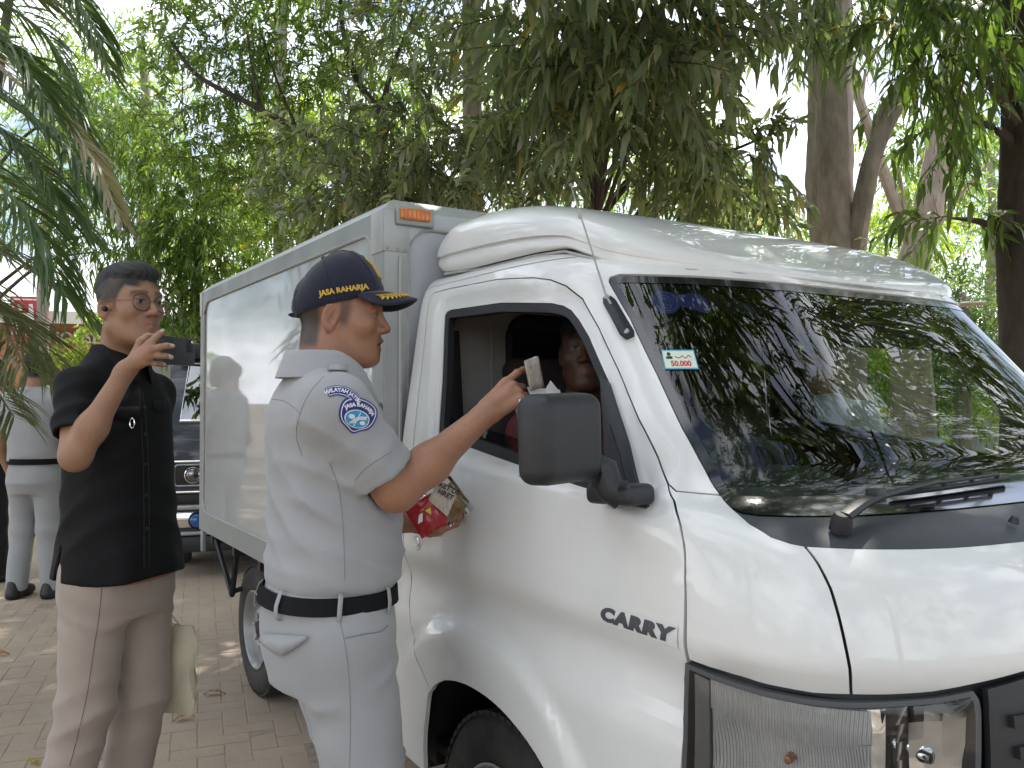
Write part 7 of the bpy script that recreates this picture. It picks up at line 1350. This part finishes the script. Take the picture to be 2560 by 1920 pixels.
def phone_man():
    root = empty('person', (0, 0, 0), 0, 'person in black short-sleeved shirt and dusty pink trousers holding up a phone', 'person'); Mt = frame(MF)
    S_ = np.array(AD(163, 836, 2.335)); E_ = np.array(AD(163, 985, 2.235)); Wr = np.array(AD(272, 800, 2.235)); SL = MO+ML*.150+v3(0, 0, 1.385); EL = MO+ML*.19-MF*.09+v3(0, 0, 1.10); WL = MO+ML*.20-MF*.05+v3(0, 0, .83)
    tab = [(.845, .002, .158, .186), (.90, .003, .150, .180), (1.0, .002, .135, .165), (1.12, .0, .126, .157), (1.25, -.002, .124, .155), (1.34, -.006, .122, .156), (1.40, -.015, .104, .138), (1.45, -.02, .080, .100), (1.49, -.02, .064, .078), (1.51, -.02, .056, .066)]
    ua = unit(E_-S_); cuff = S_+ua*np.linalg.norm(E_-S_)*.70; ual = unit(EL-SL); nb = MO+v3(0, 0, 1.452)-MF*.02
    def shirt(P):
        d = stack(P, (MO[0], MO[1], 0), Mt, tab, 2.4); d = smin(d, cap(P, nb+MR*.03-UP*.01, S_, .046, .046), .05); d = smin(d, cap(P, nb+ML*.03-UP*.01, SL-UP*.015, .046, .044), .05)
        d = smin(d, np.maximum(cap(P, S_, cuff+ua*.1, .050, .066), (P-cuff.astype(f32))@ua.astype(f32)), .03); c2 = SL+ual*.20; d = smin(d, np.maximum(cap(P, SL, c2+ual*.1, .056, .062), (P-c2.astype(f32))@ual.astype(f32)), .03)
        Q = (P-MO.astype(f32))@Mt.astype(f32); arm = np.exp(-(((P-(S_-UP*.10+MF*.05).astype(f32))**2).sum(1))/.02); d = d-.009*arm*(fold((Q[:, 0]*.6-Q[:, 2]*.8)*96+1.6*np.sin(Q[:, 1]*10))-.5)
        d = d-.0065*np.exp(-((Q[:, 2]-1.02)/.12)**2)*(fold(Q[:, 2]*56-Q[:, 0]*52+Q[:, 1]*20)-.5)-.004*np.exp(-((Q[:, 2]-.90)/.06)**2)*np.sin(np.arctan2(Q[:, 1], Q[:, 0])*7)-.0018*wav(P, 31, (9, 9, 11))
        near = np.exp(-(((P-(S_+ua*.10).astype(f32))**2).sum(1))/.008); d = d-.006*near*(fold(((P-S_.astype(f32))@ua.astype(f32))*88+(P@MF.astype(f32))*40)-.5)
        d = np.maximum(d, -cap(P, cuff-ua*.05, cuff+ua*.12, .043, .051)); hem = .856+.004*np.cos(np.arctan2(Q[:, 1], Q[:, 0])*3); d = np.maximum(d, hem-Q[:, 2])
        # side vent on the near side
        vent = np.maximum(np.abs(Q[:, 0]+.055)-.016*sstep(.965, .865, Q[:, 2])-.002, np.maximum(Q[:, 2]-.955, Q[:, 1]+.10)); return np.maximum(d, -vent)
    V, F = nets(shirt, MO+v3(-.34, -.36, .835), MO+v3(.32, .36, 1.54), .0065); sh = mesh_from('shirt', V, F, M_BSH, root); bv = bvh_of(sh)
    hipR = MO+MR*.085+v3(0, 0, .86); hipL = MO+ML*.085+v3(0, 0, .86); kR = MO+MR*.10-MF*.02+v3(0, 0, .50); kL = MO+ML*.085+MF*.015+v3(0, 0, .50); aR = MO+MR*.11-MF*.15+v3(0, 0, .05); aL = MO+ML*.09-MF*.09+v3(0, 0, .05)
    tt = [(.74, .0, .115, .145), (.82, -.008, .132, .160), (.90, -.006, .130, .158), (1.0, .0, .112, .142)]
    def trou(P):
        d = stack(P, (MO[0], MO[1], 0), Mt, tt, 2.3)
        for h_, k_, a_ in ((hipR, kR, aR), (hipL, kL, aL)): d = smin(d, smin(cap(P, h_, k_, .093, .075), cap(P, k_, a_, .075, .068), .03), .03)
        Q = (P-MO.astype(f32))@Mt.astype(f32); kn = np.exp(-((Q[:, 2]-.48)/.12)**2); d = d-.010*kn*(fold(Q[:, 2]*70-34*Q[:, 0]+1.9*np.sin(Q[:, 1]*14))-.5)-.002*wav(P, 41, (10, 10, 14)); d = d-.007*np.exp(-((Q[:, 2]-.76)/.06)**2)*(fold(Q[:, 2]*90+46*Q[:, 0])-.5); return np.maximum(d, .03-P[:, 2])
    V, F = nets(trou, MO+v3(-.30, -.33, .025), MO+v3(.28, .33, 1.01), .0085); tr = mesh_from('trousers', V, F, M_PINK, root); bt = bvh_of(tr)
    def seam(name, pts, bvh, parent, r=.0012, mt=M_RUB):
        out = []
        for x, y, _ in spline([(x, y, 0) for x, y in pts], 8):
            p = Vector(AD(x, y, 2.4)); d = (p-Vector((0, 0, CAM_H))).normalized(); h = bvh.ray_cast(Vector((0, 0, CAM_H)), d)
            if h[0] is not None: out.append(h[0]-d*.0005)
        if len(out) > 1: b = MB(); b.tube(out, r, 5); b.build(name, mt, parent)
    seam('side_seam', [(222, 1248), (214, 1330), (200, 1420), (188, 1500), (165, 1600), (150, 1656)], bt, tr, .001, mat('pink_stitch', (.15, .105, .095), rough=.9)); seam('placket_edge', [(309, 850), (318, 950), (322, 1080), (322, 1225)], bv, sh); seam('placket_edge', [(296, 800), (304, 900), (309, 1000), (311, 1120), (311, 1232)], bv, sh)
    # buttons, pocket flaps, ring
    for y in (880, 938, 1003, 1070, 1142):
        x = 312+(y-880)*.02; p = Vector(AD(x, y, 2.4)); d = (p-Vector((0, 0, CAM_H))).normalized(); h = bv.ray_cast(Vector((0, 0, CAM_H)), d)
        if h[0] is not None: b = MB(); b.lathe([(0, .002), (.0045, .002), (.0055, 0), (.0055, -.002)], 14, Matrix.Translation(h[0]) @ h[1].to_track_quat('Z', 'Y').to_matrix().to_4x4()); b.build('button', M_RUB, sh)
    def flap(x0, x1, y0, y1, nm):
        top, mid, bot = [], [], []
        for i in range(9):
            x = x0+(x1-x0)*i/8; sag = (1-abs(i-4)/4)*8
            for L_, y, of_ in ((top, y0, .002), (mid, (y0+y1)/2, .0035), (bot, y1+sag*.6, .0045)):
                p = Vector(AD(x, y, 2.4)); d = (p-Vector((0, 0, CAM_H))).normalized(); h = bv.ray_cast(Vector((0, 0, CAM_H)), d); L_.append(tuple(h[0]-d*of_) if h[0] is not None else tuple(p))
        b = MB(); b.loft([top, mid, bot], closed=False); o = b.build(nm, M_BSH, sh); o.modifiers.new('t', 'SOLIDIFY').thickness = .002
    flap(246, 304, 878, 904, 'pocket_flap'); flap(330, 356, 866, 886, 'pocket_flap')
    p = Vector(AD(285, 914, 2.4)); d = (p-Vector((0, 0, CAM_H))).normalized(); h = bv.ray_cast(Vector((0, 0, CAM_H)), d)
    if h[0] is not None:
        c = h[0]-d*.008; b = MB(); b.tube([c+Vector((.007*math.cos(a)*.9, 0, .0135*math.sin(a))) for a in [2*math.pi*k/18 for k in range(18)]], .0024, 6, closed=True); b.build('pocket_ring', M_CHROME, sh)
    # head
    HM = frame(unit(v3(.865, -.50, 0)), pitch=R(1)); Hn = np.array(AD(232, 664, 2.40)); Hc = Hn+HM[:, 1]*.066+HM[:, 0]*.006; toH = lambda P: (P-Hc.astype(f32))@HM.astype(f32)
    def hairm(x, A, z):
        fr_ = .052+.018*sstep(.03, .06, A)*-1        # hairline
        top = sstep(.056, .068, z+.25*np.clip(x-.05, -.05, .05))*sstep(.092, .078, x); side = sstep(-.002, .030, z)*sstep(.0, .014, (.074-.55*np.clip(.080-z, 0, .1))-x); back = sstep(-.02, -.04, x)*sstep(-.075, -.035, z); burn = sstep(.012, .020, x)*sstep(.036, .028, x)*sstep(-.012, .004, z)*.6
        return np.clip(np.maximum(np.maximum(top, side*(.90+.10*sstep(.0, .025, z))), np.maximum(back*(.5+.5*sstep(-.05, .01, z)), burn)), 0, 1)*.95
    hp = dict(skin=(.335, .180, .110), wide=.94, jaw=1.05, nose=1.1, hair=hairm, lip=(.34, .14, .12), gaze=.001, stubble=.12, haircol=(.009, .008, .008))
    neck0 = Hc+HM@v3(-.028, 0, -.045); neck1 = MO-MF*.012+v3(0, 0, 1.43)
    def headf(P): Q = toH(P); return smin(smin(head_sdf(Q, hp), cap(P, neck0, neck1, .054, .060), .028), ell(Q, (.018, 0, -.080), (.045, .040, .022)), .03)
    hd = unit(np.array(AD(322, 752, 2.225))-Wr); bk = unit(v3(.20, -.88, .05)); th_ = unit(np.cross(hd, bk)); th_ = th_ if th_[2] > 0 else -th_
    C, tips = hand_caps(Wr, hd, bk, th_, [(8, 8, 5), (28, 10, 5), (34, 14, 5), (40, 22, 8)], (35, 25, 30), 1.0)
    # spread of the fingers as in the picture: fore finger up, the others laid along the phone
    def chain(pts, r0): return [(np.array(pts[i]), np.array(pts[i+1]), r0*(1-.08*i), r0*(.92-.08*i)) for i in range(len(pts)-1)]
    C = [c_ for c_ in C[:1]+C[4:5]+C[8:9]+C[12:13]]+C[16:]
    k1, k2, k3, k4 = (np.array(AD(*q)) for q in ((325, 742, 2.20), (326, 756, 2.195), (325, 768, 2.20), (318, 780, 2.21))); W2 = Wr+hd*.01
    C = [(W2, k1, .017, .0125), (W2, k2, .018, .0125), (W2, k3, .018, .012), (W2, k4, .017, .0115), (Wr-hd*.01, Wr+hd*.06, .023, .020)]
    f1 = [k1, AD(334, 732, 2.20), AD(344, 722, 2.205), AD(352, 715, 2.21)]; f2 = [k2, AD(345, 750, 2.195), AD(360, 747, 2.20), AD(373, 748, 2.21)]; f3 = [k3, AD(344, 768, 2.20), AD(358, 769, 2.205), AD(371, 772, 2.215)]; f4 = [k4, AD(335, 785, 2.215), AD(347, 787, 2.225), AD(356, 788, 2.235)]
    for f_, r0 in ((f1, .0092), (f2, .0092), (f3, .0086), (f4, .0078)): C += chain(f_, r0)
    C += chain([Wr+hd*.03+UP*.015, AD(305, 738, 2.235), AD(318, 728, 2.25), AD(330, 728, 2.27)], .0125); tips = [np.array(f_[-1]) for f_ in (f1, f2, f3, f4)]
    fm = E_+(Wr-E_)*.33
    def armf(P): return smin(smin(smin(cap(P, S_, E_, .041, .036), cap(P, E_, fm, .035, .036), .03), cap(P, fm, Wr, .035, .0235), .03), hand_sdf(P, C), .016)
    CL, tL = hand_caps(WL, v3(0, 0, -1), MR*-1+MF*.2, MF, [(45, 60, 40)]*4, (20, 40, 30))
    def armL(P): return smin(smin(cap(P, SL, EL, .046, .040), cap(P, EL, WL, .039, .026), .03), hand_sdf(P, CL), .015)
    ctab = [(z, a, max(b-.03, .02), max(c-.03, .02)) for z, a, b, c in tab]
    def body(P): return smin(smin(headf(P), stack(P, (MO[0], MO[1], 0), Mt, ctab), .02), np.minimum(armf(P), armL(P)), .012)
    lo, hi = bounds([MO+v3(-.2, -.2, .86), MO+v3(.2, .2, .9), E_, Wr, S_, *tips, *tL, EL, Hc+v3(0, 0, .13), Hc+v3(.12, 0, 0)], .04); lo[2] = .70; V, F = nets(body, lo, hi, .0036)
    sk = np.array(hp['skin']); Cc = sk*(1+.06*wav(V.astype(f32), 3, (40, 40, 40)))[:, None]; Ph = toH(V); m = (np.linalg.norm(Ph*np.array([1, 1, .8]), axis=1) < .16) & (Ph[:, 2] > -.13); Cc[m] = skin_cols(Ph[m], hp)
    for t in tips:
        m = ((V-(t+v3(0, -.006, .003)))**2).sum(1) < .0065**2; Cc[m] = np.array([.60, .42, .34])
    mesh_from('body', V, F, M_SKINM, root, Cc, iters=1)
    # hair: combed crop, thicker on top, faded sides
    def hairf(P):
        Q = toH(P); tx = Q[:, 0]; A = np.abs(Q[:, 1]); cut_ = np.where(tx > .0, .066-.20*(tx-.07)-.10*np.clip(A-.045, 0, .1), .080-.50*np.clip(-tx, 0, .13)-.1*np.clip(A-.045, 0, .1)); up_ = sstep(.0, .026, Q[:, 2]-cut_)
        d = ell(Q, (-.010, 0, .047), (.1005, .0735, .0805)); d = d+.0015-up_*(.0045+.008*sstep(.075, .118, Q[:, 2])+.011*sstep(.0, .085, tx)*sstep(.070, .105, Q[:, 2]))
        d = d-up_*(.0013*np.sin(Q[:, 1]*420+5*np.sin(Q[:, 0]*35))+.0009*wav(Q, 7, (60, 260, 120))); return np.maximum(d, cut_-Q[:, 2])
    V, F = nets(hairf, Hc+v3(-.15, -.15, -.06), Hc+v3(.15, .15, .17), .003); mesh_from('hair', V, F, M_HAIR, root, iters=0)
    # round wire glasses, ear bud
    gl = empty_none = None; b = MB(); cs_ = []
    for s in (-1, 1):
        c = v3(.1015, s*.034, .010); cs_.append(c); ax_, az_ = unit(v3(-.10*s*0, s, 0)), v3(0, 0, 1)
        b.tube([tuple(Hc+HM@(c+v3(-.10*abs(math.cos(a))*.012 if False else -.006*(math.cos(a)*s > 0)*abs(math.cos(a)), (.026*math.cos(a)), (.0245*math.sin(a))))) for a in [2*math.pi*k/30 for k in range(30)]], .0014, 6, closed=True)
        b.tube([tuple(Hc+HM@v3(.0985, s*.0575, .014)), tuple(Hc+HM@v3(.06, s*.073, .015)), tuple(Hc+HM@v3(.0, s*.080, .016)), tuple(Hc+HM@v3(-.015, s*.081, .008))], .0009, 6)
    b.tube([tuple(Hc+HM@v3(.1015, -.0105, .013)), tuple(Hc+HM@v3(.106, 0, .0165)), tuple(Hc+HM@v3(.1015, .0105, .013))], .0010, 6); gl = b.build('glasses', M_WIRE, root)
    for c in cs_: b = MB(); b.add([tuple(Hc+HM@(c+v3(0, .0228*math.cos(2*math.pi*k/30), .0218*math.sin(2*math.pi*k/30)))) for k in range(30)], [tuple(range(30))]); b.build('spectacle_lens', M_LENSG, gl, smooth=False)
    b = MB(); b.lathe([(0, .008), (.006, .006), (.008, 0), (.006, -.006)], 12, Matrix.Translation(Vector(tuple(Hc+HM@v3(.003, -.080, -.006)))) @ Vector(tuple(-HM[:, 1]+HM[:, 0]*.3)).to_track_quat('Z', 'Y').to_matrix().to_4x4()); b.build('ear_bud', M_RUB, root)
    # collar
    def cpoint(an, rad, z): c, s = math.cos(an), math.sin(an); return neck1*v3(1, 1, 0)+MF*(.006+rad*1.08*c)+ML*(rad*s)+v3(0, 0, z)
    angs = [R(-168+336*k/36+180) for k in range(37)]; zc = lambda an: -.040*max(0, math.cos(an))**1.4
    rows = [[tuple(cpoint(a, r_+.006*max(0, math.cos(a)), z_+zc(a)-dz*max(0, math.cos(a))**2)) for a in angs] for r_, z_, dz in ((.064, 1.470, 0), (.067, 1.520, 0), (.072, 1.522, 0), (.088, 1.470, .035))]
    b = MB(); b.loft(rows, closed=False); o = b.build('collar', M_BSH, root, sharp=80); o.modifiers.new('t', 'SOLIDIFY').thickness = .0025; md = o.modifiers.new('s', 'SUBSURF'); md.levels = md.render_levels = 2
    for a_ in (aR, aL): shoe(root, (a_[0], a_[1], 0), MF, M_SHOE)
    # the phone: a thing of its own, its back towards the lane
    fx_, nx = unit(v3(.299, .954, 0)), unit(v3(.954, -.299, .0)); c = np.array(AD(376, 758, 2.285)); up = unit(v3(-.02, .0, 1)); ph_ = empty('mobile_phone', tuple(c), 0, 'dark mobile phone held sideways in front of the face of the man in black', 'phone'); Mp = Mb4((0, 0, 0), fx_, up, nx)
    b = MB(); b.box(-.080, .080, -.038, .038, -.0045, .0045); me = b.mesh('phone_body', M_PHONE, bevel=.0035, seg=3, sharp=60); me.transform(Mp); link('phone_body', me, None, ph_)
    b = MB(); b.box(.048, .0745, -.001, .0335, .004, .0062); me = b.mesh('camera_island', mat('phone_camera_island', (.03, .03, .034), rough=.3), bevel=.002, seg=2); me.transform(Mp); ci = link('camera_island', me, None, ph_)
    for u, v in ((.055, .027), (.055, .016), (.055, .005), (.067, .027)): b = MB(); b.lathe([(0, .001), (.004, .001), (.0047, 0)], 14, Mp @ Matrix.Translation((u, v, .0064))); b.build('camera_lens', M_CHROME if u > .06 else M_RUB, ci)
    # pale carrier bag hanging from the other hand, behind the legs
    bg_ = empty('carrier_bag', (0, 0, 0), 0, 'pale yellow cloth bag hanging behind the pink trouser legs', 'bag'); M_BAG = mat('pale_yellow_bag_cloth', (.64, .58, .42), rough=.7, noise=.18, nscale=12)
    top = WL-v3(0, 0, .09); rows = []
    for j in range(11):
        v = j/10; z = .665-.275*v; w = .115+.02*math.sin(v*3); t = .004+.030*math.sin(math.pi*min(1, v*1.05))**.7*(1 if v < .99 else .3); row = []
        for k in range(20): a = 2*math.pi*k/20; row.append(tuple(np.array([top[0], top[1], z])+MF*(.070+w*.74*math.cos(a)+.008*math.sin(v*9+k))+ML*(t*math.sin(a)+.006*math.sin(k*1.7+v*6)-.01)))
        rows.append(row)
    b = MB(); b.loft(rows, cap1=True); b.build('bag_body', M_BAG, bg_)
    for s in (-1, 1): b = MB(); b.tube([tuple(np.array([top[0], top[1], .66])+MF*(.03)+ML*s*.012), tuple(WL-v3(0, 0, .075)+ML*s*.004), tuple(np.array([top[0], top[1], .66])+MF*(.09)+ML*s*.012)], .006, 6, flat=.3); b.build('bag_handle', M_BAG, bg_)
phone_man()
# ------------------------------------------------------------------ simpler figures: people behind, driver, person beyond the cab
def bystander(label, O_, fwd, top, low, skin, belt=False, h=1.70, pose=None, hairc=(.015, .014, .014), sit=False, scale=1.0, headdir=None, shoes=True, extra=None, legs=None):
    root = empty('person', (0, 0, 0), 0, label, 'person'); O_ = np.array(O_, float); f = unit(np.array([*fwd, 0.])); l = v3(-f[1], f[0], 0); Mt = frame(f); k = h/1.70; p = pose or {}
    base = p.get('base', 0.0)   # lowers the whole trunk (sitting)
    z = lambda a: a*k+base
    tab = [(z(.90), .0, .125, .165), (z(.95), .0, .140, .180), (z(1.05), .0, .142, .178), (z(1.2), 0, .138, .180), (z(1.30), -.004, .13, .182), (z(1.37), -.015, .112, .17), (z(1.41), -.02, .09, .13), (z(1.45), -.02, .065, .08)]
    arms = []
    for s in (1, -1):
        S_ = O_+l*s*.185+v3(0, 0, z(1.35)); E_ = O_+np.array(p.get('elbow'+('L' if s > 0 else 'R'), l*s*.25-f*.03+v3(0, 0, z(1.06)))); W_ = O_+np.array(p.get('wrist'+('L' if s > 0 else 'R'), l*s*.24+f*.08+v3(0, 0, z(.84)))); arms.append((S_, E_, W_))
    def shirt(P):
        d = stack(P, (O_[0], O_[1], 0), Mt, tab, 2.35); nb = O_+v3(0, 0, z(1.40))-f*.02
        for S_, E_, W_ in arms:
            d = smin(d, cap(P, nb, S_, .055, .066), .05); ua = unit(E_-S_); c = S_+ua*.20; d = smin(d, np.maximum(cap(P, S_, c+ua*.1, .072, .07), (P-c.astype(f32))@ua.astype(f32)), .03)
        Q = (P-O_.astype(f32))@Mt.astype(f32); return d-.006*np.exp(-((Q[:, 2]-z(1.02))/.07)**2)*(fold(Q[:, 2]*34+Q[:, 0]*14+Q[:, 1]*9)-.5)-.002*wav(P, 8, (10, 10, 13))
    V, F = nets(shirt, O_+v3(-.36, -.36, z(.895)), O_+v3(.36, .36, z(1.48)), .010); mesh_from('shirt', V, F, top, root)
    if not sit:
        hips = [(O_+l*s*.085+v3(0, 0, z(.84)), O_+l*s*.10+f*.02*(1 if s > 0 else .4)+v3(0, 0, z(.47)), O_+l*s*.115-f*.02*s+v3(0, 0, .06)) for s in (1, -1)]; hips = legs or hips
        tt = [(z(.72), .0, .12, .15), (z(.80), -.012, .146, .174), (z(.90), -.004, .138, .168), (z(.955), 0, .130, .160)]
        def trou(P):
            d = stack(P, (O_[0], O_[1], 0), Mt, tt, 2.3)
            for a, b_, c in hips: d = smin(d, smin(cap(P, a, b_, .100, .078), cap(P, b_, c, .078, .068), .03), .03)
            Q = (P-O_.astype(f32))@Mt.astype(f32); d = d-.006*np.exp(-((Q[:, 2]-.45)/.12)**2)*(fold(Q[:, 2]*28+10*Q[:, 0])-.5)-.002*wav(P, 21, (9, 9, 13)); return np.maximum(d, .05-P[:, 2])
        V, F = nets(trou, O_+v3(-.32, -.32, .03), O_+v3(.32, .32, z(.96)), .010); mesh_from('trousers', V, F, low, root)
        if shoes:
            for a, b_, c in hips: shoe(root, (c[0], c[1], 0), f, M_SHOE)
    else:
        kn = [(O_+l*s*.09+v3(0, 0, z(.86)), O_+l*s*.12+f*.42+v3(0, 0, z(.90)), O_+l*s*.12+f*.45+v3(0, 0, z(.52))) for s in (1, -1)]
        def trou(P):
            d = ell(P, O_+v3(0, 0, z(.88)), (.16, .16, .12))
            for a, b_, c in kn: d = smin(d, smin(cap(P, a, b_, .09, .075), cap(P, b_, c, .072, .06), .03), .03)
            return d
        V, F = nets(trou, O_+v3(-.6, -.6, z(.45)), O_+v3(.6, .6, z(1.02)), .014); mesh_from('trousers', V, F, low, root)
    if belt:
        b = MB(); rg = []
        for zz in (z(.925), z(.965)):
            rg.append([tuple(O_+f*(.150*math.cos(2*math.pi*q/32))+l*(.186*math.sin(2*math.pi*q/32))+v3(0, 0, zz)) for q in range(32)])
        b.loft(rg); b.build('belt', M_BELT, root)
    hd_ = unit(np.array([*(headdir or fwd), 0.])); HM = frame(hd_); Hc = O_+v3(0, 0, z(1.575))+f*.01+np.array(p.get('head', (0, 0, 0))); toH = lambda P: (P-Hc.astype(f32))@HM.astype(f32)
    def hairm(x, A, zz): return np.clip(np.maximum(sstep(.055, .072, zz+.2*x)*(x < .085), np.maximum(sstep(.01, .03, zz)*sstep(.045, .03, x), sstep(-.02, -.04, x)*sstep(-.07, -.04, zz))), 0, 1)
    hp = dict(skin=skin, hair=hairm, haircol=hairc)
    Cs = []
    for (S_, E_, W_), s in zip(arms, (1, -1)):
        hd2 = unit(W_-E_); cs_, _ = hand_caps(W_, hd2, l*s, f if abs(hd2@f) < .8 else UP, [(25, 30, 20)]*4, (30, 20, 20)); Cs.append(cs_)
    ctab = [(a, b_, max(c-.03, .02), max(d_-.03, .02)) for a, b_, c, d_ in tab]
    def body(P):
        d = smin(head_sdf(toH(P), hp), cap(P, Hc+HM@v3(-.028, 0, -.045), O_-f*.02+v3(0, 0, z(1.38)), .056, .062), .03); d = smin(d, stack(P, (O_[0], O_[1], 0), Mt, ctab), .02)
        for (S_, E_, W_), c in zip(arms, Cs): d = smin(d, smin(smin(cap(P, S_, E_, .046, .041), cap(P, E_, W_, .041, .027), .03), hand_sdf(P, c), .015), .015)
        return d
    pts = [O_+v3(-.2, -.2, z(.9)), O_+v3(.2, .2, z(1.45)), Hc+v3(.1, .1, .13), Hc-v3(.12, .12, 0)]+[q for a in arms for q in a]+[c[1] for cs_ in Cs for c in cs_]
    lo, hi = bounds(pts, .05); V, F = nets(body, lo, hi, .0065); sk = np.array(skin); Cc = np.tile(sk, (len(V), 1)); Ph = toH(V); m = (np.linalg.norm(Ph*np.array([1, 1, .8]), axis=1) < .16) & (Ph[:, 2] > -.13); Cc[m] = skin_cols(Ph[m], hp); mesh_from('body', V, F, M_SKINM, root, Cc, iters=1)
    def hairf(P): Q = toH(P); d = ell(Q, (-.010, 0, .050), (.104, .081, .086))-.002*wav(Q, 7, (120, 60, 90)); c = np.where(Q[:, 0] > .015, .070-.2*(Q[:, 0]-.07), .058-.8*np.clip(.015-Q[:, 0], 0, .13)); return np.maximum(d, c-Q[:, 2])
    V, F = nets(hairf, Hc+v3(-.14, -.14, -.07), Hc+v3(.14, .14, .16), .005); mesh_from('hair', V, F, M_HAIR, root, iters=0)
    rows = [[tuple(O_-f*.016+f*(r_*1.06*math.cos(a))+l*(r_*math.sin(a))+v3(0, 0, z(zz)-.035*max(0, math.cos(a)))) for a in [R(-168+336*q/24+180) for q in range(25)]] for r_, zz in ((.066, 1.405), (.068, 1.45), (.073, 1.452), (.092, 1.405))]
    b = MB(); b.loft(rows, closed=False); o = b.build('collar', top, root, sharp=80); o.modifiers.new('t', 'SOLIDIFY').thickness = .0025
    return root, O_, f, l, z
M_DRKP = fabric('black_trouser_cloth', (.014, .014, .016), rough=.8); M_REDS = mat('dark_red_patterned_shirt', (.16, .02, .02), rough=.8, noise=1, col2=(.05, .012, .012), nscale=35); M_WSH = fabric('white_shirt_cloth', (.66, .66, .70), rough=.75); M_VEST = fabric('dark_jacket_cloth', (.025, .027, .032), rough=.8); M_KHAKI = fabric('grey_slacks_cloth', (.36, .37, .38), rough=.8)
q = Wp(78, 868, 5.95)
r_, *_ = bystander('person seen from behind in pale grey uniform and black shoes, between palm and black shirt', (q[0], q[1], 0), (.10, .99), M_UNI, M_KHAKI, (.40, .21, .13), belt=True, pose=dict(wristR=v3(-.02, .22, 1.05), elbowR=v3(.30, .02, 1.08)))
q = Wp(-22, 868, 6.5)
bystander('person in black trousers and shoes cut off by the left edge', (q[0], q[1], 0), (.55, .83), M_UNI, M_DRKP, (.38, .20, .12), pose=dict(wristR=v3(.22, .10, 1.02)))
def TL(x, y, z): d_ = (math.sin(TYAW), -math.cos(TYAW)); l_ = (math.cos(TYAW), math.sin(TYAW)); return (.6332+x*d_[0]+y*l_[0], 2.5137+x*d_[1]+y*l_[1], z)
d_ = (math.sin(TYAW), -math.cos(TYAW)); l_ = (math.cos(TYAW), math.sin(TYAW)); o_ = TL(-.20, -.37, 0)
hdv = (d_[0]*.75-l_[0]*.66, d_[1]*.75-l_[1]*.66)
dv, ll = np.array([d_[0], d_[1], 0]), np.array([l_[0], l_[1], 0])
bystander('driver seated behind the open window, dark haired, in a dark red patterned shirt', o_, d_, M_REDS, M_DRKP, (.13, .065, .042), sit=True, headdir=hdv, pose=dict(base=-.085, elbowL=ll*.26+dv*.12+v3(0, 0, 1.02), wristL=ll*.12+dv*.34+v3(0, 0, 1.10), elbowR=-ll*.26+dv*.12+v3(0, 0, 1.03), wristR=-ll*.16+dv*.30+v3(0, 0, 1.12)))
o_ = TL(-.72, 1.35, 0)
bystander('person in white shirt and dark open jacket standing beyond the far cab window', o_, (-l_[0]+.3*d_[0], -l_[1]+.3*d_[1]), M_WSH, M_DRKP, (.22, .115, .075), h=1.62)
